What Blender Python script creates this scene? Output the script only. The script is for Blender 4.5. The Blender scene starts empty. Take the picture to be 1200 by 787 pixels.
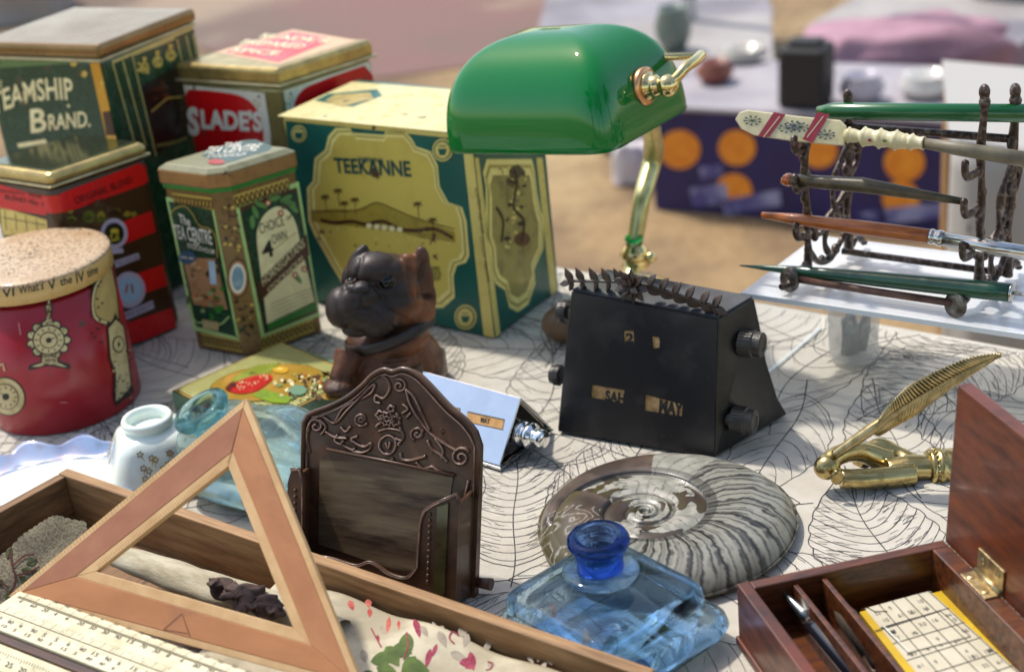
import bpy, bmesh, math, random
import numpy as np
from mathutils import Vector, Matrix, noise, geometry
from mathutils.bvhtree import BVHTree
random.seed(7)
S = bpy.context.scene
COL = S.collection
# ------------------------------------------------------------------ camera, sky, sun, exposure
FPX, CH = 1733.0, 0.5
_u = Vector((-408, 3700, 1733)).normalized()
_f = Vector((0, 0, -1))
_y = (_f - _u * _f.dot(_u)).normalized()
_x = _y.cross(_u)
ROT = Matrix((_x, _y, _u))                       # camera -> world
CAM = Vector((0, 0, CH))
cd = bpy.data.cameras.new('camera')
cam = bpy.data.objects.new('camera', cd); COL.objects.link(cam)
cam.matrix_world = Matrix.Translation(CAM) @ ROT.to_4x4()
cd.lens = 52; cd.sensor_width = 36; cd.sensor_fit = 'HORIZONTAL'
cd.clip_start = 0.02; cd.clip_end = 400
cd.dof.use_dof = True; cd.dof.focus_distance = 0.89; cd.dof.aperture_fstop = 6.6
S.camera = cam
SUN_EL, SUN_AZ = math.radians(60), math.radians(-42)       # azimuth from +Y towards +X
W = bpy.data.worlds.new('World'); S.world = W; W.use_nodes = True
wn = W.node_tree; bg = wn.nodes['Background']
sky = wn.nodes.new('ShaderNodeTexSky'); sky.sky_type = 'NISHITA'; sky.sun_disc = False
sky.sun_elevation = SUN_EL; sky.sun_rotation = SUN_AZ; sky.dust_density = 1.2; sky.ozone_density = 1.0; sky.air_density = 1.0
wbm = wn.nodes.new('ShaderNodeMix'); wbm.data_type = 'RGBA'; wbm.blend_type = 'MULTIPLY'; wbm.inputs['Factor'].default_value = 1; wbm.inputs['B'].default_value = (1.12, 1.0, .86, 1)
wn.links.new(sky.outputs[0], wbm.inputs['A']); wn.links.new(wbm.outputs['Result'], bg.inputs[0]); bg.inputs[1].default_value = 0.15
sd = bpy.data.lights.new('sun', 'SUN'); sd.energy = 2.0; sd.angle = math.radians(2.5); sd.color = (1, .95, .86)
sun = bpy.data.objects.new('sun', sd); COL.objects.link(sun)
_sd = Vector((math.sin(SUN_AZ) * math.cos(SUN_EL), math.cos(SUN_AZ) * math.cos(SUN_EL), math.sin(SUN_EL)))
sun.rotation_euler = _sd.to_track_quat('Z', 'Y').to_euler()
S.view_settings.view_transform = 'Standard'; S.view_settings.look = 'None'
S.view_settings.exposure = 0.9; S.view_settings.gamma = 1
S.cycles.max_bounces = 12; S.cycles.transmission_bounces = 10; S.cycles.transparent_max_bounces = 12
S.cycles.caustics_refractive = False; S.cycles.caustics_reflective = False

# ------------------------------------------------------------------ helpers
def ray(px, py):
    return ROT @ Vector(((px - 600) / FPX, -(py - 393.5) / FPX, -1))
def P(px, py, z=0.0):
    d = ray(px, py); return CAM + d * ((z - CH) / d.z)
def proj_(p):
    c = ROT.inverted() @ (p - CAM); return 600 - FPX * c.x / c.z, 393.5 + FPX * c.y / c.z
def A(px, py, Y):
    d = ray(px, py); return CAM + d * (Y / d.y)
def Z(s, ox, oy):
    return lambda x, y: (ox + x / s, oy + y / s)

def tag(o, label=None, cat=None, group=None, kind=None):
    if label: o['label'] = label
    if cat: o['category'] = cat
    if group: o['group'] = group
    if kind: o['kind'] = kind
    return o
def thing(name, loc, label, cat, group=None):
    o = bpy.data.objects.new(name, None); COL.objects.link(o); o.location = Vector(loc)
    o.empty_display_size = .02
    return tag(o, label, cat, group)
def org(o):
    v = Vector((0, 0, 0))
    while o is not None:
        v += o.location; o = o.parent
    return v

class MB:
    def __init__(s): s.v = []; s.f = []; s.m = []; s.mats = []; s.sm = []; s.cols = None
    def mi(s, m):
        if m not in s.mats: s.mats.append(m)
        return s.mats.index(m)
    def add(s, vs, fs, m, smooth=False):
        k = len(s.v); s.v += [Vector(p) for p in vs]; i = s.mi(m)
        for f in fs: s.f.append([k + j for j in f]); s.m.append(i); s.sm.append(smooth)
        return s
    def hexa(s, b, t, m):      # b,t: lists of n points bottom, top
        n = len(b); fs = [list(range(n))[::-1], list(range(n, 2 * n))]
        for i in range(n): j = (i + 1) % n; fs.append([i, j, n + j, n + i])
        return s.add(list(b) + list(t), fs, m)
    def box(s, o, u, v, w, m):  # corner o and three edge vectors
        o, u, v, w = map(Vector, (o, u, v, w))
        return s.hexa([o, o + u, o + u + v, o + v], [o + w, o + u + w, o + u + v + w, o + v + w], m)
    def prism(s, pts, off, m):  # concave polygon of 3D points extruded by off
        pts = [Vector(p) for p in pts]; off = Vector(off); n = len(pts)
        tr = geometry.tessellate_polygon([pts])
        fs = [list(t) for t in tr] + [[a + n for a in t] for t in tr]
        for i in range(n): j = (i + 1) % n; fs.append([i, j, n + j, n + i])
        return s.add(pts + [p + off for p in pts], fs, m)
    def flat(s, pts, m):
        pts = [Vector(p) for p in pts]
        return s.add(pts, [list(t) for t in geometry.tessellate_polygon([pts])], m)
    def tube(s, pts, r, m, n=10, cap=True, flatn=None, fl=1.0):
        pts = [Vector(p) for p in pts]; N = len(pts)
        if not hasattr(r, '__len__'): r = [r] * N
        vs = []; fs = []; up = None
        for i, p in enumerate(pts):
            t = (pts[min(i + 1, N - 1)] - pts[max(i - 1, 0)]).normalized()
            if up is None:
                up = Vector(flatn) if flatn is not None else (Vector((0, 0, 1)) if abs(t.z) < .9 else Vector((1, 0, 0)))
            if flatn is not None: up = Vector(flatn)
            up = (up - t * up.dot(t)).normalized(); sd_ = t.cross(up)
            for k in range(n):
                a = 2 * math.pi * k / n; vs.append(p + (sd_ * math.cos(a) + up * (math.sin(a) * fl)) * r[i])
        for i in range(N - 1):
            for k in range(n):
                j = (k + 1) % n; fs.append([i * n + k, i * n + j, (i + 1) * n + j, (i + 1) * n + k])
        s.add(vs, fs, m, True)
        if cap:
            k = len(s.v) - len(vs); mi = s.mi(m)
            s.f.append([k + q for q in range(n)][::-1]); s.m.append(mi); s.sm.append(False)
            s.f.append([k + (N - 1) * n + q for q in range(n)]); s.m.append(mi); s.sm.append(False)
        return s
    def lathe(s, o, prof, m, n=40, axis=(0, 0, 1), sx=1.0, sy=1.0, xd=None, smooth=True, closed=False):
        o = Vector(o); ax = Vector(axis).normalized()
        x = Vector(xd) if xd is not None else (Vector((1, 0, 0)) if abs(ax.x) < .9 else Vector((0, 1, 0)))
        x = (x - ax * x.dot(ax)).normalized(); y = ax.cross(x); vs = []; fs = []
        for r, h in prof:
            for k in range(n):
                a = 2 * math.pi * k / n; vs.append(o + ax * h + x * (r * math.cos(a) * sx) + y * (r * math.sin(a) * sy))
        M = len(prof)
        for i in range(M if closed else M - 1):
            i2 = (i + 1) % M
            for k in range(n):
                j = (k + 1) % n; fs.append([i * n + k, i * n + j, i2 * n + j, i2 * n + k])
        return s.add(vs, fs, m, smooth)
    def ell(s, c, rx, ry, rz, m, n=16, mm=10, R=None):
        c = Vector(c); vs = []; fs = []
        for i in range(mm + 1):
            t = math.pi * i / mm
            for k in range(n):
                a = 2 * math.pi * k / n
                p = Vector((rx * math.sin(t) * math.cos(a), ry * math.sin(t) * math.sin(a), rz * math.cos(t)))
                if R is not None: p = R @ p
                vs.append(c + p)
        for i in range(mm):
            for k in range(n):
                j = (k + 1) % n; fs.append([i * n + k, (i + 1) * n + k, (i + 1) * n + j, i * n + j])
        return s.add(vs, fs, m, True)
    def grid(s, fn, nu, nv, m, wrap=False, smooth=True):
        vs = []; fs = []
        for i in range(nu + 1):
            for j in range(nv + (0 if wrap else 1)): vs.append(fn(i / nu, j / nv))
        w = nv if wrap else nv + 1
        for i in range(nu):
            for j in range(nv):
                k = (j + 1) % w; fs.append([i * w + j, (i + 1) * w + j, (i + 1) * w + k, i * w + k])
        return s.add(vs, fs, m, smooth)
    def build(s, name, parent=None, bevel=0, seg=2, subsurf=0, solid=0, weld=False, remesh=0, smooth_it=0, recalc=True, autos=None):
        o0 = org(parent); me = bpy.data.meshes.new(name)
        me.from_pydata([tuple(p - o0) for p in s.v], [], s.f)
        for m in s.mats: me.materials.append(m)
        me.polygons.foreach_set('material_index', s.m); me.polygons.foreach_set('use_smooth', s.sm)
        if weld or recalc or remesh:
            bm = bmesh.new(); bm.from_mesh(me)
            if weld: bmesh.ops.remove_doubles(bm, verts=bm.verts, dist=1e-6)
            if recalc: bmesh.ops.recalc_face_normals(bm, faces=bm.faces)
            bm.to_mesh(me); bm.free()
        ob = bpy.data.objects.new(name, me); COL.objects.link(ob)
        if parent is not None: ob.parent = parent
        mods = False
        if remesh:
            md = ob.modifiers.new('r', 'REMESH'); md.mode = 'VOXEL'; md.voxel_size = remesh; md.use_smooth_shade = True
            if smooth_it:
                md = ob.modifiers.new('s', 'SMOOTH'); md.iterations = smooth_it; md.factor = .5
            mods = True
        if solid: md = ob.modifiers.new('t', 'SOLIDIFY'); md.thickness = solid; md.offset = 0; mods = True
        if subsurf: md = ob.modifiers.new('u', 'SUBSURF'); md.levels = md.render_levels = subsurf; mods = True
        if bevel:
            md = ob.modifiers.new('b', 'BEVEL'); md.width = bevel; md.segments = seg; md.limit_method = 'ANGLE'; md.angle_limit = math.radians(35)
            md.harden_normals = False; mods = True
        if mods:
            dg = bpy.context.evaluated_depsgraph_get(); me2 = bpy.data.meshes.new_from_object(ob.evaluated_get(dg))
            ob.modifiers.clear(); old = ob.data; ob.data = me2; me2.name = name; bpy.data.meshes.remove(old)
            if remesh and s.mats:
                me2.materials.clear(); me2.materials.append(s.mats[0])
        return ob

# surfaces for printed decoration ------------------------------------------------
class Plane:
    def __init__(s, o, u, v=(0, 0, 1), n=None):
        s.o = Vector(o); s.u = Vector(u).normalized(); v = Vector(v); s.v = (v - s.u * v.dot(s.u)).normalized()
        s.n = s.u.cross(s.v)
        if s.n.dot(CAM - s.o) < 0: s.n = -s.n
        s.div = 0
    def px(s, x, y):
        d = ray(x, y); t = (s.o - CAM).dot(s.n) / d.dot(s.n); q = CAM + d * t - s.o
        return Vector((q.dot(s.u), q.dot(s.v)))
    def at(s, q, l=0): return s.o + s.u * q[0] + s.v * q[1] + s.n * (.00022 * l)
class Cyl:
    def __init__(s, c, r): s.c = Vector(c); s.r = r; s.div = 1
    def px(s, x, y):
        d = ray(x, y); a = d.x ** 2 + d.y ** 2; cx, cy = CAM.x - s.c.x, CAM.y - s.c.y
        b = 2 * (d.x * cx + d.y * cy); c = cx * cx + cy * cy - s.r ** 2; D = max(0, b * b - 4 * a * c)
        t = (-b - math.sqrt(D)) / 2 / a; q = CAM + d * t - s.c
        return Vector((math.atan2(q.x, -q.y) * s.r, q.z))
    def at(s, q, l=0):
        a = q[0] / s.r; r = s.r + .00022 * l
        return s.c + Vector((math.sin(a) * r, -math.cos(a) * r, q[1]))
class HF(Plane):
    def __init__(s, o, u, v, hf): super().__init__(o, u, v); s.hf = hf; s.div = 1
    def at(s, q, l=0): return s.o + s.u * q[0] + s.v * q[1] + s.n * (s.hf(q[0], q[1]) + .00022 * l)

_tc = {}
def text2d(t, off=0.0, shear=0.0, sp=1.0):
    k = (t, off, shear, sp)
    if k not in _tc:
        c = bpy.data.curves.new('t', 'FONT'); c.body = t; c.offset = off; c.shear = shear; c.resolution_u = 3; c.space_character = sp
        o = bpy.data.objects.new('t', c); COL.objects.link(o)
        dg = bpy.context.evaluated_depsgraph_get(); m = o.evaluated_get(dg).to_mesh()
        vs = np.array([v.co[:2] for v in m.vertices]); fs = [list(p.vertices) for p in m.polygons]
        o.evaluated_get(dg).to_mesh_clear(); bpy.data.objects.remove(o); bpy.data.curves.remove(c)
        lo, hi = vs.min(0), vs.max(0); _tc[k] = ((vs - lo) / (hi - lo), fs)
    return _tc[k]
class Print:
    def __init__(s, surf, clip=None): s.s = surf; s.mb = MB(); s.l = 1; s.clip = clip
    def cut(s, q):
        if not s.clip: return q
        u0, v0, u1, v1 = s.clip
        for ax, lim, sg in ((0, u0, 1), (0, u1, -1), (1, v0, 1), (1, v1, -1)):
            out = []
            for i, p in enumerate(q):
                r = q[i - 1]; ip, ir_ = (p[ax] - lim) * sg >= 0, (r[ax] - lim) * sg >= 0
                if ip != ir_: k = (lim - r[ax]) / (p[ax] - r[ax]); out.append(r + (p - r) * k)
                if ip: out.append(p)
            q = out
            if len(q) < 3: return []
        return q
    def q(s, p, px=True): return s.s.px(*p) if px else Vector(p)
    def poly(s, pts, m, l=None, px=True):
        l = s.l if l is None else l; q = s.cut([s.q(p, px) for p in pts])
        if len(q) < 3: return s
        if s.s.div:     # slice for curved surfaces
            bm = bmesh.new(); vs = [bm.verts.new((a.x, a.y, 0)) for a in q]
            for t in geometry.tessellate_polygon([[v.co for v in vs]]):
                try: bm.faces.new([vs[i] for i in t])
                except ValueError: pass
            xs = [a.x for a in q]; ys = [a.y for a in q]; step = .004
            for ax, vals in ((0, xs), (1, ys)):
                if ax == 1 and isinstance(s.s, Cyl): continue
                x = min(vals) + step
                while x < max(vals):
                    co = (x, 0, 0) if ax == 0 else (0, x, 0); no = (1, 0, 0) if ax == 0 else (0, 1, 0)
                    bmesh.ops.bisect_plane(bm, geom=bm.verts[:] + bm.edges[:] + bm.faces[:], plane_co=co, plane_no=no); x += step
            bm.verts.index_update()
            s.mb.add([s.s.at((v.co.x, v.co.y), l) for v in bm.verts], [[v.index for v in f.verts] for f in bm.faces], m); bm.free()
        else: s.mb.flat([s.s.at(a, l) for a in q], m)
        return s
    def ell(s, c, rx, ry, m, l=None, px=True, n=24, rot=0, ang=None):   # centre px, radii in px along image axes
        pts = [(c[0] + rx * math.cos(a) * math.cos(rot) - ry * math.sin(a) * math.sin(rot), c[1] + rx * math.cos(a) * math.sin(rot) + ry * math.sin(a) * math.cos(rot)) for a in [2 * math.pi * k / n for k in range(n)]]
        return s.poly(pts, m, l, px)
    def line(s, pts, w, m, l=None, px=True, closed=False):
        l = s.l if l is None else l; q = [s.q(p, px) for p in pts]
        if closed: q = q + [q[0]]
        if s.clip:
            u0, v0, u1, v1 = s.clip; q = [p for p in q if u0 - .0005 < p.x < u1 + .0005 and v0 - .0005 < p.y < v1 + .0005]
            if len(q) < 2: return s
        if s.s.div:
            r = [q[0]]
            for a, b in zip(q, q[1:]):
                n = max(1, int((b - a).length / .004))
                for i in range(1, n + 1): r.append(a.lerp(b, i / n))
            q = r
        vs = []; fs = []
        for i, p in enumerate(q):
            t = q[min(i + 1, len(q) - 1)] - q[max(i - 1, 0)]
            if closed and i in (0, len(q) - 1): t = q[1] - q[-2]
            t = t.normalized() if t.length > 1e-9 else Vector((1, 0)); nn = Vector((-t.y, t.x)) * (w / 2)
            vs += [s.s.at(p + nn, l), s.s.at(p - nn, l)]
        for i in range(len(q) - 1): fs.append([2 * i, 2 * i + 1, 2 * i + 3, 2 * i + 2])
        s.mb.add(vs, fs, m); return s
    def text(s, t, p0, p1, pt, m, l=None, px=True, off=.015, arc=0.0, shear=0.0, sp=1.0):
        l = s.l if l is None else l; a = s.q(p0, px); X = s.q(p1, px) - a; Y = s.q(pt, px) - a
        vs, fs = text2d(t, off, shear, sp)
        s.mb.add([s.s.at(a + X * v[0] + Y * (v[1] + arc * 4 * v[0] * (1 - v[0])), l) for v in vs], fs, m); return s
    def blobs(s, n, box, rng, mats, l=None, px=True, jag=.3):
        x0, y0, x1, y1 = box
        for _ in range(n):
            c = (random.uniform(x0, x1), random.uniform(y0, y1)); r = random.uniform(*rng); k = 9
            pts = [(c[0] + r * random.uniform(1 - jag, 1 + jag) * math.cos(6.283 * i / k), c[1] + r * random.uniform(1 - jag, 1 + jag) * .8 * math.sin(6.283 * i / k)) for i in range(k)]
            s.poly(pts, random.choice(mats), l, px)
        return s
    def build(s, name, parent): return s.mb.build(name, parent, recalc=False)

def spline(pts, n=6):
    pts = [Vector(p) for p in pts]; out = []
    for i in range(len(pts) - 1):
        p0 = pts[max(i - 1, 0)]; p1 = pts[i]; p2 = pts[i + 1]; p3 = pts[min(i + 2, len(pts) - 1)]
        for k in range(n):
            t = k / n
            out.append(.5 * ((2 * p1) + (p2 - p0) * t + (2 * p0 - 5 * p1 + 4 * p2 - p3) * t * t + (3 * p1 - p0 - 3 * p2 + p3) * t ** 3))
    out.append(pts[-1]); return out
def sp2(pts, n=6): return [tuple(p[:2]) for p in spline([(a, b, 0) for a, b in pts], n)]

# ------------------------------------------------------------------ materials
def hexc(h):
    c = [int(h[i:i + 2], 16) / 255 for i in (0, 2, 4)]
    return tuple(x / 12.92 if x <= .04045 else ((x + .055) / 1.055) ** 2.4 for x in c)
def mat(name, col, rough=.5, metal=0.0, col2=None, ns=60, nd=4, lo=.35, hi=.65, stretch=None, rotz=0, bump=0.0, bs=None, bd=.001, coat=0.0, spec=.5, trans=0.0, ior=1.5, attr=None, rough2=None, col3=None, ns3=15, lo3=.5, hi3=.6, sheen=0, sss=0):
    m = bpy.data.materials.new(name); m.use_nodes = True; nt = m.node_tree; N = nt.nodes; L = nt.links
    b = N['Principled BSDF']; b.inputs['Roughness'].default_value = rough; b.inputs['Metallic'].default_value = metal
    b.inputs['Coat Weight'].default_value = coat; b.inputs['Coat Roughness'].default_value = .08
    b.inputs['Specular IOR Level'].default_value = spec; b.inputs['Transmission Weight'].default_value = trans; b.inputs['IOR'].default_value = ior
    if sheen: b.inputs['Sheen Weight'].default_value = sheen
    if sss: b.inputs['Subsurface Weight'].default_value = sss; b.inputs['Subsurface Radius'].default_value = (.01, .01, .01); b.inputs['Subsurface Scale'].default_value = .3
    b.inputs['Base Color'].default_value = (*col, 1)
    tc = N.new('ShaderNodeTexCoord'); mp = N.new('ShaderNodeMapping'); L.new(tc.outputs['Object'], mp.inputs[0])
    if rotz:
        m0 = N.new('ShaderNodeMapping'); m0.inputs['Rotation'].default_value = (0, 0, -rotz); L.new(tc.outputs['Object'], m0.inputs[0]); L.new(m0.outputs[0], mp.inputs[0])
    if stretch: mp.inputs['Scale'].default_value = stretch
    src = None
    def noise_(sc, det, lo_, hi_):
        n = N.new('ShaderNodeTexNoise'); n.inputs['Scale'].default_value = sc; n.inputs['Detail'].default_value = det; n.inputs['Roughness'].default_value = .6
        L.new(mp.outputs[0], n.inputs['Vector']); r = N.new('ShaderNodeMapRange'); r.inputs['From Min'].default_value = lo_; r.inputs['From Max'].default_value = hi_
        L.new(n.outputs['Fac'], r.inputs['Value']); return n, r
    if attr:
        a = N.new('ShaderNodeAttribute'); a.attribute_name = attr; src = a.outputs['Color']
    if col2 is not None:
        n, r = noise_(ns, nd, lo, hi); mx = N.new('ShaderNodeMix'); mx.data_type = 'RGBA'
        if src is not None: L.new(src, mx.inputs['A'])
        else: mx.inputs['A'].default_value = (*col, 1)
        mx.inputs['B'].default_value = (*col2, 1); L.new(r.outputs[0], mx.inputs['Factor']); src = mx.outputs['Result']
        if rough2 is not None:
            rr = N.new('ShaderNodeMapRange'); rr.inputs['To Min'].default_value = rough; rr.inputs['To Max'].default_value = rough2
            L.new(r.outputs[0], rr.inputs['Value']); L.new(rr.outputs[0], b.inputs['Roughness'])
    if col3 is not None:
        n, r = noise_(ns3, 5, lo3, hi3); mx = N.new('ShaderNodeMix'); mx.data_type = 'RGBA'
        if src is not None: L.new(src, mx.inputs['A'])
        else: mx.inputs['A'].default_value = (*col, 1)
        mx.inputs['B'].default_value = (*col3, 1); L.new(r.outputs[0], mx.inputs['Factor']); src = mx.outputs['Result']
    if src is not None: L.new(src, b.inputs['Base Color'])
    if bump:
        n = N.new('ShaderNodeTexNoise'); n.inputs['Scale'].default_value = bs or ns; n.inputs['Detail'].default_value = 5; L.new(mp.outputs[0], n.inputs['Vector'])
        bn = N.new('ShaderNodeBump'); bn.inputs['Strength'].default_value = bump; bn.inputs['Distance'].default_value = bd
        L.new(n.outputs['Fac'], bn.inputs['Height']); L.new(bn.outputs[0], b.inputs['Normal'])
    return m
def tin(name, h, h2=None, rough=.3, ns=90, lo=.5, hi=.75, metal=0.0, **k):   # printed tin plate with light scuffs
    c = hexc(h); c2 = hexc(h2) if h2 else tuple(min(1, x * 1.25 + .01) for x in c)
    return mat(name, c, rough, metal, c2, ns=ns, lo=lo, hi=hi, rough2=min(1, rough + .2), coat=.08, col3=(.09, .05, .025), ns3=55, lo3=.665, hi3=.69, bump=.06, bs=90, **k)
def glass(name, col, ior=1.5, rough=0.0, clear=.25, dens=40, tint=None):
    m = bpy.data.materials.new(name); m.use_nodes = True; nt = m.node_tree; N = nt.nodes; L = nt.links
    N.remove(N['Principled BSDF']); out = N['Material Output']
    g = N.new('ShaderNodeBsdfGlass'); g.inputs['Color'].default_value = (*(tint or (1, 1, 1)), 1); g.inputs['IOR'].default_value = ior; g.inputs['Roughness'].default_value = rough
    t = N.new('ShaderNodeBsdfTransparent'); t.inputs['Color'].default_value = (*(tint or (1, 1, 1)), 1)
    mx = N.new('ShaderNodeMixShader'); mx.inputs[0].default_value = clear
    L.new(g.outputs[0], mx.inputs[1]); L.new(t.outputs[0], mx.inputs[2]); L.new(mx.outputs[0], out.inputs[0])
    tc = N.new('ShaderNodeTexCoord'); n = N.new('ShaderNodeTexNoise'); n.inputs['Scale'].default_value = 25; L.new(tc.outputs['Object'], n.inputs['Vector'])
    bn = N.new('ShaderNodeBump'); bn.inputs['Strength'].default_value = .15; bn.inputs['Distance'].default_value = .002; L.new(n.outputs['Fac'], bn.inputs['Height']); L.new(bn.outputs[0], g.inputs['Normal'])
    v = N.new('ShaderNodeVolumeAbsorption'); v.inputs['Color'].default_value = (*col, 1); v.inputs['Density'].default_value = dens; L.new(v.outputs[0], out.inputs['Volume'])
    return m
H = hexc
M = {}
M['gold'] = mat('worn_gold_tin', (.55, .42, .16), .34, .75, (.36, .27, .11), ns=70, bump=.1, bs=300)
M['palegold'] = mat('pale_gold_tin', (.62, .55, .33), .38, .55, (.45, .38, .2), ns=60)
M['brass'] = mat('aged_brass', (.50, .39, .17), .24, 1.0, (.27, .20, .08), ns=120, lo=.45, hi=.8, bump=.25, bs=180, bd=.0006, rough2=.42)
M['lampbrass'] = mat('polished_lamp_brass', (.75, .6, .28), .15, 1.0)
M['copper'] = mat('copper_washer', (.75, .4, .2), .3, 1.0)
M['chrome'] = mat('chrome_plate', (.78, .8, .82), .05, 1.0, (.7, .72, .75), ns=40, bump=.03, bs=12, bd=.002)
M['iron'] = mat('dark_cast_iron', (.04, .022, .015), .33, .35, (.20, .16, .14), ns=260, lo=.48, hi=.72, bump=.8, bs=260, bd=.0012)
M['black'] = mat('black_bakelite', (.010, .011, .014), .3, 0, (.03, .027, .025), ns=35, lo=.5, hi=.8, rough2=.45, coat=.0)
M['blackside'] = mat('worn_black_bakelite', (.012, .012, .011), .36, 0, (.045, .04, .032), ns=50, lo=.45, hi=.8, bump=.1, bs=300)
M['ivory'] = mat('yellowed_ivory', H('dcd3b0'), .45, 0, H('b8ac84'), ns=60, lo=.45, hi=.8)
M['ink'] = mat('black_print', (.02, .018, .016), .6)
M['inkgrey'] = mat('grey_print', (.1, .095, .09), .6)
M['window'] = mat('old_paper', H('c9a572'), .7, 0, H('9a7444'), ns=200)
M['mahog'] = mat('mahogany', H('6a3a1c'), .3, 0, H('2e0f08'), ns=40, stretch=(1, 6, 6), rotz=math.radians(9.7), lo=.35, hi=.7, bump=.15, bs=120, bd=.0004, coat=.25, rough2=.45)
M['burl'] = mat('reddish_burl_veneer', H('6c3216'), .28, 0, H('34140a'), ns=30, nd=8, stretch=(1, 1, 4), lo=.38, hi=.68, bump=.15, bs=140, bd=.0003, coat=.2, rough2=.5, col3=H('7d3c1c'), ns3=10, lo3=.52, hi3=.8)
M['deal'] = mat('old_pale_wood', H('ab8559'), .62, 0, H('7d5a36'), ns=26, nd=6, stretch=(1, 14, 9), rotz=math.radians(-37.8), lo=.35, hi=.7, bump=.35, bs=60, bd=.0008, col3=H('4a3018'), ns3=9, lo3=.56, hi3=.75)
M['deald'] = mat('old_dark_wood', H('8f6b44'), .65, 0, H('5f4126'), ns=26, nd=6, stretch=(14, 1, 9), rotz=math.radians(-37.8), lo=.35, hi=.7, bump=.35, bs=60, bd=.0008, col3=H('33200f'), ns3=9, lo3=.52, hi3=.7)
M['pear'] = mat('pinkish_pear_wood', H('b07f60'), .42, 0, H('94624a'), ns=18, nd=6, stretch=(1, 5, 5), rotz=.4, lo=.3, hi=.75, bump=.12, bs=120, bd=.0003, coat=.1)
M['box'] = mat('pale_boxwood_edge', H('cfac7c'), .5, 0, H('b58c5c'), ns=50, nd=5, lo=.3, hi=.75, bump=.1, bs=150, bd=.0003)
M['bead'] = mat('dark_brown_petal', (.026, .016, .013), .36, 0, (.07, .045, .035), ns=160)
print('materials', len(bpy.data.materials))
# ------------------------------------------------------------------ ground, table, cloth
def V2(a): return Vector((math.cos(a), math.sin(a), 0))
D = math.radians
GZ = -.75
m_ground = mat('dry_trodden_ground', H('9c815a'), .9, 0, H('6d5740'), ns=2.2, nd=8, lo=.4, hi=.62, bump=.8, bs=30, bd=.02, col3=H('b09a70'), ns3=.9, lo3=.5, hi3=.62)
m_pave = mat('reddish_brick_dust', H('7a5a52'), .85, 0, H('6a5c50'), ns=.9, nd=6, lo=.42, hi=.62, bump=.4, bs=15, bd=.01, col3=H('94806c'), ns3=.6, lo3=.55, hi3=.64)
mb = MB(); mb.flat([(-60, -30, GZ), (60, -30, GZ), (60, 120, GZ), (-60, 120, GZ)], m_ground)
tag(mb.build('ground', recalc=False), kind='structure')
mb = MB(); q = [P(-300, -250, GZ), P(-150, -40, GZ), P(130, 30, GZ), P(262, 64, GZ), P(420, 96, GZ), P(560, 78, GZ), P(700, 30, GZ), P(860, -40, GZ), P(900, -250, GZ)]
mb.flat([p + Vector((0, 0, .004)) for p in q], m_pave)
tag(mb.build('paved_path', recalc=False), kind='structure')

E1 = Vector((math.cos(D(-38)), math.sin(D(-38)), 0)); E2 = Vector((E1.y, -E1.x, 0)) * 1.0
if E2.y > 0: E2 = -E2                         # E2 points from the far edge towards the seller's side
T0 = Vector((.048, 1.206, 0))
SL, SR, DP = -.85, .62, .93
def TP(s, d, z=0): return T0 + E1 * s + E2 * d + Vector((0, 0, z))
def zc(x, y):
    return -.0006 + .0005 * math.sin(23 * x + 9 * y + 2 * noise.noise(Vector((x * 6, y * 6, 0)))) * noise.noise(Vector((x * 9, y * 9, 3)))
m_cloth = mat('printed_linen', H('dbd4c6'), .85, 0, H('cbc2b1'), ns=30, nd=8, lo=.4, hi=.75, sheen=.1)
nt = m_cloth.node_tree; N = nt.nodes; L = nt.links
b = N['Principled BSDF']; tc = N.new('ShaderNodeTexCoord'); waves = []
for ax in ('X', 'Y'):
    mp = N.new('ShaderNodeMapping'); mp.inputs['Rotation'].default_value = (0, 0, D(38 + 3)); L.new(tc.outputs['Object'], mp.inputs[0])
    w = N.new('ShaderNodeTexWave'); w.bands_direction = ax; w.inputs['Scale'].default_value = 330 if ax == 'X' else 260; w.inputs['Distortion'].default_value = 2.2; w.inputs['Detail'].default_value = 2; w.inputs['Detail Scale'].default_value = 2
    L.new(mp.outputs[0], w.inputs['Vector']); waves.append(w)
mm = N.new('ShaderNodeMath'); mm.operation = 'MULTIPLY'; L.new(waves[0].outputs['Fac'], mm.inputs[0]); L.new(waves[1].outputs['Fac'], mm.inputs[1])
bn = N.new('ShaderNodeBump'); bn.inputs['Strength'].default_value = .8; bn.inputs['Distance'].default_value = .0008; L.new(mm.outputs[0], bn.inputs['Height'])
cn = N.new('ShaderNodeTexNoise'); cn.inputs['Scale'].default_value = 7; cn.inputs['Detail'].default_value = 3; cn.inputs['Distortion'].default_value = 1.2; L.new(tc.outputs['Object'], cn.inputs['Vector'])
bn2 = N.new('ShaderNodeBump'); bn2.inputs['Strength'].default_value = .7; bn2.inputs['Distance'].default_value = .012; L.new(cn.outputs['Fac'], bn2.inputs['Height']); L.new(bn2.outputs[0], bn.inputs['Normal']); L.new(bn.outputs[0], b.inputs['Normal'])
cloth = thing('tablecloth', TP(0, .4), 'off-white linen tablecloth printed with thin black leaf outlines, covering the whole stall table', 'tablecloth')
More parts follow.
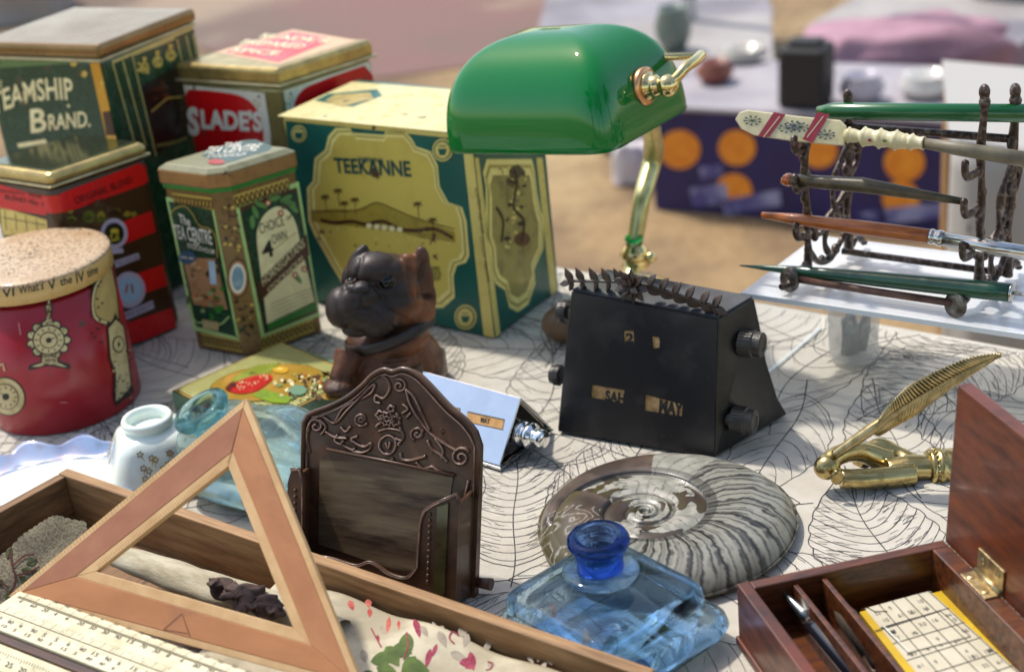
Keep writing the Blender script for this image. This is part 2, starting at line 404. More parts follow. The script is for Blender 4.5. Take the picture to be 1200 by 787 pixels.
def clothfn(u, v):
    # u along, v across; outer margins hang down as a skirt
    U = u * 1.3 - .15; Vv = v * 1.3 - .15
    s = SL + (SR - SL) * min(max(U, 0), 1); d = DP * min(max(Vv, 0), 1); dz = 0; out = Vector((0, 0, 0))
    if U < 0: dz += -U / .15 * .30; out -= E1 * (.012 + .015 * math.sin(d * 40)) * min(1, -U / .05)
    if U > 1: dz += (U - 1) / .15 * .30; out += E1 * (.012 + .015 * math.sin(d * 40)) * min(1, (U - 1) / .05)
    if Vv < 0: dz += -Vv / .15 * .30; out -= E2 * (.012 + .014 * math.sin(s * 38)) * min(1, -Vv / .05)
    if Vv > 1: dz += (Vv - 1) / .15 * .30; out += E2 * (.012 + .014 * math.sin(s * 38)) * min(1, (Vv - 1) / .05)
    p = TP(s, d) + out; p.z = zc(p.x, p.y) - min(dz, .34); return p
mb = MB(); mb.grid(clothfn, 130, 104, m_cloth); mb.build('cloth_sheet', cloth)
# leaf print: thin ribbons a fifth of a millimetre above the weave
lp = MB(); m_leafink = mat('faded_leaf_print', (.028, .027, .03), .8, 0, (.13, .125, .12), ns=60, lo=.45, hi=.75)
def ribbon(pts, w):
    vs = []; fs = []; pts = [Vector((p[0], p[1], 0)) for p in pts]
    for i, p in enumerate(pts):
        t = (pts[min(i + 1, len(pts) - 1)] - pts[max(i - 1, 0)]); t = t.normalized() if t.length > 0 else Vector((1, 0, 0))
        ww = w * (.6 + .6 * abs(noise.noise(p * 70))) * .5; nn = Vector((-t.y, t.x, 0)) * ww
        for s_ in (1, -1): a = p + nn * s_; a.z = zc(a.x, a.y) + .00022; vs.append(a)
    for i in range(len(pts) - 1): fs.append([2 * i, 2 * i + 1, 2 * i + 3, 2 * i + 2])
    lp.add(vs, fs, m_leafink)
def on_table(p, mg=.004):
    q = Vector((p[0], p[1], 0)) - T0; s, d = q.dot(E1), q.dot(E2); return SL + mg < s < SR - mg and mg < d < DP - mg
def leaf(c, ang, Ln, wd, dense=False):
    ca, sa = math.cos(ang), math.sin(ang); bend = random.uniform(-.25, .25)
    def T(x, y):
        y2 = y + bend * Ln * (x * (1 - x) * 4) * .5; return (c[0] + (x - .5) * Ln * ca - y2 * sa, c[1] + (x - .5) * Ln * sa + y2 * ca)
    prof = lambda x: wd * (math.sin(math.pi * x ** .8)) ** .85
    def go(pts, w):
        run = []
        for p in pts:
            if on_table(p): run.append(p)
            else:
                if len(run) > 2: ribbon(run, w)
                run = []
        if len(run) > 2: ribbon(run, w)
    ph = random.uniform(0, 9)
    for s_ in (1, -1):
        go([T(x, s_ * prof(x) * (1 + .03 * math.sin(x * 60 + ph))) for x in [i / 30 for i in range(31)]], .0009)
        nv = random.randint(7, 10) if not dense else 15
        for k in range(nv):
            x0 = .04 + .85 * k / nv; go([T(x0 + .24 * t ** 1.5 * (1 - x0 * .35), s_ * min(prof(min(1, x0 + .24 * t ** 1.5 * (1 - x0 * .35))), prof(min(.97, x0 + .2)) * t ** .8)) for t in [i / 9 for i in range(10)]], .00065)
        for k in range(nv * 2):     # tertiary veins
            x0 = random.uniform(.12, .8); y0 = random.uniform(.2, .75) * prof(x0); go([T(x0 + (.03 + .02 * math.sin(k)) * t, s_ * (y0 + .16 * wd * t + .0006 * math.sin(t * 5 + k))) for t in (0, .33, .66, 1)], .00038)
        if dense:
            for k in range(60):
                x0 = random.uniform(.1, .85); y0 = random.uniform(.1, .9) * prof(x0); go([T(x0 + .01 * t, s_ * (y0 + .003 * t)) for t in (0, 1, 2)], .0004)
    go([T(x, .0015 * math.sin(x * 9 + ph)) for x in [-.14 + i * 1.2 / 30 for i in range(31)]], .0010)
cents = []
tries = 0
while len(cents) < 300 and tries < 30000:
    tries += 1; s = random.uniform(SL, SR); d = random.uniform(0, DP); p = TP(s, d)
    if all((p - q).length > .070 for q in cents): cents.append(p)
for p in cents:
    leaf(p, random.uniform(0, 6.28), random.uniform(.12, .19), random.uniform(.03, .055), random.random() < .2)
tag(lp.build('leaf_print', cloth, recalc=False), kind='stuff')
tb = thing('trestle_table', TP(-.1, .46, -.75), 'stall table hidden beneath the leaf-printed cloth', 'table')
mb = MB(); mb.box(TP(SL, 0, -.03), E1 * (SR - SL), E2 * DP, (0, 0, .028), M['deal']); mb.build('tabletop', tb)
for s, d in ((SL + .06, .06), (SR - .1, .06), (SL + .06, DP - .1), (SR - .1, DP - .1)):
    mb = MB(); mb.box(TP(s, d, GZ), E1 * .04, E2 * .04, (0, 0, -GZ - .031), M['deal']); mb.build('leg', tb)

# ------------------------------------------------------------------ printed tins
def tinbody(name, root, A_, aR, lR, aL, lL, z0, z1, m, bev, grow=0.0, seg=3):
    R_, L_ = V2(aR), V2(aL); A_ = Vector(A_) - (R_ + L_) * grow; lR += 2 * grow; lL += 2 * grow
    b_ = [A_, A_ + R_ * lR, A_ + R_ * lR + L_ * lL, A_ + L_ * lL]
    mb = MB(); mb.hexa([p + Vector((0, 0, z0)) for p in b_], [p + Vector((0, 0, z1)) for p in b_], m)
    return mb.build(name, root, bevel=bev, seg=seg)
cream = tin('cream_print', 'efe3ae'); white = tin('white_print', 'e6e2d2', ns=60)
goldp = tin('gold_print', 'd0b65a', 'b69c46', rough=.35, metal=.3); yellowgold = tin('straw_print', 'dccb72', 'c9b65c', rough=.38)
dkgreen = tin('bottle_green_print', '17402a', '244e36', rough=.25); green = tin('leaf_green_print', '2a7a28', rough=.3)
red = tin('bright_red_print', 'd01018', 'bc0c14', rough=.25, ns=25); crimson = tin('crimson_enamel', '9a1824', 'a82a34', rough=.28, ns=30)
black = tin('black_tin_print', '17130f'); brown = tin('brown_print', '4a2c18'); teal = tin('teal_green_print', '04584e', '086a5c', rough=.28, ns=20)
lightgreen = tin('pale_green_print', 'b0d486'); bluep = tin('slate_blue_print', '2c5670'); blush = tin('terracotta_print', 'b5714a'); pinkish = tin('rosy_print', 'b0463f')

# 1 steamship tin
A1 = Vector((-.3145, 1.226, 0)); aR, aL = D(59.8), D(151.1); hh = .2345
t = thing('large_tea_tin', A1, 'tall dark green tea tin with a tan lid, lettered STEAMSHIP BRAND, back left', 'tin')
Sb = tinbody('tin_body', t, A1, aR, .124, aL, .137, .001, hh - .013, dkgreen, .004)
lidm = mat('tan_lid_enamel', H('96784c'), .18, .55, H('7a6038'), ns=14, lo=.35, hi=.65, rough2=.3)
tinbody('lid', t, A1, aR, .124, aL, .137, hh - .012, hh, lidm, .004, .0022)
tinbody('lid_rim', t, A1, aR, .124, aL, .137, hh - .0150, hh - .0122, M['palegold'], .0012, .0012)
FL = Plane(A1, V2(aL)); FR = Plane(A1, V2(aR)); z = Z(3.279, 0, 0)
pr = Print(FL, (.002, .002, .1345, .219))
pr.poly([z(0, 225), z(345, 225), z(346, 240), z(0, 262)], tin('mid_green_band', '5c7d48'), 1)
pr.text('STEAMSHIP', z(-52, 462), z(286, 388), z(-62, 380), cream, 2, off=.02, arc=.35)
pr.text('B', z(120, 512), z(182, 506), z(116, 420), cream, 2, off=.02)
pr.text('RAND.', z(190, 502), z(350, 488), z(186, 440), cream, 2, off=.02)
pr.text('E', z(-16, 336), z(10, 336), z(-16, 310), cream, 2)
pr.line([z(262, 402), z(268, 412)], .003, cream, 2)
pr.line([z(0, 604), z(70, 560), z(180, 542)], .004, cream, 2)
for x, y in ((285, 243), (325, 285)): pr.ell(z(x, y), 4, 4, goldp, 2)
pr.poly([z(345, 238), z(402, 238), z(490, 600), z(425, 600)], tin('corner_gold', 'c89a3a', 'e6cf7a', rough=.2, metal=.6), 1)
pr.poly([z(395, 430), z(440, 425), z(470, 520), z(410, 520)], brown, 2)
pr.build('front_print', t)
pr = Print(FR, (.002, .002, .122, .219))
gl = tin('gold_lining', 'c4b872', rough=.3, metal=.2)
pr.poly([z(428, 235), z(742, 100), z(745, 112), z(430, 247)], gl, 1)
for x0, y0, x1, y1 in ((432, 240, 520, 560), (470, 228, 560, 560), (508, 215, 600, 600), (680, 150, 705, 262), (715, 138, 738, 240), (742, 130, 760, 230)):
    pr.line([z(x0, y0), z(x1, y1)], .0016, gl, 1)
pr.line([z(512, 212), z(670, 150)], .0016, gl, 1)
for x, y in ((555, 262), (605, 238), (655, 213)):
    pr.ell(z(x, y), 6, 7, goldp, 1); pr.ell(z(x, y - 34), 2.5, 3, goldp, 1); pr.blobs(8, (x / 3.279 - 7, y / 3.279 - 6, x / 3.279 + 7, y / 3.279 + 6), (1, 2.2), [yellowgold, dkgreen], 2)
pr.poly([z(545, 330), z(690, 250), z(735, 520), z(600, 590)], black, 1)
pr.blobs(10, (178, 95, 205, 130), (2, 5), [brown, tin('umber_print', '5e3018')], 2)
pr.line([z(580, 430), z(640, 378), z(700, 372)], .0015, goldp, 3); pr.line([z(600, 560), z(660, 550), z(715, 530)], .003, tin('olive_print', '6d6a3a'), 3)
pr.build('side_print', t)

# 2 slade's tin
A2 = Vector((-.173, 1.235, 0)); aR, aL = D(41.8), D(147.3); hh = .196
t = thing('square_spice_tin', A2, "square red and cream tin lettered SLADE'S with gilt lid, behind the octagonal tin", 'tin')
tinbody('tin_body', t, A2, aR, .103, aL, .1125, .001, hh - .016, tin('olive_gilt_print', '8b8250', '6c6236', metal=.4), .005)
tinbody('lid', t, A2, aR, .103, aL, .1125, hh - .0155, hh, M['gold'], .004, .0015)
tinbody('lid_bead', t, A2, aR, .103, aL, .1125, hh - .0165, hh - .0135, M['palegold'], .0012, .0028)
z = Z(3.579, 180, 20); FL = Plane(A2, V2(aL)); FR = Plane(A2, V2(aR)); TT = Plane(A2 + Vector((0, 0, hh)), V2(aR), V2(aL))
pr = Print(FL, (.003, .002, .109, .179))
pr.poly([z(100, 282), z(465, 318), z(492, 490), z(492, 640), z(170, 640)], white, 1)
pr.poly([z(a, b) for a, b in sp2([(135, 345), (140, 315), (170, 304), (330, 322), (400, 350), (440, 400), (462, 480)]) + [(462, 620), (175, 620)]], red, 2)
pr.line([z(118, 298), z(150, 600)], .001, goldp, 3)
pr.text('S', z(150, 498), z(198, 498), z(140, 376), white, 4, off=.05)
pr.text("LADE'S", z(205, 470), z(462, 482), z(197, 384), white, 4, off=.045)
pr.blobs(7, (298, 112, 306, 126), (.7, 1.6), [goldp, dkgreen], 3)
pr.build('front_print', t)
pr = Print(FR, (.003, .002, .100, .179))
pr.poly([z(545, 312), z(905, 185), z(950, 420), z(570, 470)], white, 1)
pr.poly([z(a, b) for a, b in sp2([(590, 360), (610, 322), (660, 285), (860, 212), (890, 212), (930, 262)])] + [z(925, 270), z(590, 385)], red, 2)
pr.line([z(590, 372), z(930, 262)], .002, pinkish, 3)
pr.blobs(8, (333, 108, 342, 122), (.7, 1.6), [goldp, dkgreen], 3)
pr.build('side_print', t)
pr = Print(TT)
pr.poly([(.008, .008), (.095, .008), (.095, .104), (.008, .104)], tin('peach_print', 'cfa070'), 1, px=False)
pr.poly([(.014, .016), (.078, .030), (.089, .044), (.089, .096), (.014, .096)], red, 2, px=False)
pr.text("SLADE'S", z(440, 88), z(725, 112), z(465, 72), cream, 3); pr.text('PREPARED', z(360, 116), z(620, 136), z(390, 98), cream, 3); pr.text('SPICE', z(320, 150), z(520, 164), z(345, 132), cream, 3)
pr.build('lid_print', t)

# 3 red banded tin
A3 = Vector((-.344, 1.108, 0)); aR, aL = D(42.6), D(144.4); hh = .166
t = thing('red_banded_tin', A3, 'brown and red banded square tin with round seals, behind the crimson round tin', 'tin')
choc = tin('dark_brown_print', '3a2412', '6a4a20', rough=.3, ns=30)
tinbody('tin_body', t, A3, aR, .088, aL, .081, .001, hh - .012, choc, .007)
tinbody('lid', t, A3, aR, .088, aL, .081, hh - .0115, hh - .001, M['gold'], .006, .0015)
tinbody('lid_panel', t, A3, aR, .088, aL, .081, hh - .0012, hh + .0001, mat('mirror_green_lacquer', (.12, .13, .06), .12, .9, (.2, .19, .08), ns=20), .003, -.004)
tinbody('lid_bead', t, A3, aR, .088, aL, .081, hh - .0125, hh - .0105, M['palegold'], .001, .0022)
z = Z(3.279, 0, 160); FL = Plane(A3, V2(aL)); FR = Plane(A3, V2(aR))
def band(pr, p, q, r, s_, m, l=1): pr.poly([p, q, r, s_], m, l)
_b0, _b1 = FR.px(*z(215, 300))[1], FR.px(*z(215, 228))[1]
def rrect(A_, aR_, lR_, aL_, lL_, zz, rc, g):
    r_, l_ = V2(aR_), V2(aL_); out = []
    for (cx_, cy_, sx, sy) in ((rc, rc, -1, -1), (lR_ - rc, rc, 1, -1), (lR_ - rc, lL_ - rc, 1, 1), (rc, lL_ - rc, -1, 1)):
        a0_ = math.atan2(sy, sx) - math.pi / 4
        for k in range(7): a_ = a0_ + math.pi / 2 * k / 6; out.append(A_ + r_ * (cx_ + (rc + g) * math.cos(a_)) + l_ * (cy_ + (rc + g) * math.sin(a_)) + Vector((0, 0, zz)))
    return out
mb = MB(); mb.hexa(rrect(A3, aR, .088, aL, .081, _b0, .0075, .0003), rrect(A3, aR, .088, aL, .081, _b1, .0075, .0003), red); mb.build('red_band', t)
pr = Print(FR, (.0072, .002, .0810, .153)); inkred = tin('dark_red_print', '5c0a0c')
pr.poly([z(215, 225), z(548, 98), z(565, 180), z(232, 300)], red, 1)
pr.text('ORIGINAL BLEND', z(290, 262), z(510, 178), z(283, 234), inkred, 3); pr.text('250 g', z(340, 276), z(425, 244), z(336, 256), inkred, 3)
for y0, y1 in ((318, 290), (525, 498)):
    pr.poly([z(260, y0 + 90), z(595 + (y1 - 290) * .2, y1 - 10), z(612 + (y1 - 290) * .2, y1 + 70), z(270, y0 + 175)], red, 1)
pr.poly([z(400, 745), z(668, 655), z(682, 745), z(420, 820)], red, 1)
pr.blobs(16, (80, 245, 160, 262), (3, 7), [tin('mustard_print', '8a7a28'), choc, tin('moss_print', '58601e')], 1)
lav = tin('lavender_paper', 'b8b0c6', 'a79fb8', rough=.5)
for cx, cy, r in ((437, 372, 16), (495, 588, 19)):
    pr.ell(z(cx, cy), r, r * 1.12, lav, 3); pr.ell(z(cx, cy), r * .72, r * .8, black if cy < 400 else tin('sky_paper', '9ec2dc'), 4)
pr.ell(z(438, 362), 5, 3, tin('yellow_seal', 'cfc038'), 5); pr.text('12', z(424, 392), z(456, 384), z(422, 372), tin('yellow_seal2', 'cfc038'), 5)
pr.line([z(424, 400), z(456, 392)], .0014, tin('yellow_seal3', 'cfc038'), 5)
for s_ in (-1, 1): pr.line([z(495 + s_ * 8, 565), z(495 + s_ * 14, 600)], .0018, pinkish, 5)
pr.poly([z(420, 432), z(470, 428), z(474, 446), z(424, 452)], lav, 3)
pr.poly([z(438, 478), z(530, 446), z(536, 468), z(444, 504)], lav, 3); pr.poly([z(470, 678), z(585, 628), z(592, 658), z(478, 706)], lav, 3)
pr.text('TEA HOUSE', z(446, 496), z(530, 466), z(444, 484), M['inkgrey'], 4); pr.text('FINE QUALITY', z(484, 696), z(586, 652), z(482, 680), M['inkgrey'], 4)
pr.build('side_print', t)
pr = Print(FL, (.0072, .002, .0740, .153))
pr.poly([z(-120, 150), z(168, 232), z(180, 302), z(-110, 262)], red, 1)
pr.text('QUALITY TEAS', z(0, 214), z(160, 240), z(0, 200), inkred, 3); pr.text('BLEND No 1', z(20, 240), z(166, 268), z(20, 222), inkred, 3)
pr.poly([z(0, 270), z(180, 320), z(186, 368), z(10, 380)], yellowgold, 1)
for i in range(4): pr.line([z(20 + i * 40, 285 + i * 10), z(26 + i * 40, 360)], .0007, brown, 2)
pr.line([z(10, 310), z(176, 340)], .0007, brown, 2)
pr.build('front_print', t)

# 4 crimson round tin
c4 = Vector((-.3515, 1.0454, 0)); r4 = .057; h4 = .1245
t = thing('round_clock_tin', c4, 'round crimson tin printed with gilt clocks, numerals on its paper-coloured lid band', 'tin')
mb = MB(); mb.lathe(c4, [(0, 0), (r4 - .001, 0), (r4, .0015), (r4, h4 - .022), (0, h4 - .022)], crimson, 72); mb.build('tin_body', t, weld=True)
parch = mat('speckled_parchment_lid', H('c0a684'), .5, 0, H('5a4028'), ns=380, nd=3, lo=.52, hi=.66, bump=.3, bs=350, bd=.0004, coat=.15, col3=H('a5845c'), ns3=25, lo3=.5, hi3=.7)
bandm = tin('old_paper_band', 'cba869', 'b08a4c', rough=.4)
mb = MB(); mb.lathe(c4, [(0, h4 - .003), (r4 - .003, h4 - .003), (r4 + .0001, h4 - .0022), (r4 + .0012, h4 - .003), (r4 + .0012, h4 - .0175), (r4 - .002, h4 - .018)], bandm, 72); mb.build('lid_band', t)
mb = MB(); mb.lathe(c4, [(0, h4), (r4 * .6, h4 - .0004), (r4 - .004, h4 - .001), (r4 + .0005, h4 - .002), (r4 + .0016, h4 - .0032), (r4 + .0012, h4 - .0042)], parch, 72); mb.build('lid', t)
SC = Cyl(c4, r4); SB = Cyl(c4, r4 + .0012); z = Z(2.714, 0, 230)
pr = Print(SB)
for tx, a, b_, c_ in (('VI', (8, 296), (46, 290), (6, 266)), ("What's", (60, 284), (140, 268), (58, 256)), ('V', (154, 272), (180, 266), (150, 240)), ('the', (192, 258), (230, 248), (190, 232)), ('IV', (244, 250), (270, 242), (240, 216)), ('time', (278, 232), (312, 216), (275, 206))):
    sh_ = lambda p: (p[0], p[1] + 27)
    pr.text(tx, z(*sh_(a)), z(*sh_(b_)), z(*sh_(c_)), M['ink'], 1, off=.012)
pr.build('band_lettering', t)
gp = tin('clock_gilt_print', 'c9b98a', 'a8945c', rough=.35)
def clock(pr, cx, cy, R, base=True):
    e = lambda x, y: (cx + x * R, cy + y * R)
    if base:
        pr.poly([e(-.35, -1.0), e(-.15, -1.6), e(-.28, -2.3), e(-.1, -2.6), e(0, -3.1), e(.12, -2.6), e(.3, -2.3), e(.2, -1.6), e(.4, -1.0)], M['ink'], 1)
        pr.poly([e(-.24, -1.0), e(-.08, -1.7), e(-.16, -2.2), e(0, -2.8), e(.16, -2.2), e(.1, -1.7), e(.28, -1.0)], gp, 2)
        pr.poly([e(-.5, .7), e(-.55, 1.5), e(-1.35, 1.75), e(-1.4, 2.1), e(-.8, 2.0), e(-.3, 1.85), e(.3, 1.85), e(.9, 1.95), e(1.5, 2.05), e(1.5, 1.7), e(.75, 1.45), e(.65, .7)], M['ink'], 1)
        pr.poly([e(-.4, .7), e(-.45, 1.6), e(-1.2, 1.85), e(-.7, 1.85), e(-.2, 1.7), e(.3, 1.7), e(.8, 1.8), e(1.3, 1.9), e(.6, 1.55), e(.55, .7)], gp, 2)
        pr.line([e(-.35, 1.15), e(.5, 1.1)], .0009, M['ink'], 3); pr.line([e(-.25, 1.4), e(.4, 1.35)], .0006, brown, 3)
    for k in range(11):
        a = 6.283 * k / 11; pr.ell(e(1.22 * math.cos(a), 1.1 * math.sin(a)), R * .38, R * .34, M['ink'], 1, n=10)
        pr.ell(e(1.2 * math.cos(a), 1.08 * math.sin(a)), R * .27, R * .24, gp, 2, n=10)
    pr.ell(e(0, 0), R * 1.12, R * 1.05, M['ink'], 3); pr.ell(e(0, 0), R * 1.02, R * .95, gp, 4); pr.ell(e(0, 0), R * .62, R * .58, brown, 5); pr.ell(e(0, 0), R * .54, R * .5, gp, 6)
    for k in range(12):
        a = 6.283 * k / 12; pr.line([e(.7 * math.cos(a), .66 * math.sin(a)), e(.92 * math.cos(a), .86 * math.sin(a))], .0007, M['ink'], 6)
    for k in range(46):
        a, q_ = random.uniform(0, 6.28), random.uniform(1.08, 1.45); pr.ell(e(q_ * math.cos(a), q_ * .95 * math.sin(a)), R * .05, R * .05, random.choice([M['ink'], brown]), 4, n=5)
        if base: pr.ell(e(random.uniform(-.4, .5), random.uniform(.9, 1.75)), R * .05, R * .04, brown, 4, n=5); pr.ell(e(random.uniform(-.12, .12), random.uniform(-2.5, -1.1)), R * .04, R * .06, brown, 4, n=5)
    pr.ell(e(0, 0), R * .2, R * .19, M['ink'], 7); pr.line([e(0, 0), e(.45, -.2)], .0007, M['ink'], 7)
pr = Print(SC)
clock(pr, 155 / 2.714, 230 + 455 / 2.714, 17)
x, y = z(22, 635); pr.ell((x, y), 24, 21, M['ink'], 1, rot=.9); pr.ell((x, y), 22.5, 19.5, gp, 2, rot=.9); pr.ell((x, y), 16, 14, brown, 3, rot=.9); pr.ell((x, y), 15, 13, gp, 4, rot=.9)
for k in range(12): a = 6.283 * k / 12; pr.line([(x + 10 * math.cos(a), y + 9 * math.sin(a)), (x + 13 * math.cos(a), y + 12 * math.sin(a))], .0009, M['ink'], 5)
pr.ell((x, y), 4, 4, M['ink'], 5); pr.line([(x, y), (x - 7, y - 5)], .0008, M['ink'], 6); pr.line([(x - 8, y - 28), (x - 14, y - 34), (x - 4, y - 38), (x - 2, y - 30)], .0016, gp, 3)
pr.poly([z(a, b) for a, b in sp2([(345, 215), (300, 270), (288, 330), (296, 385), (335, 408), (368, 410)])] + [z(382, 400), z(372, 300), z(356, 215)], M['ink'], 1)
pr.poly([z(a, b) for a, b in sp2([(346, 232), (312, 285), (300, 335), (308, 378), (345, 398), (366, 402)])] + [z(376, 390), z(368, 300), z(354, 232)], tin('plain_paper_print', 'b39c62'), 2)
pr.line([z(a, b) for a, b in sp2([(340, 235), (306, 280), (294, 335), (302, 385), (338, 402)], 4)], .0022, gp, 3)
pr.poly([z(338, 412), z(358, 390), z(364, 370), z(376, 395), z(392, 410), z(418, 600), z(424, 622), z(384, 650), z(366, 668), z(358, 640), z(360, 560), z(345, 520)], M['ink'], 4)
pr.poly([z(342, 420), z(364, 392), z(388, 414), z(412, 600), z(380, 640), z(366, 650), z(366, 560), z(350, 515)], gp, 5)
pr.ell(z(372, 470), 7, 10, M['ink'], 6); pr.ell(z(372, 470), 5.6, 8.4, gp, 7); pr.ell(z(372, 470), 1.5, 2.5, M['ink'], 8)
pr.blobs(70, (131, 408, 152, 468), (.5, 1.6), [M['ink'], brown, gp], 6)
for k in range(16):
    x_, y_ = 108 + 7 * math.sin(k * 1.3) + k * .3, 325 + k * 5; pr.ell((z(0, 0)[0] + x_ + 2, y_), 1.6, 1.3, M['ink'], 4, n=8)
for a, b_ in (((125, 330), (150, 322)), ((0, 340), (40, 336)), ((190, 655), (215, 655)), ((220, 290), (250, 284)), ((60, 402), (66, 440))): pr.line([z(*a), z(*b_)], .0006, tin('scratch_metal%d' % a[0], 'b88088'), 1)
pr.build('clock_print', t)
pr = Print(Plane(c4 + Vector((0, 0, h4)), (1, 0, 0), (0, 1, 0)))
faint = tin('faint_lid_print', '8c7456', rough=.5)
for k in range(170):
    a, q_ = random.uniform(0, 6.28), random.uniform(0, .05) ** 1.0; pr.ell((q_ * math.cos(a), q_ * math.sin(a)), random.uniform(.0004, .0011), random.uniform(.0004, .0009), faint, .5, px=False, n=6)
pr.build('lid_print', t)

# 5 octagonal tea tin
A5 = Vector((-.2105, 1.0854, 0)); aR, aL = D(34.5), D(146.07); hh = .1600; lR, lL, ch = .0686, .0618, .0099
t = thing('octagonal_tea_tin', A5, 'octagonal green and gold tea tin lettered CHOICE 4 OWN, left of the teal box', 'tin')
R_, L_ = V2(aR), V2(aL)
def octo(g, zz, c_=ch):
    a, r, l = A5 - (R_ + L_) * g, lR + 2 * g, lL + 2 * g; c_ = c_ + g * .3
    f_ = .0035; q = [a + R_ * c_, a + R_ * (r - f_), a + R_ * r + L_ * f_, a + R_ * r + L_ * (l - c_), a + R_ * (r - c_) + L_ * l, a + R_ * f_ + L_ * l, a + L_ * (l - f_), a + L_ * c_]
    return [p + Vector((0, 0, zz)) for p in q]
bronze = tin('bronze_ornament_ground', '7d6136', '58421f', rough=.35, ns=160, metal=.2)
mb = MB(); mb.hexa(octo(0, .001), octo(0, hh - .018), bronze); mb.build('tin_body', t, bevel=.0008, seg=1)
mb = MB(); mb.hexa(octo(.001, hh - .0195), octo(.001, hh - .0155), green); mb.build('green_rim', t, bevel=.0006, seg=2)
mb = MB(); mb.hexa(octo(.0018, hh - .0153), octo(.0018, hh - .004), tin('copper_lid_edge', 'a07a4a', '8a6238', rough=.35, metal=.4)); mb.hexa(octo(.0018, hh - .0039), octo(-.003, hh), tin('lid_slope_print', '8d8a6a', '6f6e50', rough=.3)); mb.build('lid', t, bevel=.0006, seg=2)
z = Z(2.914, 180, 150); FL = Plane(A5, L_); FR = Plane(A5, R_)
c1 = A5 + R_ * ch; c2 = A5 + L_ * ch; FC = Plane(c2, c1 - c2); TT = Plane(A5 + Vector((0, 0, hh)), R_, L_)
pr = Print(FL, (.0101, .001, .0615, .139))
pr.poly([z(42, 235), z(208, 268), z(296, 728), z(138, 690)], lightgreen, 1); pr.poly([z(52, 250), z(200, 280), z(284, 712), z(146, 676)], dkgreen, 2)
pr.poly([z(100, 440), z(215, 445), z(255, 620), z(140, 600)], tin('town_scene_print', 'a8825c', '7e5c3c'), 3)
pr.blobs(26, (222, 305, 256, 355), (1.5, 5), [blush, brown, tin('buff_print', 'c8a878'), tin('moss_print2', '4c6a34')], 4); pr.poly([z(190, 452), z(212, 452), z(220, 535), z(196, 530)], tin('pale_blue_print', 'a8c4d8'), 5)
pr.text('The', z(92, 322), z(130, 335), z(88, 290), white, 5); pr.text('TEA CENTRE', z(75, 375), z(205, 398), z(68, 326), white, 5, off=.01)
pr.text('OF', z(140, 398), z(160, 400), z(139, 388), white, 5); pr.text('STOCKHOLM', z(120, 408), z(212, 430), z(117, 391), white, 5, off=.005)
pr.ell(z(118, 440), 10, 8, bluep, 5); pr.line([z(96, 438), z(140, 444)], .001, white, 6)
pr.blobs(14, (228, 330, 262, 372), (1.5, 4), [tin('sage_print', '86a070'), green, blush], 5)
pr.line([z(a, b) for a, b in sp2([(120, 600), (150, 660), (190, 655), (230, 668), (262, 640)])], .0012, lightgreen, 6); pr.poly([z(170, 650), z(225, 660), z(226, 690), z(172, 680)], tin('scroll_print', 'b8a878'), 6)
pr.line([z(a, b) for a, b in sp2([(60, 300), (75, 275), (110, 265), (135, 290), (160, 330), (200, 345), (218, 380), (222, 440)])], .0009, goldp, 6)
pr.build('left_print', t)
pr = Print(FC)
pr.ell(z(288, 512), 13, 23, M['ink'], 1); pr.ell(z(288, 512), 11.5, 21, tin('orange_frame_print', 'a8743a'), 2); pr.ell(z(288, 512), 9.5, 18, white, 3); pr.ell(z(288, 512), 7, 14, tin('blue_view_print', '6d93a8', 'a7bcc2'), 4)
pr.blobs(34, (258, 240, 280, 295), (1, 3), [goldp, brown, black, dkgreen], 1); pr.blobs(34, (276, 345, 296, 395), (1, 3), [goldp, brown, black, dkgreen], 1)
pr.build('chamfer_print', t)
pr = Print(FR, (.0101, .001, .0683, .139))
pr.poly([z(278, 260), z(495, 182), z(568, 640), z(368, 722)], lightgreen, 1); pr.poly([z(292, 272), z(488, 202), z(560, 628), z(378, 702)], brown, 2); pr.poly([z(300, 284), z(484, 214), z(552, 590), z(384, 694)], dkgreen, 3)
arch = sp2([(352, 400), (352, 350), (370, 305), (400, 275), (430, 268), (460, 285), (482, 320), (495, 370)])
pr.poly([z(*a) for a in arch] + [z(548, 592), z(386, 668)], cream, 4)
pr.poly([z(386, 668), z(550, 594), z(556, 618), z(390, 690)], green, 5)
pr.text('CHOICE', z(362, 362), z(445, 330), z(355, 328), M['ink'], 5, off=.0); pr.text('OF', z(452, 316), z(470, 308), z(450, 302), M['ink'], 5)
pr.text('4', z(372, 448), z(412, 434), z(362, 392), M['ink'], 5, off=.02); pr.text('OWN', z(405, 398), z(455, 378), z(398, 366), M['ink'], 5, off=0); pr.line([z(414, 410), z(485, 355)], .0009, goldp, 5)
pr.poly([z(352, 525), z(520, 362), z(530, 432), z(365, 588)], brown, 5)
pr.text('HORNSGATANS', z(372, 540), z(515, 402), z(365, 513), cream, 6, off=.0); pr.text('STOCKHOLM', z(390, 566), z(508, 452), z(385, 547), cream, 6, off=.0)
for i in range(5): pr.line([z(398 + i * 3, 600 + i * 13), z(535 + i * 2, 545 + i * 12)], .0005, tin('pale_text%d' % i, '8a7a58'), 5)
for x, y in ((388, 255), (432, 290), (512, 480), (480, 500)): pr.ell(z(x, y), 3.6, 3.6, pinkish, 6); pr.ell(z(x, y), 1.8, 1.8, cream, 7)
for x, y, a in ((345, 285, 1.2), (335, 320, 1.5), (410, 240, -.3), (365, 262, .4), (462, 255, .3), (475, 272, .8), (450, 240, -.5), (488, 510, .9)): pr.ell(z(x, y), 8, 3, tin('leaf_print_%d' % x, '5c8a48'), 5, rot=a)
pr.build('right_print', t)
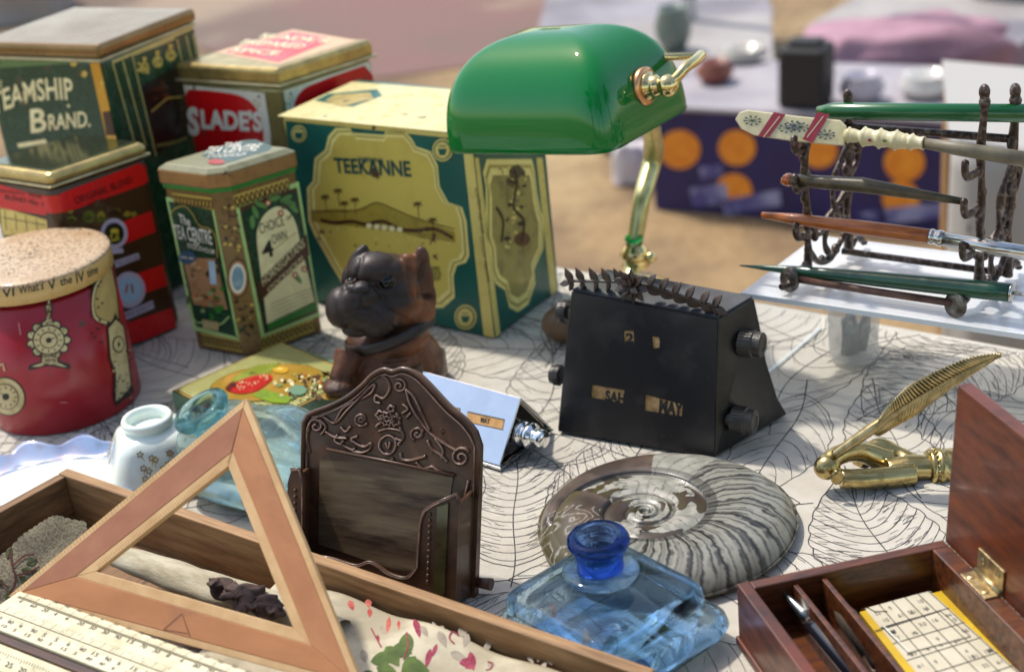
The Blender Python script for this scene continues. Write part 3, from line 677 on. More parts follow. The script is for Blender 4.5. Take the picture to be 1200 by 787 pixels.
for F_, nm in ((FL, 'left'), (FR, 'right')):
    pr = Print(F_)
    for zz in (.004, hh - .034):
        l0, l1 = ch, (lL if F_ is FL else lR) - ch
        pr.poly([(l0, zz), (l1, zz), (l1, zz + .011), (l0, zz + .011)], goldp, 1, px=False)
        for k in range(11):
            x = l0 + (l1 - l0) * (k + .5) / 11; pr.ell((x, zz + .0055), .0021, .0042, brown, 2, px=False, n=8); pr.ell((x, zz + .0055), .0009, .0026, goldp, 3, px=False, n=6)
    pr.build('border_print', t)
pr = Print(TT)
_k = .010; pr.poly([(_k + ch * .7, _k), (lR - _k - ch * .7, _k), (lR - _k, _k + ch * .7), (lR - _k, lL - _k - ch * .7), (lR - _k - ch * .7, lL - _k), (_k + ch * .7, lL - _k), (_k, lL - _k - ch * .7), (_k, _k + ch * .7)], tin('slate_lid_print', '3f5a54', '5d7468'), 1, px=False)
pr.text('TEA CENTRE', z(165, 92), z(350, 80), z(192, 68), white, 3, off=.01); pr.text('THE', z(236, 66), z(296, 62), z(246, 54), white, 3); pr.text('STOCKHOLM', z(180, 106), z(310, 98), z(190, 94), white, 3, off=0)
pr.ell(z(215, 118), 10, 3, pinkish, 3)
pr.build('lid_print', t)

# 6 teal presentation box
A6 = Vector((-.0138, 1.0719, 0)); aL, aR = D(142.95), D(55.2); hh = .170; lL, lR = .1926, .1013
t = thing('tea_gift_box', A6, 'large teal and straw-gold tea box lettered TEEKANNE, behind the bulldog', 'box')
tinbody('box_body', t, A6, aR, lR, aL, lL, .001, hh, teal, .0012, seg=2)
z = Z(2.459, 320, 80); FL = Plane(A6, V2(aL)); FR = Plane(A6, V2(aR)); TT = Plane(A6 + Vector((0, 0, hh)), V2(aR), V2(aL))
pr = Print(FL, (.0003, .001, .1923, .1695))
pr.poly([z(24, 132), z(500, 184), z(560, 190), z(560, 208), z(500, 200), z(24, 150)], yellowgold, 1); pr.poly([z(22, 132), z(34, 133), z(40, 200), z(27, 200)], yellowgold, 1)
pr.poly([z(543, 190), z(582, 190), z(643, 778), z(608, 774)], yellowgold, 1); pr.poly([z(440, 758), z(610, 772), z(612, 784), z(440, 770)], yellowgold, 1)
out = [(180, 172), (222, 172), (232, 186), (320, 192), (328, 178), (380, 180), (402, 205), (412, 225), (455, 240), (475, 280), (480, 340), (505, 385), (545, 400), (558, 440), (566, 540), (556, 560), (530, 568), (520, 600), (524, 660), (490, 690), (400, 690), (330, 660), (200, 620), (170, 570), (120, 480), (102, 440), (98, 345), (115, 325), (120, 260), (150, 235), (160, 195)]
cx = sum(p[0] for p in out) / len(out); cy = sum(p[1] for p in out) / len(out); shr = lambda k: [z(cx + (a - cx) * k, cy + (b - cy) * k) for a, b in out]
tan_ = tin('old_gold_print', 'b0a04c', '98883c')
pr.poly([z(*a) for a in out], tin('straw_pale', 'eadc88', rough=.33), 1); pr.poly(shr(.965), tan_, 2); pr.poly(shr(.945), tin('straw_pale2', 'eadc88', rough=.33), 3); pr.poly(shr(.905), tin('khaki_gold_print', 'd4c05c', 'c4ae4e', rough=.33, ns=20), 4)
pr.text('TEEKANNE', z(182, 300), z(402, 312), z(176, 256), tin('deep_teal_letters', '0f4a4c'), 6, off=.025); pr.text('WIENNA', z(248, 268), z(322, 272), z(247, 254), tin('deep_teal_letters2', '0f4a4c'), 6)
hill = [(112, 412), (180, 404), (240, 408), (300, 384), (350, 404), (390, 424), (440, 440), (525, 470), (528, 500), (440, 490), (360, 470), (260, 458), (170, 448), (112, 440)]
pr.poly([z(*p) for p in hill], tin('umber_gold_print', 'a8943c', '8a7830'), 5)
pr.line([z(*p) for p in sp2([(140, 436), (180, 444), (230, 440), (270, 448), (320, 440), (370, 462), (420, 466), (470, 462), (522, 488)])], .0032, brown, 6)
pr.line([z(*p) for p in sp2([(112, 410), (240, 408), (300, 386), (350, 404), (420, 432), (525, 462)])], .0008, brown, 6)
for x, y in ((190, 350), (153, 368), (208, 386), (238, 376), (419, 388), (462, 434)):
    for k in range(6): a = 6.283 * k / 6 + .3; pr.line([z(x, y), z(x + 14 * math.cos(a), y + 9 * math.sin(a) + 3)], .0011, brown, 6)
    pr.line([z(x, y), z(x + 4, y + 46)], .0006, brown, 6)
for x in range(280, 380, 22): pr.ell(z(x, 452 + (x - 280) * .12), 3.6, 3.2, cream, 7)
pr.blobs(60, (385, 262, 530, 290), (.4, 1.2), [brown, cream, tan_], 6)
for x, y, r in ((556, 716, 13), (490, 235, 12), (76, 188, 9)):
    pr.ell(z(x, y), r, r * 1.12, yellowgold, 3); pr.ell(z(x, y), r * .85, r * .95, teal, 4); pr.ell(z(x, y), r * .72, r * .82, yellowgold, 5)
    pr.poly([z(x - 12, y - 4), z(x + 14, y - 4), z(x + 8, y + 14), z(x - 7, y + 14)], teal, 6); pr.line([z(x - 10, y - 12), z(x + 10, y - 12)], .0008, teal, 6)
pr.text('TRADITION', z(452, 612), z(486, 610), z(448, 570), tin('olive_letters', '6a6a30'), 6)
pr.build('front_print', t)
pr = Print(FR, (.0003, .001, .101, .1695))
pr.poly([z(570, 258), z(592, 258), z(655, 764), z(642, 778)], yellowgold, 1)
for tx, a, b_, c_ in (('SORTEN', (579, 345), (590, 405), (588, 343)), ('TEE AUS', (588, 412), (600, 478), (597, 410)), ('CEYLON', (594, 486), (604, 545), (603, 484)), ('TEEKANNE', (604, 552), (616, 616), (613, 550))): pr.text(tx, z(*a), z(*b_), z(*c_), brown, 2)
so = [(615, 262), (745, 262), (752, 290), (760, 360), (770, 410), (778, 430), (778, 520), (760, 560), (752, 580), (755, 620), (735, 680), (705, 702), (680, 690), (668, 640), (640, 620), (630, 590), (625, 520), (612, 480), (612, 340), (604, 300)]
cx = sum(p[0] for p in so) / len(so); cy = sum(p[1] for p in so) / len(so); shr = lambda k: [z(cx + (a - cx) * k, cy + (b - cy) * k) for a, b in so]
pr.poly([z(*a) for a in so], tin('straw_pale3', 'eadc88', rough=.33), 1); pr.poly(shr(.93), tan_, 2); pr.poly(shr(.89), tin('straw_pale4', 'eadc88', rough=.33), 3); pr.poly(shr(.8), tin('picture_ground', '9c9150', '6e6638', ns=60), 4)
pr.blobs(40, (592, 195, 615, 290), (1, 4), [brown, tin('grey_olive_print', '6c6840'), yellowgold, black], 5)
for p in ([(690, 290), (700, 330), (690, 400), (720, 440), (712, 500)], [(640, 400), (660, 440), (655, 500)], [(700, 280), (720, 300)]): pr.line([z(*q) for q in sp2(p)], .0028, black, 6)
pr.ell(z(715, 492), 9, 8, brown, 6); pr.ell(z(695, 300), 7, 8, black, 6)
pr.poly([z(758, 258), z(776, 258), z(818, 640), z(800, 655)], yellowgold, 1); pr.line([z(745, 262), z(790, 655)], .003, teal, 0.5)
pr.build('side_print', t)
pr = Print(TT)
pr.poly([(.0005, .0005), (lR - .0005, .0005), (lR - .0005, lL - .0005), (.0005, lL - .0005)], tin('pale_gold_lid', 'd6c88c', 'c0ad68', rough=.4), 1, px=False)
pr.poly([z(120, 95), z(160, 75), z(300, 62), z(315, 80), z(230, 112)], teal, 2); pr.poly([z(150, 96), z(180, 78), z(280, 72), z(290, 90), z(200, 112)], tin('tan_landscape', 'b9a25a', '8a7640'), 3)
pr.build('lid_print', t)

# 7 flat strawberry tin
hz = .0155; a7 = P(200, 458, hz); aR, aL = D(41.3), D(-45.0)
t = thing('flat_fruit_tin', Vector((a7.x, a7.y, 0)), 'flat square tin lid with green pinstripes and a painted strawberry oval, under the bulldog\'s paw', 'tin')
A7 = Vector((a7.x, a7.y, 0)); lR, lL = .104, .107
sage = tin('sage_side', '6f8d70', '5c7a60'); tinbody('tin_body', t, A7, aR, lR, aL, lL, .001, hz, sage, .0012, seg=2)
z = Z(5, 190, 380); TT = Plane(A7 + Vector((0, 0, hz)), V2(aR), V2(aL)); pr = Print(TT)
def sq(k): return [(k, k), (lR - k, k), (lR - k, lL - k), (k, lL - k)]
pr.poly(sq(.0006), tin('umber_border', '4c3a22'), 1, px=False); pr.poly(sq(.0022), goldp, 2, px=False); pr.poly(sq(.0034), brown, 3, px=False); pr.poly(sq(.0044), tin('pinstripe_cream', 'c9c27e', rough=.35), 4, px=False)
st = tin('pinstripe_green', '5e6b34', rough=.35)
for k in range(34):
    x = .006 + k * (lR - .0105) / 34; pr.poly([(x, .0046), (x + .0012, .0046), (x + .0012, lL - .0046), (x, lL - .0046)], st, 5, px=False)
cx, cy = lR * .5, lL * .5
pr.ell((cx, cy), .0435, .0305, brown, 6, px=False, n=40, rot=.8); pr.ell((cx, cy), .0428, .0298, tin('olive_orange_ground', '9a7a24', 'b9852c', ns=40), 7, px=False, n=40, rot=.8)
pr.poly([z(400, 365), z(415, 330), z(470, 290), z(560, 250), z(700, 235), z(620, 300), z(480, 330)], tin('yellow_green_print', '7f8a2c'), 8)
pr.poly([z(*p) for p in [(530, 430), (600, 390), (700, 420), (760, 440), (740, 475), (640, 470)]], tin('lime_leaf_print', '7f9a24', '5c7a1a'), 9)
pr.poly([z(*p) for p in sp2([(372, 392), (400, 408), (470, 420), (560, 400), (620, 360), (650, 325), (610, 305), (540, 315), (450, 345), (400, 372)])], tin('strawberry_print', 'b01a14', 'c8361e', ns=60), 10)
for k in range(34):
    x = random.uniform(420, 620); y = 405 - (x - 400) * .3 + random.uniform(-38, 10); pr.ell(z(x, y), .8, .6, cream, 11, n=6)
pr.poly([z(*p) for p in sp2([(372, 392), (400, 360), (430, 352), (440, 372), (410, 392), (400, 410)])], tin('dark_red_shade', '5a120e'), 11)
pr.ell(z(698, 280), 9, 4, tin('plum_print', 'c89a20'), 10); pr.ell(z(694, 276), 4, 1.6, tin('plum_light', 'e4c860'), 11)
pr.blobs(50, (322, 443, 385, 470), (1, 3.4), [tin('hazel_print', 'a08a4a'), tin('sage2_print', '7d8c5c'), cream, brown, tin('blossom_print', 'c9bd8e')], 10, jag=.5)
pr.blobs(20, (345, 438, 395, 452), (1, 3), [tin('orange_print', 'b5651c'), brown, tan_], 10, jag=.5); pr.ell(z(800, 400), 10, 6, tin('verdigris_print', '6c8f74'), 11); pr.ell(z(1000, 440), 12, 4, tin('ochre_print', 'a8823a'), 11)
pr.build('lid_print', t)

# ------------------------------------------------------------------ black perpetual calendar
zt = .099
bl, br, bk = P(653, 506), P(838, 537), P(923, 487); bl2 = bl + (bk - br)
_FF = Plane(bl, br - bl, P(669, 341, zt) - bl)
tr_, tl_, tk_ = _FF.at(_FF.px(842, 374)), P(669, 341, zt), P(884, 349, zt); tl2 = tl_ + (tk_ - tr_)
t = thing('desk_calendar', br, 'black wedge-shaped desk calendar with a leaf wreath along its top', 'calendar')
cr = (bk.lerp(tk_, .5) - (bk - br) * .1, bl2.lerp(tl2, .5) - (bk - br) * .1)          # waist of the concave back
mb = MB(); up = Vector((0, 0, .0012))
prof_r = [br + up, bk + up, bk.lerp(tk_, .18) - (bk - br) * .055, cr[0] + (bk - br) * .035, bk.lerp(tk_, .78) - (bk - br) * .02, tk_, tr_]
prof_l = [bl + up, bl2 + up, bl2.lerp(tl2, .18) - (bk - br) * .055, cr[1] + (bk - br) * .035, bl2.lerp(tl2, .78) - (bk - br) * .02, tl2, tl_]
mb.hexa(prof_r, prof_l, M['blackside']); mb.build('case', t, bevel=.0012)
FF = Plane(bl, br - bl, tl_ - bl); z = Z(3.147, 640, 300)
ins = FF.n * .0016
FF2 = Plane(bl + FF.n * .0018, br - bl, tl_ - bl)
wins = [[z(283, 276), z(322, 276), z(325, 322), z(286, 320)], [z(388, 294), z(416, 300), z(424, 338), z(392, 342)], [z(166, 474), z(288, 494), z(290, 546), z(164, 522)], [z(364, 510), z(504, 546), z(500, 592), z(360, 570)]]
outer = [FF2.px(*proj_(p)) for p in (bl.lerp(tr_, .008), br.lerp(tl_, .008), tr_.lerp(bl, .008), tl_.lerp(br, .008))]
holes = [[FF2.px(*p) for p in w] for w in wins]; loops = [outer] + holes; allp = [q for l in loops for q in l]; n_ = len(allp)
mb = MB(); tri = geometry.tessellate_polygon([[Vector((q.x, q.y, 0)) for q in l] for l in loops])
fs = [list(f) for f in tri] + [[i + n_ for i in f] for f in tri]; k0 = 0
for l in loops:
    for i in range(len(l)): fs.append([k0 + i, k0 + (i + 1) % len(l), n_ + k0 + (i + 1) % len(l), n_ + k0 + i])
    k0 += len(l)
mb.add([FF2.at(q) for q in allp] + [FF2.at(q) - FF2.n * .0016 for q in allp], fs, M['black']); mb.build('front_plate', t)
topm = mat('slate_black_top', (.03, .035, .042), .3, 0, (.08, .085, .09), ns=60, lo=.4, hi=.75)  # top plate a paler slate tone than the black case
mb = MB(); c0 = (tr_ + tl2) / 2; mb.prism([c0.lerp(p, .985) + Vector((0, 0, .0003)) for p in (tr_, tk_, tl2, tl_)], (0, 0, .0012), topm); mb.build('top_plate', t, bevel=.0004)
FF2 = Plane(bl + FF.n * .0018, br - bl, tl_ - bl)
def window(pts, name='window'):
    q = [FF2.px(*p) for p in pts]; mb = MB()
    c_ = sum(q, Vector((0, 0))) / len(q); q = [c_ + (a - c_) * 1.25 for a in q]
    mb.flat([FF2.at(a, -6.6) for a in q], M['window']); w = mb.build(name, t, recalc=False)
    return w
sp_r = random.Random(3); pr = Print(FF2); scm = mat('fine_dust_scratch', (.07, .07, .072), .6)
for k in range(26):
    x_, y_ = sp_r.uniform(670, 832), sp_r.uniform(372, 520); a_ = sp_r.uniform(0, 3.1); l_ = sp_r.uniform(.4, 7) if k % 3 == 0 else .7; pr.line([(x_, y_), (x_ + l_ * math.cos(a_), y_ + l_ * math.sin(a_) * .6)], .00022, scm, .5)
pr.build('surface_scratches', t)
w = window([z(283, 276), z(322, 276), z(325, 322), z(286, 320)]); pr = Print(FF2); pr.text('2', z(290, 322), z(320, 324), z(290, 284), M['ink'], -5.6, off=.05); pr.build('day_number', w)
w = window([z(388, 294), z(416, 300), z(424, 338), z(392, 342)]); pr = Print(FF2)
pr.poly([z(418, 300), z(424, 300), z(424, 342), z(414, 342)], M['ink'], -5.6); pr.build('day_number', w)
w = window([z(166, 474), z(288, 494), z(290, 546), z(164, 522)]); pr = Print(FF2); pr.text('SAH', z(214, 536), z(288, 550), z(216, 494), M['ink'], -5.6, off=.05); pr.build('weekday_lettering', w)
w = window([z(364, 510), z(504, 546), z(500, 592), z(360, 570)]); pr = Print(FF2); pr.text('MAY', z(412, 578), z(500, 594), z(416, 528), M['ink'], -5.6, off=.05); pr.build('month_lettering', w)
knm = mat('ribbed_black_knob', (.018, .016, .014), .4, 0, (.06, .05, .04), ns=120, bump=.4, bs=400)
side_n = (br - bl).normalized()
def knob(px0, px1, r, side, nm='knob'):
    sp_ = Plane(br if side > 0 else bl, bk - br, tr_ - br)
    q = sp_.px(*px0); o = sp_.at(q); ax = (side_n * side).normalized(); Ln = .019 if side > 0 else .009
    mb = MB(); rr = []
    prof = [(0, 0), (r * .55, 0), (r * .55, Ln * .18), (r, Ln * .2), (r, Ln * .66), (r * .9, Ln * .7), (r * .9, Ln * .96), (r * .82, Ln), (r * .5, Ln), (r * .45, Ln - .0006), (0, Ln - .0006)]
    mb.lathe(o, prof, knm, 28, axis=ax, smooth=False); k = mb.build(nm, t)
    mb = MB(); x = Vector((0, 0, 1)); x = (x - ax * x.dot(ax)).normalized(); y = ax.cross(x)
    for i in range(28):
        a = 6.283 * i / 28; d = x * math.cos(a) + y * math.sin(a); e = ax.cross(d)
        mb.box(o + ax * (Ln * .22) + d * (r - .0001) - e * .0003, e * .0006, d * .0006, ax * (Ln * .42), knm)
    tag(mb.build('knurling', k), kind='stuff')
knob((862, 400), 0, .0092, 1); knob((853, 490), 0, .0092, 1)
knob((669, 366), 0, .008, -1); knob((660, 440), 0, .007, -1)
# wreath
leafm = M['bead']; wn_ = (tk_ - tr_).normalized(); base0, base1 = A(668, 328, tl_.y + .002), A(838, 356, tr_.y + .002)
wreath = MB(); mid = spline([base0 + Vector((0, 0, -.002)), base0.lerp(base1, .25) + Vector((0, 0, .002)), base0.lerp(base1, .5) + Vector((0, 0, .0045)), base0.lerp(base1, .75) + Vector((0, 0, .001)), base1 + Vector((0, 0, -.003))], 6)
wreath.tube([p + Vector((0, 0, .0012)) for p in mid], .0011, leafm, 8); wr = wreath.build('wreath_stem', t)
def wleaf(p, d, ln, wd, nrm):
    d = d.normalized(); s_ = d.cross(nrm).normalized(); n_ = s_.cross(d)
    mb = MB()
    def fn(u, v):
        a = 6.283 * v; w_ = wd * math.sin(math.pi * min(.98, max(.02, u)) ** .8); return p + d * (ln * u) + s_ * (w_ * math.cos(a)) + n_ * (w_ * .45 * math.sin(a) + .0006 * math.cos(a * 2) * math.sin(3.14 * u))
    mb.grid(fn, 7, 10, leafm, wrap=True); mb.build('leaf', wr)
vn = -(wn_) * .8 + Vector((0, 0, .6)); ax = (base1 - base0).normalized()
for i in range(12):
    for sgn in (1, -1):
        f_ = .03 + .94 * i / 11
        if .43 < f_ < .52: continue
        k = f_ * (len(mid) - 1); p = mid[int(k)].lerp(mid[min(int(k) + 1, len(mid) - 1)], k % 1)
        dirx = -ax if f_ < .5 else ax
        wleaf(p, dirx * .55 + Vector((0, 0, 1)) * (.8 if sgn > 0 else -.55) + wn_ * (.1 if sgn > 0 else .35), .0118, .0036, vn)
wleaf(mid[0], -ax + Vector((0, 0, -.3)), .009, .0024, vn); wleaf(mid[-1], ax + Vector((0, 0, -.3)), .009, .0024, vn)
cm = base0.lerp(base1, .47) + Vector((0, 0, .0055))
for k in range(9): a = 6.283 * k / 9; wleaf(cm - wn_ * .003, ax * math.cos(a) + Vector((0, 0, 1)) * math.sin(a) - wn_ * .2, .0135, .0036, vn)
for k in range(6): a = 6.283 * k / 6; wleaf(cm - wn_ * .005, ax * math.cos(a) + Vector((0, 0, 1)) * math.sin(a) - wn_ * .5, .009, .0028, vn)

# ------------------------------------------------------------------ chrome calendar
B = Vector((-.0183, .8621, 0)); yw = -.709; wv = Vector((math.cos(yw), math.sin(yw), 0)); dv = Vector((-math.sin(yw), math.cos(yw), 0)); Wd, Dp, Hc = .088, .0607, .0415
t = thing('chrome_calendar', B, 'chrome tent-shaped calendar between the letter rack and the black calendar', 'calendar')
mb = MB(); mb.box(B - wv * Wd + Vector((0, 0, .0008)), wv * (Wd + .001), dv * Dp, (0, 0, .0022), M['chrome']); mb.build('base_plate', t, bevel=.0005)
ap = dv * (Dp * .5) + Vector((0, 0, Hc)); f0 = dv * .001 + Vector((0, 0, .004)); b0 = dv * (Dp - .001) + Vector((0, 0, .004))
fp = Plane(B - wv * Wd + f0, wv, ap - f0)
mb = MB(); mb.prism([B - wv * Wd + f0, B + f0, B + ap, B - wv * Wd + ap], -fp.n * .0012, M['chrome']); mb.build('front_panel', t, bevel=.0004)
mb = MB(); mb.prism([B - wv * Wd + b0, B + b0, B + ap, B - wv * Wd + ap], (dv * -.0008 + Vector((0, 0, -.0008))), M['chrome']); mb.build('rear_panel', t, bevel=.0003)
mb = MB(); mb.prism([B - wv * .003 + f0 + dv * .002, B - wv * .003 + b0 - dv * .002, B - wv * .003 + ap - Vector((0, 0, .002))], wv * -.001, mat('dark_mirror_steel', (.25, .24, .23), .08, 1)); mb.build('end_panel', t)
z = Z(6.055, 500, 430)
for pts, tx, tp in (([z(180, 286), z(236, 292), z(230, 376), z(172, 370)], 'Q', (z(184, 362), z(216, 366), z(190, 304))), ([z(292, 316), z(552, 372), z(540, 444), z(282, 388)], 'MAY', (z(384, 392), z(450, 404), z(388, 352)))):
    pr = Print(fp); pr.poly(pts, mat('tan_card', H('d2a468'), .6, 0, H('b98b50'), ns=150), 1); w = pr.build('window', t)
    pr = Print(fp); pr.line(pts, .0006, M['ink'], 2, closed=True); pr.text(tx, *tp, M['ink'], 2, off=.03); pr.build('window_lettering', w)
o = B + dv * (Dp * .42) + Vector((0, 0, .017))
mb = MB(); mb.lathe(o, [(0, 0), (.0085, 0), (.0085, .003), (.007, .0035), (.007, .006), (.0085, .0065), (.009, .009), (.009, .0105), (.006, .012), (.006, .014), (.0065, .0145), (.0065, .0195), (.0055, .021), (0, .021)], M['chrome'], 36, axis=wv); mb.build('knob', t)
mb = MB(); mb.lathe(o - wv * (Wd), [(0, 0), (.008, 0), (.008, -.008), (.006, -.010), (0, -.010)], M['chrome'], 30, axis=wv); mb.build('knob', t)

# ------------------------------------------------------------------ carved letter rack
x, y, yaw, tilt, Wr = -.0384, .7199, -.4516, .3421, .1178
rw = Vector((math.cos(yaw), math.sin(yaw), 0)); rn = Vector((-math.sin(yaw), math.cos(yaw), 0)); rU = Vector((0, 0, 1)) * math.cos(tilt) + rn * math.sin(tilt)
RO = Vector((x, y, 0)) - rw * Wr; RP = Plane(RO, rw, rU); z = Z(2.8125, 340, 420)
bake = mat('dark_carved_bakelite', (.048, .020, .009), .36, 0, (.13, .058, .028), ns=45, lo=.4, hi=.75, bump=.35, bs=160, bd=.0006, rough2=.5, coat=.15)
rub = mat('rubbed_relief_edge', (.34, .22, .17), .42, 0, (.06, .028, .02), ns=90, lo=.4, hi=.65)
t = thing('letter_rack', RO, 'dark brown letter rack with scrollwork crest and open pocket, behind the tray', 'letter rack')
outl = [(0, 0), (0, .06), (.0, .091), (.003, .096)] + sp2([(.0076, .0986), (.018, .103), (.0299, .1097), (.040, .118), (.0463, .1245), (.0537, .1285), (.0600, .1280), (.0667, .1302), (.0745, .1285), (.082, .1235), (.0964, .1115), (.1076, .1042), (.114, .098)]) + [(.1175, .0897), (.1178, .06), (.1178, 0)]
mb = MB(); mb.prism([RP.at(p) for p in outl], -RP.n * .0055, bake); mb.build('back_board', t, bevel=.001)
mb = MB(); rim_in = [RP.at((p[0], p[1])) + RP.n * .0006 for p in outl[1:-1]]
mb.tube(rim_in, .0017, bake, 8); mb.build('rim_moulding', t)
mb = MB(); cxx = .0589
mb.tube([RP.at((cxx + (p[0] - cxx) * .955, p[1] - .0028 if p[1] > .09 else p[1])) + RP.n * .0013 for p in outl[1:-1]], .00055, rub, 6); mb.build('rubbed_rim_line', t)
mb = MB(); g_ = mat('brown_grey_recess', H('7d6c52'), .42, 0, H('4a3526'), ns=14, nd=8, stretch=(1, 1, 9), lo=.35, hi=.65, col3=H('2a1a12'), ns3=12, lo3=.5, hi3=.64)
q = [RP.px(*z(*p)) for p in ((130, 300), (540, 385), (500, 640), (420, 720), (95, 610), (100, 330))]
mb.prism([RP.at(a) + RP.n * .0002 for a in q], RP.n * .0006, g_); mb.build('recessed_panel', t)
mb = MB(); mb.tube([RP.at(RP.px(*z(*p))) + RP.n * .0015 for p in ((125, 296), (330, 338), (545, 384))], .0011, bake, 8); mb.build('picture_rail', t)
rel = []
def sc(cx_, cy_, r0, turns, a0=0, sg=1): return [(cx_ + r0 * (1 - .85 * k / 18) * math.cos(a0 + sg * turns * 6.283 * k / 18), cy_ + r0 * (1 - .85 * k / 18) * math.sin(a0 + sg * turns * 6.283 * k / 18)) for k in range(19)]
rel += [sc(88, 222, 28, 1.4, 2.5), sc(565, 325, 34, 1.6, -.6, -1), sc(362, 90, 24, 1.5, 4.4), sc(236, 200, 24, 1.6, .5), sc(422, 248, 24, 1.6, 2), sc(238, 200, 11, .9, 2), sc(422, 248, 11, .9, 0)]
rel += [sp2(p) for p in ([(75, 192), (110, 190), (150, 212), (190, 170), (230, 130), (278, 84), (272, 110), (240, 132)], [(150, 212), (175, 165), (215, 140)], [(300, 52), (322, 70), (330, 100), (310, 130), (286, 120), (282, 140), (300, 146)], [(384, 100), (398, 150), (430, 205), (470, 250), (520, 285), (548, 300)], [(384, 100), (412, 130), (440, 190), (462, 235)],
    [(160, 250), (150, 270), (185, 290), (230, 308), (262, 300), (268, 280), (245, 290), (215, 275), (205, 262), (225, 256)], [(295, 238), (330, 230), (370, 240), (372, 268), (350, 262)], [(300, 268), (296, 290), (312, 312), (336, 312), (350, 290), (346, 262), (322, 252), (300, 268)], [(366, 310), (372, 330), (400, 335), (450, 322)], [(418, 340), (440, 362), (470, 356), (498, 374), (524, 384)],
    [(455, 268), (470, 300), (500, 318), (520, 340)], [(318, 276), (326, 296), (332, 274)], [(170, 225), (186, 240), (202, 222)], [(120, 240), (150, 258), (190, 262)], [(60, 230), (58, 270), (66, 310)], [(374, 150), (390, 165), (372, 180)], [(400, 178), (385, 195)], [(590, 400), (578, 470), (584, 560)], [(100, 200), (120, 225), (105, 250)], [(480, 262), (505, 300), (500, 330)])]
for cx_, cy_, r_, n_ in ((322, 198, 26, 8), (322, 198, 11, 6), (300, 185, 16, 5), (350, 205, 18, 5), (335, 165, 12, 5)):
    rel.append([(cx_ + r_ * (.65 + .35 * (k % 2)) * math.cos(6.283 * k / (2 * n_)), cy_ + r_ * (.65 + .35 * (k % 2)) * math.sin(6.283 * k / (2 * n_))) for k in range(2 * n_ + 1)])
for k in range(14):
    a, b_ = random.uniform(150, 500), random.uniform(150, 340)
    if b_ < 330 - .0 and abs(a - 335) < (b_ - 60) * 1.1: rel.append(sp2([(a, b_), (a + random.uniform(-14, 14), b_ + 8), (a + random.uniform(-16, 16), b_ + 14)]))
for i, p in enumerate(rel):
    if max(b_ for a, b_ in p) > 600: continue
    pts = [RP.at(RP.px(*z(*q))) + RP.n * .0003 for q in p]
    mb = MB(); mb.tube(pts, .00125, bake, 6); o_ = mb.build('scroll_relief', t)
    mb = MB(); mb.tube([v + RP.n * .00095 for v in pts], .0005, rub, 5); mb.build('rubbed_highlight', o_)
# pocket: two wings and a curved front rail standing forward of the board
pn = RP.n; PD = .021
PF = Plane(RO + pn * PD, rw, rU)
fr_out = [(0.002, .0015), (.002, .058), (.0045, .0665), (.010, .0675), (.0125, .060), (.0135, .026)] + sp2([(.0135, .026), (.018, .017), (.032, .0165), (.050, .0145), (.060, .018), (.072, .013), (.084, .0125), (.0905, .020)]) + [(.0915, .045), (.094, .053), (.100, .058), (.114, .0655), (.1155, .060), (.1155, .0015)]
mb = MB(); mb.prism([PF.at(p) for p in fr_out], -pn * .003, bake); mb.build('pocket_front', t, bevel=.0009)
mb = MB(); mb.tube([PF.at(p) + pn * .0006 for p in fr_out[2:-1]], .0011, bake, 8); mb.build('pocket_rim', t)
mb = MB(); mb.tube([PF.at((p[0] + .0003, p[1] - .0004)) + pn * .0015 for p in fr_out[2:-1]], .0004, rub, 5); mb.build('rubbed_rim_line', t)
for xx in (.002, .1125):
    mb = MB(); mb.prism([RP.at((xx, .0015)), RP.at((xx, .064)), PF.at((xx, .060)) - pn * .003, PF.at((xx, .0015)) - pn * .003], rw * .003, bake); mb.build('pocket_side', t, bevel=.0006)
mb = MB(); mb.prism([RP.at((.0052, .0015)), RP.at((.1122, .0015)), PF.at((.1122, .0015)) - pn * .0032, PF.at((.0052, .0015)) - pn * .0032], rU * .003, bake); mb.build('pocket_floor', t)
for k in range(12):
    mb = MB(); mb.ell(PF.at((.0975, .012 + k * .0036)) + pn * .0004, .0012, .0012, .0014, bake, 8, 6); mb.build('bead', t)
    if k < 9: mb = MB(); mb.ell(PF.at((.0075, .022 + k * .0040)) + pn * .0004, .0011, .0011, .0013, bake, 8, 6); mb.build('bead', t)
mb = MB(); gm = mat('olive_reflection_tint', (.075, .07, .02), .18, 0, (.015, .012, .006), ns=30, coat=.3)
mb.prism([PF.at(p) + pn * .0002 for p in ((.1015, .003), (.109, .003), (.1095, .0605), (.1025, .0575))], pn * .0014, gm); mb.build('olive_reflection_strip', t, bevel=.0005)  # olive strip stands in for a reflection on the right post
mb = MB(); fo = Vector((x, y, 0)) + rn * .006 + rw * .003 + Vector((0, 0, .007)); mb.tube([fo - rw * .004, fo + rw * .006], [.003, .0038], bake, 10); mb.build('foot', t)

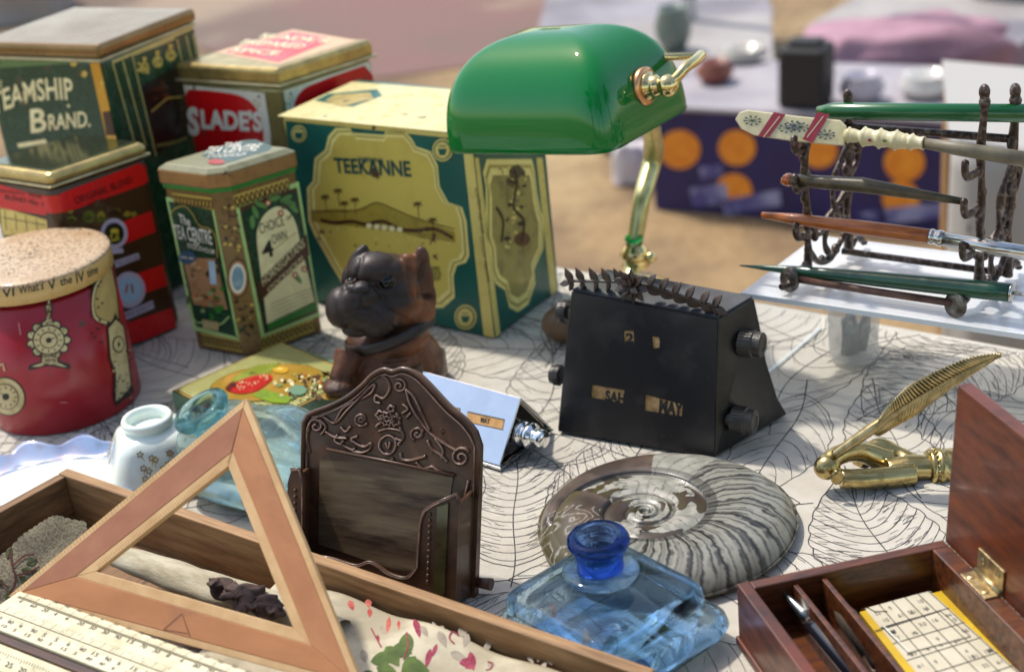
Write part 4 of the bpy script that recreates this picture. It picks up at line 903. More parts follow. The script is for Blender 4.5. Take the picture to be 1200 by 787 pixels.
# ------------------------------------------------------------------ bulldog
Y0 = 1.0; MPP = .000625
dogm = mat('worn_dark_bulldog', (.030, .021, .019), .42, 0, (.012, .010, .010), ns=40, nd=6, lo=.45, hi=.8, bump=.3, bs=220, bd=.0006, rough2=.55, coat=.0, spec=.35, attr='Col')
def dp(px, py, dY=0): return A(px, py, Y0 + dY * MPP)
mb = MB()
def E_(px, py, dY, rx, ry, rz, rot=None): mb.ell(dp(px, py, dY), rx * MPP, ry * MPP, rz * MPP, dogm, 20, 14, rot)
RY = lambda a: Matrix.Rotation(a, 3, 'Y')
E_(456, 336, 8, 47, 44, 39); E_(484, 362, 12, 27, 36, 34); E_(455, 354, -6, 44, 34, 34)
E_(430, 364, -24, 31, 28, 25); E_(400, 360, -24, 19, 24, 25, RY(.15)); E_(412, 358, -30, 20, 22, 24); E_(443, 374, -32, 26, 20, 20, RY(-.35)); E_(420, 384, -26, 20, 16, 10)
E_(428, 345, -30, 20, 18, 15); E_(423, 335, -42, 10, 7, 6); E_(414, 340, -28, 14, 14, 12); E_(424, 317, -8, 16, 15, 14); E_(456, 317, -12, 22, 18, 15, RY(.1)); E_(438, 315, -10, 30, 24, 20)
E_(455, 396, 10, 50, 44, 26); E_(452, 428, 4, 52, 46, 42); E_(484, 425, 18, 38, 44, 42); E_(478, 446, 24, 40, 40, 24)
def cap(pts, rs): mb.tube(spline([dp(*p) for p in pts], 5), list(np.interp(np.linspace(0, len(pts) - 1, (len(pts) - 1) * 5 + 1), range(len(pts)), [r * MPP for r in rs])), dogm, 14)
cap([(410, 415, -22), (403, 432, -34), (396, 447, -42)], [19, 14, 12]); E_(396, 452, -46, 19, 20, 9)
cap([(462, 425, -26), (464, 448, -36), (462, 462, -40)], [19, 15, 13]); E_(462, 466, -46, 19, 20, 9)
# ears
E_(494, 322, 4, 14, 10, 30, RY(-.08)); E_(494, 304, 4, 10, 8, 17, RY(.08)); E_(482, 310, -4, 10, 9, 16, RY(-.5)); E_(502, 342, 6, 9, 9, 22, RY(-.1))
E_(417, 311, -2, 10, 9, 23, RY(.42)); E_(425, 300, 0, 8, 7, 15, RY(.3)); E_(408, 326, -2, 8, 9, 17, RY(.25))
root = dp(455, 450); t = thing('bulldog_figure', root, 'small dark carved bulldog figure with black glass eyes and a dark collar, head turned left', 'figurine')
dog = mb.build('body', t, remesh=.0009, smooth_it=12)
me = dog.data; o0 = org(dog); bv = BVHTree.FromPolygons([v.co.copy() for v in me.vertices], [list(p.vertices) for p in me.polygons])
def hit(px, py):
    h = bv.ray_cast(CAM - o0, ray(px, py)); return (h[0] + o0, h[1]) if h[0] else (dp(px, py), -ray(px, py))
def proj(p):
    c = ROT.inverted() @ (p - CAM); return 600 - FPX * c.x / c.z, 393.5 + FPX * c.y / c.z
cr_ = [(sp2(p), d, w_) for p, d, w_ in (
    ([(428, 338), (424, 350), (421, 362), (411, 366), (400, 372)], -.0016, .9), ([(424, 360), (434, 362), (448, 372), (462, 384)], -.0014, .9), ([(440, 338), (452, 352), (464, 366), (476, 374)], -.0016, 1.2),
    ([(402, 376), (412, 371), (425, 368), (440, 376), (452, 388)], -.0016, 1.0), ([(406, 340), (404, 332), (412, 328), (420, 330)], -.0010, 1.0), ([(480, 306), (478, 330), (484, 350)], -.0015, 1.3), ([(443, 333), (453, 340), (463, 333)], -.0005, .9), ([(497, 308), (493, 326), (497, 344), (502, 348)], -.0026, 1.9), ([(416, 328), (420, 316), (424, 302)], -.0016, 1.5))]
cols = np.zeros((len(me.vertices), 4)); cols[:, 3] = 1
segs = [(np.array(p), d, w_ * 2.0) for p, d, w_ in cr_]
nrm = [v.normal.copy() for v in me.vertices]
for i, v in enumerate(me.vertices):
    wp = v.co + o0; q = np.array(proj(wp)); facing = nrm[i].dot(CAM - wp) > 0
    if facing:
        for p, d, w_ in segs:
            dd = np.min(np.hypot(*(p - q).T))
            if dd < w_ * 3: v.co += nrm[i] * (d * .9 * math.exp(-(dd / (w_ * .75)) ** 2))
    fur = noise.noise(Vector((wp.x * 350, wp.y * 350, wp.z * 1400))) if q[1] > 392 else noise.noise(wp * 200) * .5
    v.co += nrm[i] * (.00035 * fur)
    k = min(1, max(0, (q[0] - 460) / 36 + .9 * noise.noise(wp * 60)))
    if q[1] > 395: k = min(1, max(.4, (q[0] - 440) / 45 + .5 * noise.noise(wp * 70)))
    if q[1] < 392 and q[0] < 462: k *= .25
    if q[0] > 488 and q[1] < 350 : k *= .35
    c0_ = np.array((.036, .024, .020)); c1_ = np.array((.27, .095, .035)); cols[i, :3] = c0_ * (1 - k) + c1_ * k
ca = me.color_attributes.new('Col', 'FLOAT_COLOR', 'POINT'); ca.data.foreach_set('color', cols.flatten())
def ring(c, n, r, rr, m, name, par, sx=1):
    mb = MB(); n = n.normalized(); x_ = n.orthogonal().normalized(); y_ = n.cross(x_)
    mb.tube([c + (x_ * math.cos(6.283 * k / 24) + y_ * math.sin(6.283 * k / 24)) * r for k in range(25)], rr, m, 8, cap=False); return mb.build(name, par)
eyem = mat('black_glass_eye', (.003, .003, .004), .10, 0, spec=.45); lidc = mat('eyelid_brown', (.085, .045, .03), .6)
for (ex, ey) in ((453, 330), (411, 329)):
    p, n = hit(ex, ey); mb = MB(); r_e = .0062 if ex > 430 else .0036; mb.ell(p - n * r_e * .34, r_e, r_e, r_e, eyem, 20, 14); e = mb.build('eye', t); ring(p + n * .0001, n, r_e * .98, .0008, lidc, 'eyelid', e)
p, n = hit(422, 335); mb = MB(); mb.ell(p - n * .0012 - Vector((0, 0, .002)), .0062, .0040, .0036, mat('black_nose', (.016, .014, .015), .5), 16, 10); mb.build('nose', t)
mb = MB(); cc = dp(457, 388, 10); clm = mat('dark_leather_collar', (.018, .014, .013), .45, 0, (.05, .035, .028), ns=90, bump=.2)
ex_, ey_ = Vector((1, 0, .26)).normalized(), Vector((0, 1, -.12)).normalized(); enn = ex_.cross(ey_)
mb.grid(lambda u, v: cc + ex_ * (math.cos(6.283 * u) * (.0342 + .0014 * math.sin(3.14 * v))) + ey_ * (math.sin(6.283 * u) * (.0300 + .0014 * math.sin(3.14 * v))) + enn * ((v - .5) * .0085), 64, 6, clm); mb.build('collar', t, solid=.0012)
# dog's glass inkwell under it
c = dp(462, 470, 22); c.z = 0; t = thing('glass_block', c, 'clear thick glass inkwell block beneath the bulldog figure', 'inkwell')
cg = glass('clear_thick_glass', (.85, .95, .92), clear=.35, dens=6)
mb = MB(); a_ = D(-38); u1, u2 = V2(a_), V2(a_ + math.pi / 2); o = Vector((c.x, c.y, .001)) - u1 * .034 - u2 * .026
mb.box(o, u1 * .072, u2 * .052, (0, 0, .026), cg); mb.build('glass_body', t, bevel=.004, seg=3)
print('dog verts', len(me.vertices), 'glass', c)

# ------------------------------------------------------------------ banker's lamp
la = Vector((0.775, -.622, .105)).normalized(); lc = Vector((-.08, .06, .995)); lb = lc.cross(la).normalized(); lc = la.cross(lb)
LO = CAM + (Vector((.0865, 1.06, .1465)) - CAM) * .885; LL, LD, LH = .1445, .115, .0725
t = thing('desk_lamp', P(738, 346), "banker's lamp with a glossy green glass shade on a curved brass stem", 'lamp')
shm = bpy.data.materials.new('green_cased_glass'); shm.use_nodes = True; nt = shm.node_tree; b = nt.nodes['Principled BSDF']
b.inputs['Base Color'].default_value = (.0, .27, .055, 1); b.inputs['Roughness'].default_value = .03; b.inputs['Coat Weight'].default_value = .8; b.inputs['Coat Roughness'].default_value = .02; b.inputs['IOR'].default_value = 1.52
tl__ = nt.nodes.new('ShaderNodeBsdfTranslucent'); tl__.inputs[0].default_value = (.0, .55, .12, 1); mx = nt.nodes.new('ShaderNodeMixShader'); mx.inputs[0].default_value = .42
nt.links.new(b.outputs[0], mx.inputs[1]); nt.links.new(tl__.outputs[0], mx.inputs[2]); nt.links.new(mx.outputs[0], nt.nodes['Material Output'].inputs[0])
mb = MB()
NU, NV = 44, 40
def sq_pt(th, ph):
    # ph 0 rim .. pi/2 crown, th around the plan
    n1, n2 = .58, .22
    cp, sp_ = math.cos(ph), math.sin(ph); ct, st_ = math.cos(th), math.sin(th)
    f = lambda w_, n_: math.copysign(abs(w_) ** n_, w_)
    X = f(cp, n1) * f(ct, n2); Yv = f(cp, .85) * f(st_, n2); Zv = f(sp_, .82)
    return LO - la * (LL * .5) + lb * (LD * .5) + la * (X * LL * .5) + lb * (Yv * LD * .5) + lc * (Zv * LH)
mb.grid(lambda u, v: sq_pt(6.28318 * v, (math.pi / 2) * min(.9995, u ** 1.0)), NU, 96, shm, wrap=True)
sh = mb.build('lamp_shade', t, solid=.0016, weld=True)
lbz = M['lampbrass']
jo = A(781, 101, (LO + lb * LD * .5).y - .004); endc = LO + lb * (LD * .5) + lc * (LH * .42)
jo = endc - la * .0035
mb = MB(); mb.lathe(jo, [(0, .0), (.0125, 0), (.0132, .0015), (.0132, .004), (.012, .005), (0, .005)], M['copper'], 36, axis=la); mb.build('copper_washer', t)
mb = MB(); mb.lathe(jo + la * .005, [(0, 0), (.0098, 0), (.0100, .002), (.0082, .003), (.0074, .006), (.0078, .007), (.006, .009), (.0055, .0115)], lbz, 36, axis=la); mb.build('collar', t)
jc = jo + la * .0205; mb = MB(); mb.ell(jc, .0076, .0076, .0076, lbz, 24, 16); mb.build('ball_joint', t)
up_ = Vector((0, 0, 1)); arm1 = jc + la * .008 + lb * .012 + up_ * .009; arm2 = jc + la * .004 + lb * .036 + up_ * .010
mb = MB(); mb.tube(spline([jc, jc + la * .005 + lb * .004 + up_ * .004, arm1, arm1 + lb * .012 + up_ * .001, arm2 + lb * .004], 6), .0037, lbz, 16); mb.build('yoke_arm', t)
left_end = jc - la * (LL + .03) + lb * .046 + up_ * .010
mb = MB(); mb.tube([arm2 + lb * .002, arm2.lerp(left_end, .5), left_end], .0028, lbz, 12); mb.build('yoke_bar', t)
mb = MB(); mb.tube(spline([left_end, left_end - lb * .02 - up_ * .008, left_end - lb * .042 - up_ * .026 + la * .012], 5), .0042, lbz, 12); mb.build('yoke_arm', t)
stem = [P(738, 346, .012), A(741, 305, P(738, 346).y + .004), A(752, 235, P(738, 346).y + .020), A(766, 175, P(738, 346).y + .045), arm2.lerp(left_end, .30) + up_ * -.03 + lb * .004, arm2.lerp(left_end, .40)]
stm = mat('greenish_brass_stem', (.62, .58, .28), .3, .8, (.4, .4, .18), ns=60)
mb = MB(); mb.tube(spline(stem, 8), list(np.interp(np.linspace(0, 5, 41), [0, 1, 2, 3, 4, 5], [.007, .0062, .0075, .0085, .006, .0045])), stm, 18); mb.build('stem', t)
mb = MB(); mb.lathe(P(738, 346, 0), [(0, .001), (.034, .001), (.036, .003), (.034, .007), (.022, .010), (.012, .013), (.009, .018), (0, .018)], lbz, 40); mb.build('lamp_base', t)
kp = A(744, 298, P(738, 346).y + .004)
mb = MB(); mb.lathe(kp - up_ * .012, [(0, 0), (.009, 0), (.012, .003), (.009, .006), (.0095, .009), (.013, .012), (.0095, .017), (.007, .021)], lbz, 32); mb.build('stem_knop', t)
mb = MB(); mb.lathe(kp + up_ * .012, [(.0068, 0), (.0078, .002), (.0068, .004)], shm, 24); mb.build('green_bead', t)
mb = MB(); mb.tube([kp, kp + la * .014 - up_ * .002], .003, lbz, 12); mb.ell(kp + la * .015 - up_ * .002, .005, .005, .005, lbz); mb.build('switch_knob', t)

# ------------------------------------------------------------------ ammonite
AC = Vector((.081, .7685, 0)); AR = .0795
m_amm = mat('polished_fossil', (.3, .28, .24), .3, 0, coat=.1, spec=.4, attr='Col', bump=.08, bs=200, bd=.0003)
t = thing('ammonite', AC, 'large polished ammonite fossil with grey banded ribs, behind the blue glass inkwell', 'fossil')
NR, NT = 150, 420; vs = []; cc_ = []
def lerp(a, b_, k): k = min(1, max(0, k)); return a * (1 - k) + b_ * k
CA = lambda *h: [np.array(hexc(x)) for x in h]
lgt, drk, mid_, brn, olv, wht, pnk = CA('8c8b80', '252524', '5a5953', '453a33', '4d4426', 'a5a196', '655549')
ICX, ICY = -.012, .002            # centre of the coil sits a little to the left
def amm(r, th):
    x_, y_ = r * math.cos(th), r * math.sin(th); dx, dy = x_ - ICX, y_ - ICY; rr = math.hypot(dx, dy); ph = math.atan2(dy, dx)
    # spiral groove radii: factor 2.15 a turn
    k = (ph + 2.6) / 6.28318; g = .041 * 2.15 ** (k - .5 if k < .8 else k - .5); g1 = g if rr > 0 else g
    while g1 > rr and g1 > .004: g1 /= 2.15
    g2 = g1 * 2.15
    if g1 >= .030: edge = AR + ICX * 0; g2 = max(g2 * 1.0, 1e-4); fr_ = (rr - g1) / max(.004, (.079 + .012 * math.cos(ph)) - g1)
    else: fr_ = (rr - g1) / (g2 - g1)
    fr_ = min(1, max(0, fr_)); outer = g1 >= .030 or g2 > .052
    return x_, y_, rr, ph, fr_, g1, outer
for i in range(NR + 1):
    r = AR * (i / NR) ** .9
    for j in range(NT):
        th = 6.28318 * j / NT; rj = r * (1 + .012 * math.sin(3 * th + 1) + (.006 * noise.noise(Vector((math.cos(th) * 3, math.sin(th) * 3, 0)))) * (i / NR) ** 4)
        x_, y_, rr, ph, fr_, g1, outer = amm(rj, th)
        edge = 1 - (i / NR) ** 7
        top = (.0135 + .0050 * (math.sin(math.pi * min(1, fr_ * .82 + .06)) ** .7) if outer else .0128 + .0022 * math.sin(math.pi * fr_) ** .8)
        rib_a = ph * 15 + 4.2 * fr_ ** 1.5 + 1.6 * noise.noise(Vector((x_ * 30, y_ * 30, 1)))
        stripes = outer and (-2.0 < ph < 1.35)
        zz = top * max(0, edge) ** .5 + (.00025 * math.sin(rib_a * 1.6) * fr_ if stripes else 0)
        vs.append(AC + Vector((x_, y_, max(.0, zz))))
        n1 = noise.fractal(Vector((x_ * 45, y_ * 45, 5)), 1, 2, 5); n2 = noise.fractal(Vector((x_ * 120, y_ * 120, 9)), 1, 2, 4)
        if stripes:
            f = math.sin(rib_a * 1.6 + 2.0 * n1 + 1.2 * n2) * .35 + .45 * math.sin(rib_a * 4.1 + 3 * n1 + 2.0 * n2) + .3 * math.sin(rib_a * 9.0 + 2 * n1 + 2 * n2); c = lerp(mid_, lgt, .5 + f * 1.1) if f > -.2 else lerp(mid_, drk, (-f - .1) * 1.5)
            if ph > .75: c = lerp(lgt, wht, .4 + n2); c = lerp(c, drk, 1 if abs(math.sin(rib_a * 1.3)) < .07 else 0)
            if fr_ < .12: c = lerp(c, drk, .6)
            c = lerp(c, olv, max(0, fr_ - .75) * 1.2)
        elif outer:
            c = lerp(brn, pnk, .5 + n1 * 1.4); c = lerp(c, olv, max(0, fr_ - .62) * 3.5)
            w_ = abs(math.sin(ph * 5 + 4 * n1 + 7 * fr_)) if (2.75 < abs(ph)) else 1
            if ph < -2.2 or ph > 2.9:
                s_ = math.sin(9 * fr_ + 5 * n1 + 1.5 * math.sin(ph * 14)); c = lerp(c, wht, .75 if abs(s_) < .22 else 0)
                if .1 < s_ < .6: c = lerp(c, lgt, .5)
            if fr_ < .06: c = lerp(c, drk, .7)
        else:
            c = lerp(brn, olv, .5 + 1.6 * n1); tn = g1 * 90
            w1 = math.cos(ph - 1.25 + tn * .0) - .62 + .5 * n1 + .25 * math.sin(fr_ * 14 + 6 * n1); w2 = math.cos(ph + .75) - .72 + .5 * n1 + .25 * math.sin(fr_ * 11 + 2); w3 = math.cos(ph + 2.4) - .8 + .6 * n1
            m_ = max(w1, w2, w3)
            c = lerp(c, lerp(wht, lgt, .5 + n2 * 2), m_ * 9)
            if abs(m_) < .035: c = drk * 1.5
            elif m_ > 0 and abs(math.sin(ph * 11 + 4 * n1)) < .16: c = lerp(c, mid_, .7)
            if fr_ < .07 or fr_ > .95: c = lerp(c, drk, .6)
        cc_.append((*np.clip(c, 0, 1), 1))
mb = MB(); fs = []
for i in range(NR):
    for j in range(NT): k = (j + 1) % NT; fs.append([i * NT + j, (i + 1) * NT + j, (i + 1) * NT + k, i * NT + k])
mb.add(vs, fs, m_amm, True); k0 = NR * NT
rimv = [AC + Vector((v.x * .93, v.y * .93, .0008)) for v in [p - AC for p in vs[k0:k0 + NT]]]
k1 = len(mb.v); mb.v += rimv
for v in range(NT): mb.f.append([k0 + v, k1 + v, k1 + (v + 1) % NT, k0 + (v + 1) % NT]); mb.m.append(0); mb.sm.append(True)
for v in range(NT): mb.v[k0 + v].z = .006
am = mb.build('shell', t); ca = am.data.color_attributes.new('Col', 'FLOAT_COLOR', 'POINT')
ca.data.foreach_set('color', np.array(cc_ + [(*olv, 1)] * NT, dtype=float).flatten())

# ------------------------------------------------------------------ blue glass inkwell
hB = .038; ctr = (P(590, 693, hB) + P(826, 683, hB)) / 2; ctr.z = 0
hx = (P(826, 683, hB) - P(590, 693, hB)) / 2; hx.z = 0
angB = math.atan2(hx.y, hx.x) - math.pi / 4; ub, vb = V2(angB), V2(angB + math.pi / 2); hs = hx.length / math.sqrt(2) * 1.05
t = thing('blue_inkwell', ctr, 'square pale blue glass inkwell with a dark cobalt neck, in front of the ammonite', 'inkwell')
bg_ = glass('pale_blue_glass', (.36, .74, 1.0), clear=.30, dens=9, tint=(.86, .95, 1.0)); cob = glass('cobalt_glass', (.16, .34, .66), clear=.22, dens=75, tint=(.5, .66, .92))
def rsq(hs_, zz, rc, n=8):
    out = []
    for sx, sy, a0 in ((1, 1, 0), (-1, 1, math.pi / 2), (-1, -1, math.pi), (1, -1, 1.5 * math.pi)):
        for k in range(n + 1):
            a = a0 + math.pi / 2 * k / n; out.append(ctr + ub * (sx * (hs_ - rc) + rc * math.cos(a)) + vb * (sy * (hs_ - rc) + rc * math.sin(a)) + Vector((0, 0, zz)))
    return out
def loft(mb, rings, m, cap0=True, cap1=True):
    n = len(rings[0]); vs = [p for r in rings for p in r]; fs = []
    for i in range(len(rings) - 1):
        for k in range(n): j = (k + 1) % n; fs.append([i * n + k, i * n + j, (i + 1) * n + j, (i + 1) * n + k])
    if cap0: fs.append(list(range(n))[::-1])
    if cap1: fs.append([(len(rings) - 1) * n + k for k in range(n)])
    mb.add(vs, fs, m, True)
mb = MB(); loft(mb, [rsq(hs * a, b_, c_) for a, b_, c_ in ((.90, .001, .014), (1.08, .0022, .014), (1.20, .006, .014), (1.26, .012, .013), (1.22, .017, .012), (1.08, .0198, .011), (.93, .0218, .010), (.95, .0235, .009), (1.0, .0265, .008), (1.0, .031, .008), (.975, .0352, .008), (.93, .0375, .009), (.88, .0384, .010), (.5, .0388, .02))], bg_)
mb.build('bottle_body', t, weld=True)
nk = Vector((ctr.x, ctr.y, 0)) + (P(704, 668, .040) - ctr) * 1.0; nk.z = .0392
mb = MB(); mb.lathe(nk, [(.0, .0), (.0205, .0), (.0212, .0015), (.0198, .0028), (.0135, .0034), (0, .0034)], bg_, 48); mb.build('neck_flange', t, weld=True)
mb = MB(); mb.lathe(nk, [(.0128, .0036), (.0125, .014), (.0138, .0165), (.0168, .0185), (.0174, .0205), (.0160, .0232), (.0125, .0240), (.0105, .0225), (.0098, .018), (.0098, .0036)], cob, 48, closed=True); mb.build('neck', t, weld=True)

# ------------------------------------------------------------------ aqua glass bottle (tilted neck)
aq = glass('aqua_glass', (.6, .86, .86), clear=.3, dens=9, tint=(.93, .99, .99)); aq2 = glass('deep_aqua_glass', (.25, .68, .74), clear=.2, dens=30, tint=(.8, .95, .97))
c = Vector((-.178, .868, 0)); t = thing('aqua_bottle', c, 'squat aqua glass bottle with a rolled lip, behind the set square', 'bottle')
mb = MB(); ca_, sa_ = math.cos(-.6), math.sin(-.6)
def aqb(u, v):
    th = 6.28318 * v; ph = -math.pi / 2 + math.pi * u; f = lambda w_, n_: math.copysign(abs(w_) ** n_, w_)
    X = f(math.cos(ph), .45) * f(math.cos(th), .5) * .050; Yv = f(math.cos(ph), .45) * f(math.sin(th), .5) * .036; Zv = .029 + f(math.sin(ph), .62) * .028 + .003 * math.sin(X * 90) * (u > .5)
    return c + Vector((X * ca_ - Yv * sa_, X * sa_ + Yv * ca_, Zv))
mb.grid(aqb, 26, 56, aq, wrap=True); mb.build('bottle_body', t, weld=True)
na = Vector((-.34, -.10, .86)).normalized(); lip = A(235, 480, .880); n0 = lip - na * .019
mb = MB(); mb.lathe(n0, [(.0135, 0), (.0120, .008), (.0128, .012), (.0185, .0140), (.0205, .0175), (.0195, .0210), (.0160, .0226), (.0118, .0215), (.0100, .0175), (.0098, .0)], aq2, 44, axis=na, closed=True); mb.build('rolled_lip', t, weld=True)

# ------------------------------------------------------------------ porcelain dish and inkwell
por = mat('white_porcelain', H('e6efe8'), .12, 0, H('dfe3c9'), ns=30, lo=.4, hi=.8, coat=.5, sss=.15)
iri = mat('iridescent_lustre_rim', (.42, .52, .72), .12, .35, (.70, .48, .55), ns=45, nd=3, lo=.35, hi=.65, coat=1.0, col3=(.55, .66, .9), ns3=25, lo3=.4, hi3=.6)
pc = Vector((-.322, .905, 0)); t = thing('porcelain_dish', pc, 'white porcelain dish with a wavy iridescent rim, behind the wooden tray', 'dish')
def dish(u, v, r0, z0, r1, z1):
    th = 6.28318 * v; w_ = 1 + (.06 * math.sin(th * 13) * u if r0 > .01 else 0); r = (r0 + (r1 - r0) * u) * w_
    q = Vector((r * 1.35 * math.cos(th), r * .78 * math.sin(th), z0 + (z1 - z0) * u ** 1.6 + (.0026 * math.sin(th * 13 + 1) * u if r0 > .01 else 0))); return pc + Matrix.Rotation(-.05, 3, 'Z') @ q
mb = MB(); mb.grid(lambda u, v: dish(u, v, .001, .003, .042, .004), 8, 72, por, wrap=True); mb.build('dish_well', t, solid=.002)
mb = MB(); mb.grid(lambda u, v: dish(u, v, .042, .004, .060, .014), 8, 120, iri, wrap=True); mb.build('dish_rim', t, solid=.002)
c = Vector((-.2545, .905, .0)); t = thing('porcelain_inkwell', c, 'small white porcelain inkwell with gilt flower sprays, left of the aqua bottle', 'inkwell')
mb = MB(); rings = []
cr0 = ctr; ub0, vb0 = ub, vb
ctr = c; ub, vb = V2(D(15)), V2(D(105))
for hs_, zz, rc in ((.036, .002, .014), (.037, .006, .014), (.034, .014, .013), (.029, .026, .011), (.0245, .038, .010), (.0220, .044, .012), (.0170, .0475, .014)): rings.append(rsq(hs_, zz * .86, rc))
loft(mb, rings, por); mb.build('inkwell_body', t, weld=True)
gilt = mat('gilt_flower_print', H('a88f55'), .35, .3, H('8d7a68'), ns=200)
for k, an in enumerate((D(15 - 90), D(105 + 90 - 360), D(15))):
    n_ = V2(an); u_ = Vector((-n_.y, n_.x, 0)); PLn = Plane(c + n_ * .0300 + Vector((0, 0, .0262)), u_, Vector((0, 0, 1)) - n_ * .54); pr = Print(PLn)
    for b_ in range(12):
        x_, y_ = random.uniform(-.011, .011), random.uniform(-.008, .011)
        for kk in range(5): a = 6.283 * kk / 5; pr.ell((x_ + .0016 * math.cos(a), y_ + .0016 * math.sin(a)), .0009, .0009, gilt, 1.2, px=False, n=6)
        pr.line([(x_, y_), (x_ + random.uniform(-.003, .003), y_ - .005)], .0004, gilt, 1.0, px=False)
    pr.build('flower_print', t)
mb = MB(); mb.lathe(c, [(.0165, .0395), (.0160, .042), (.0172, .0445), (.0178, .0470), (.0165, .0492), (.0140, .0488), (.0132, .045), (.0130, .025), (0, .024)], por, 48); mb.build('inkwell_mouth', t)
ctr, ub, vb = cr0, ub0, vb0

# ------------------------------------------------------------------ wooden tray and contents
zt_ = .040; tc_ = P(79, 548, zt_); tc_.z = 0; d1 = V2(D(-37.84)); d2_ = V2(D(-131)); TL_ = (P(768, 783, zt_) - P(79, 548, zt_)).length; TW = .155
t = thing('wooden_tray', tc_, 'long shallow old wooden tray holding fabrics, with its corner at the lower left', 'tray')
up_ = Vector((0, 0, zt_ - .001)); w_ = .0075; oz = Vector((0, 0, .001))
mb = MB(); mb.box(tc_ + oz, d1 * TL_, d2_ * w_, up_, M['deal']); mb.build('long_side', t, bevel=.0008)
mb = MB(); mb.box(tc_ + oz + d1 * .0 + d2_ * (w_ + .0003), d2_ * (TW - 2 * w_), d1 * w_, up_ * .985, M['deald']); mb.build('short_side', t, bevel=.0008)
mb = MB(); mb.box(tc_ + oz + d1 * (TL_ - w_) + d2_ * (w_ + .0003), d2_ * (TW - 2 * w_), d1 * w_, up_ * .99, M['deald']); mb.build('short_side', t, bevel=.0008)
mb = MB(); mb.box(tc_ + oz + d2_ * (TW - w_), d1 * TL_, d2_ * w_, up_ * .93, M['deal']); mb.build('long_side', t, bevel=.0008)
mb = MB(); mb.box(tc_ + oz + d1 * w_ * 1.05 + d2_ * w_ * 1.05, d1 * (TL_ - 2.1 * w_), d2_ * (TW - 2.2 * w_), (0, 0, .004), M['deald']); mb.build('tray_floor', t)
def TR(a, b_, zz): return tc_ + d1 * a + d2_ * b_ + Vector((0, 0, zz))
# coarse scalloped textile at the left
hess = mat('coarse_linen_textile', H('958a70'), .95, 0, H('6d6350'), ns=700, nd=2, lo=.4, hi=.6, bump=.35, bs=900, bd=.0003)
lfg = mat('embroidered_leaf_green', H('55633a'), .9, 0, H('3c4728'), ns=300); lfr = mat('embroidered_stem_red', H('5a2a26'), .9)
sp0 = Plane(P(100, 640, .022), (P(10, 700, .022) - P(100, 640, .022)), Vector((.15, .35, .8)))
T1 = HF(P(60, 665, .018), d2_, Vector((d1.x * -.75, d1.y * -.75, .62)), lambda a, b_: .0016 * noise.noise(Vector((a * 60, b_ * 60, 2))))
t = thing('scalloped_textile', P(50, 660, .0), 'coarse textile with scalloped edge and embroidered leaves, in the tray\'s left corner', 'textile')
edge = [(-60, 690), (-40, 668)]; base = [(0, 652), (14, 640), (26, 628), (38, 620), (50, 612), (60, 606), (68, 605), (84, 609), (100, 612), (101, 622)]
for i in range(len(base) - 1):
    (x0, y0), (x1, y1) = base[i], base[i + 1]
    for k in range(6): f = k / 6; bmp = abs(math.sin(2 * math.pi * f)) * 1.5; dx, dy = x1 - x0, y1 - y0; l_ = math.hypot(dx, dy); edge.append((x0 + dx * f + dy / l_ * bmp, y0 + dy * f - dx / l_ * bmp))
pr = Print(T1); pr.poly(edge + [(100, 640), (96, 660), (60, 695), (20, 735), (-60, 760)], hess, 0); o_ = pr.mb.build('cloth_piece', t, solid=.0009)
pr = Print(T1); 
for x_, y_, a, l_ in ((8, 655, -1.2, 15), (3, 680, 2.6, 14), (24, 668, .15, 16), (30, 662, -.5, 16), (22, 676, .6, 13), (-6, 668, 3.6, 15), (12, 692, 1.8, 14), (36, 672, -.1, 12)):
    pts = [(x_ + l_ * u * math.cos(a) - s_ * 4.2 * math.sin(math.pi * u) * math.sin(a), y_ + l_ * u * math.sin(a) + s_ * 4.2 * math.sin(math.pi * u) * math.cos(a)) for s_, rng in ((1, range(0, 9)), (-1, range(8, -1, -1))) for u in [k / 8 for k in rng]]
    pr.poly(pts, lfg, 4); pr.line([(x_, y_), (x_ + l_ * math.cos(a), y_ + l_ * math.sin(a))], .0005, lfr, 5)
for p in ([(12, 646), (14, 665), (18, 682), (10, 700)], [(14, 665), (28, 652), (40, 650)], [(16, 676), (32, 672), (46, 664)], [(10, 690), (-2, 684), (-12, 688)]): pr.line(sp2(p), .0011, lfr, 6)
pr.build('embroidery', t)
# rolled plain cloth in the middle
cal = mat('unbleached_cotton', H('bdb49c'), .9, 0, H('a0967c'), ns=60, bump=.5, bs=300, bd=.0006, stretch=(1, 3, 3), rotz=D(-38))
t = thing('rolled_cloth', TR(.14, .055, .006), 'rolled unbleached cotton cloth lying along the middle of the tray', 'cloth')
r0, r1 = P(140, 652, .026), P(400, 738, .026)
mb = MB(); n_ = 40
def roll(u, v):
    p = r0.lerp(r1, u); a = 6.283 * v; rr = .0085 * (1 + .12 * noise.noise(Vector((u * 8, math.cos(a), math.sin(a)))) + .05 * math.sin(3 * a + u * 9)) * (math.sin(math.pi * min(.97, max(.03, u))) ** .12)
    return p + Vector((.61, .79, 0)) * (rr * 1.25 * math.cos(a)) + Vector((0, 0, rr * math.sin(a) * .85))
mb.grid(roll, n_, 26, cal, wrap=True); mb.build('cloth_roll', t)
petm = mat('dry_brown_petal', H('5a4238'), .75, 0, H('33231e'), ns=160, bump=.3, bs=300, bd=.0004)
t = thing('dried_flower', P(285, 700, .012), 'dark brown dried flower spray seen through the opening of the set square', 'dried flower')
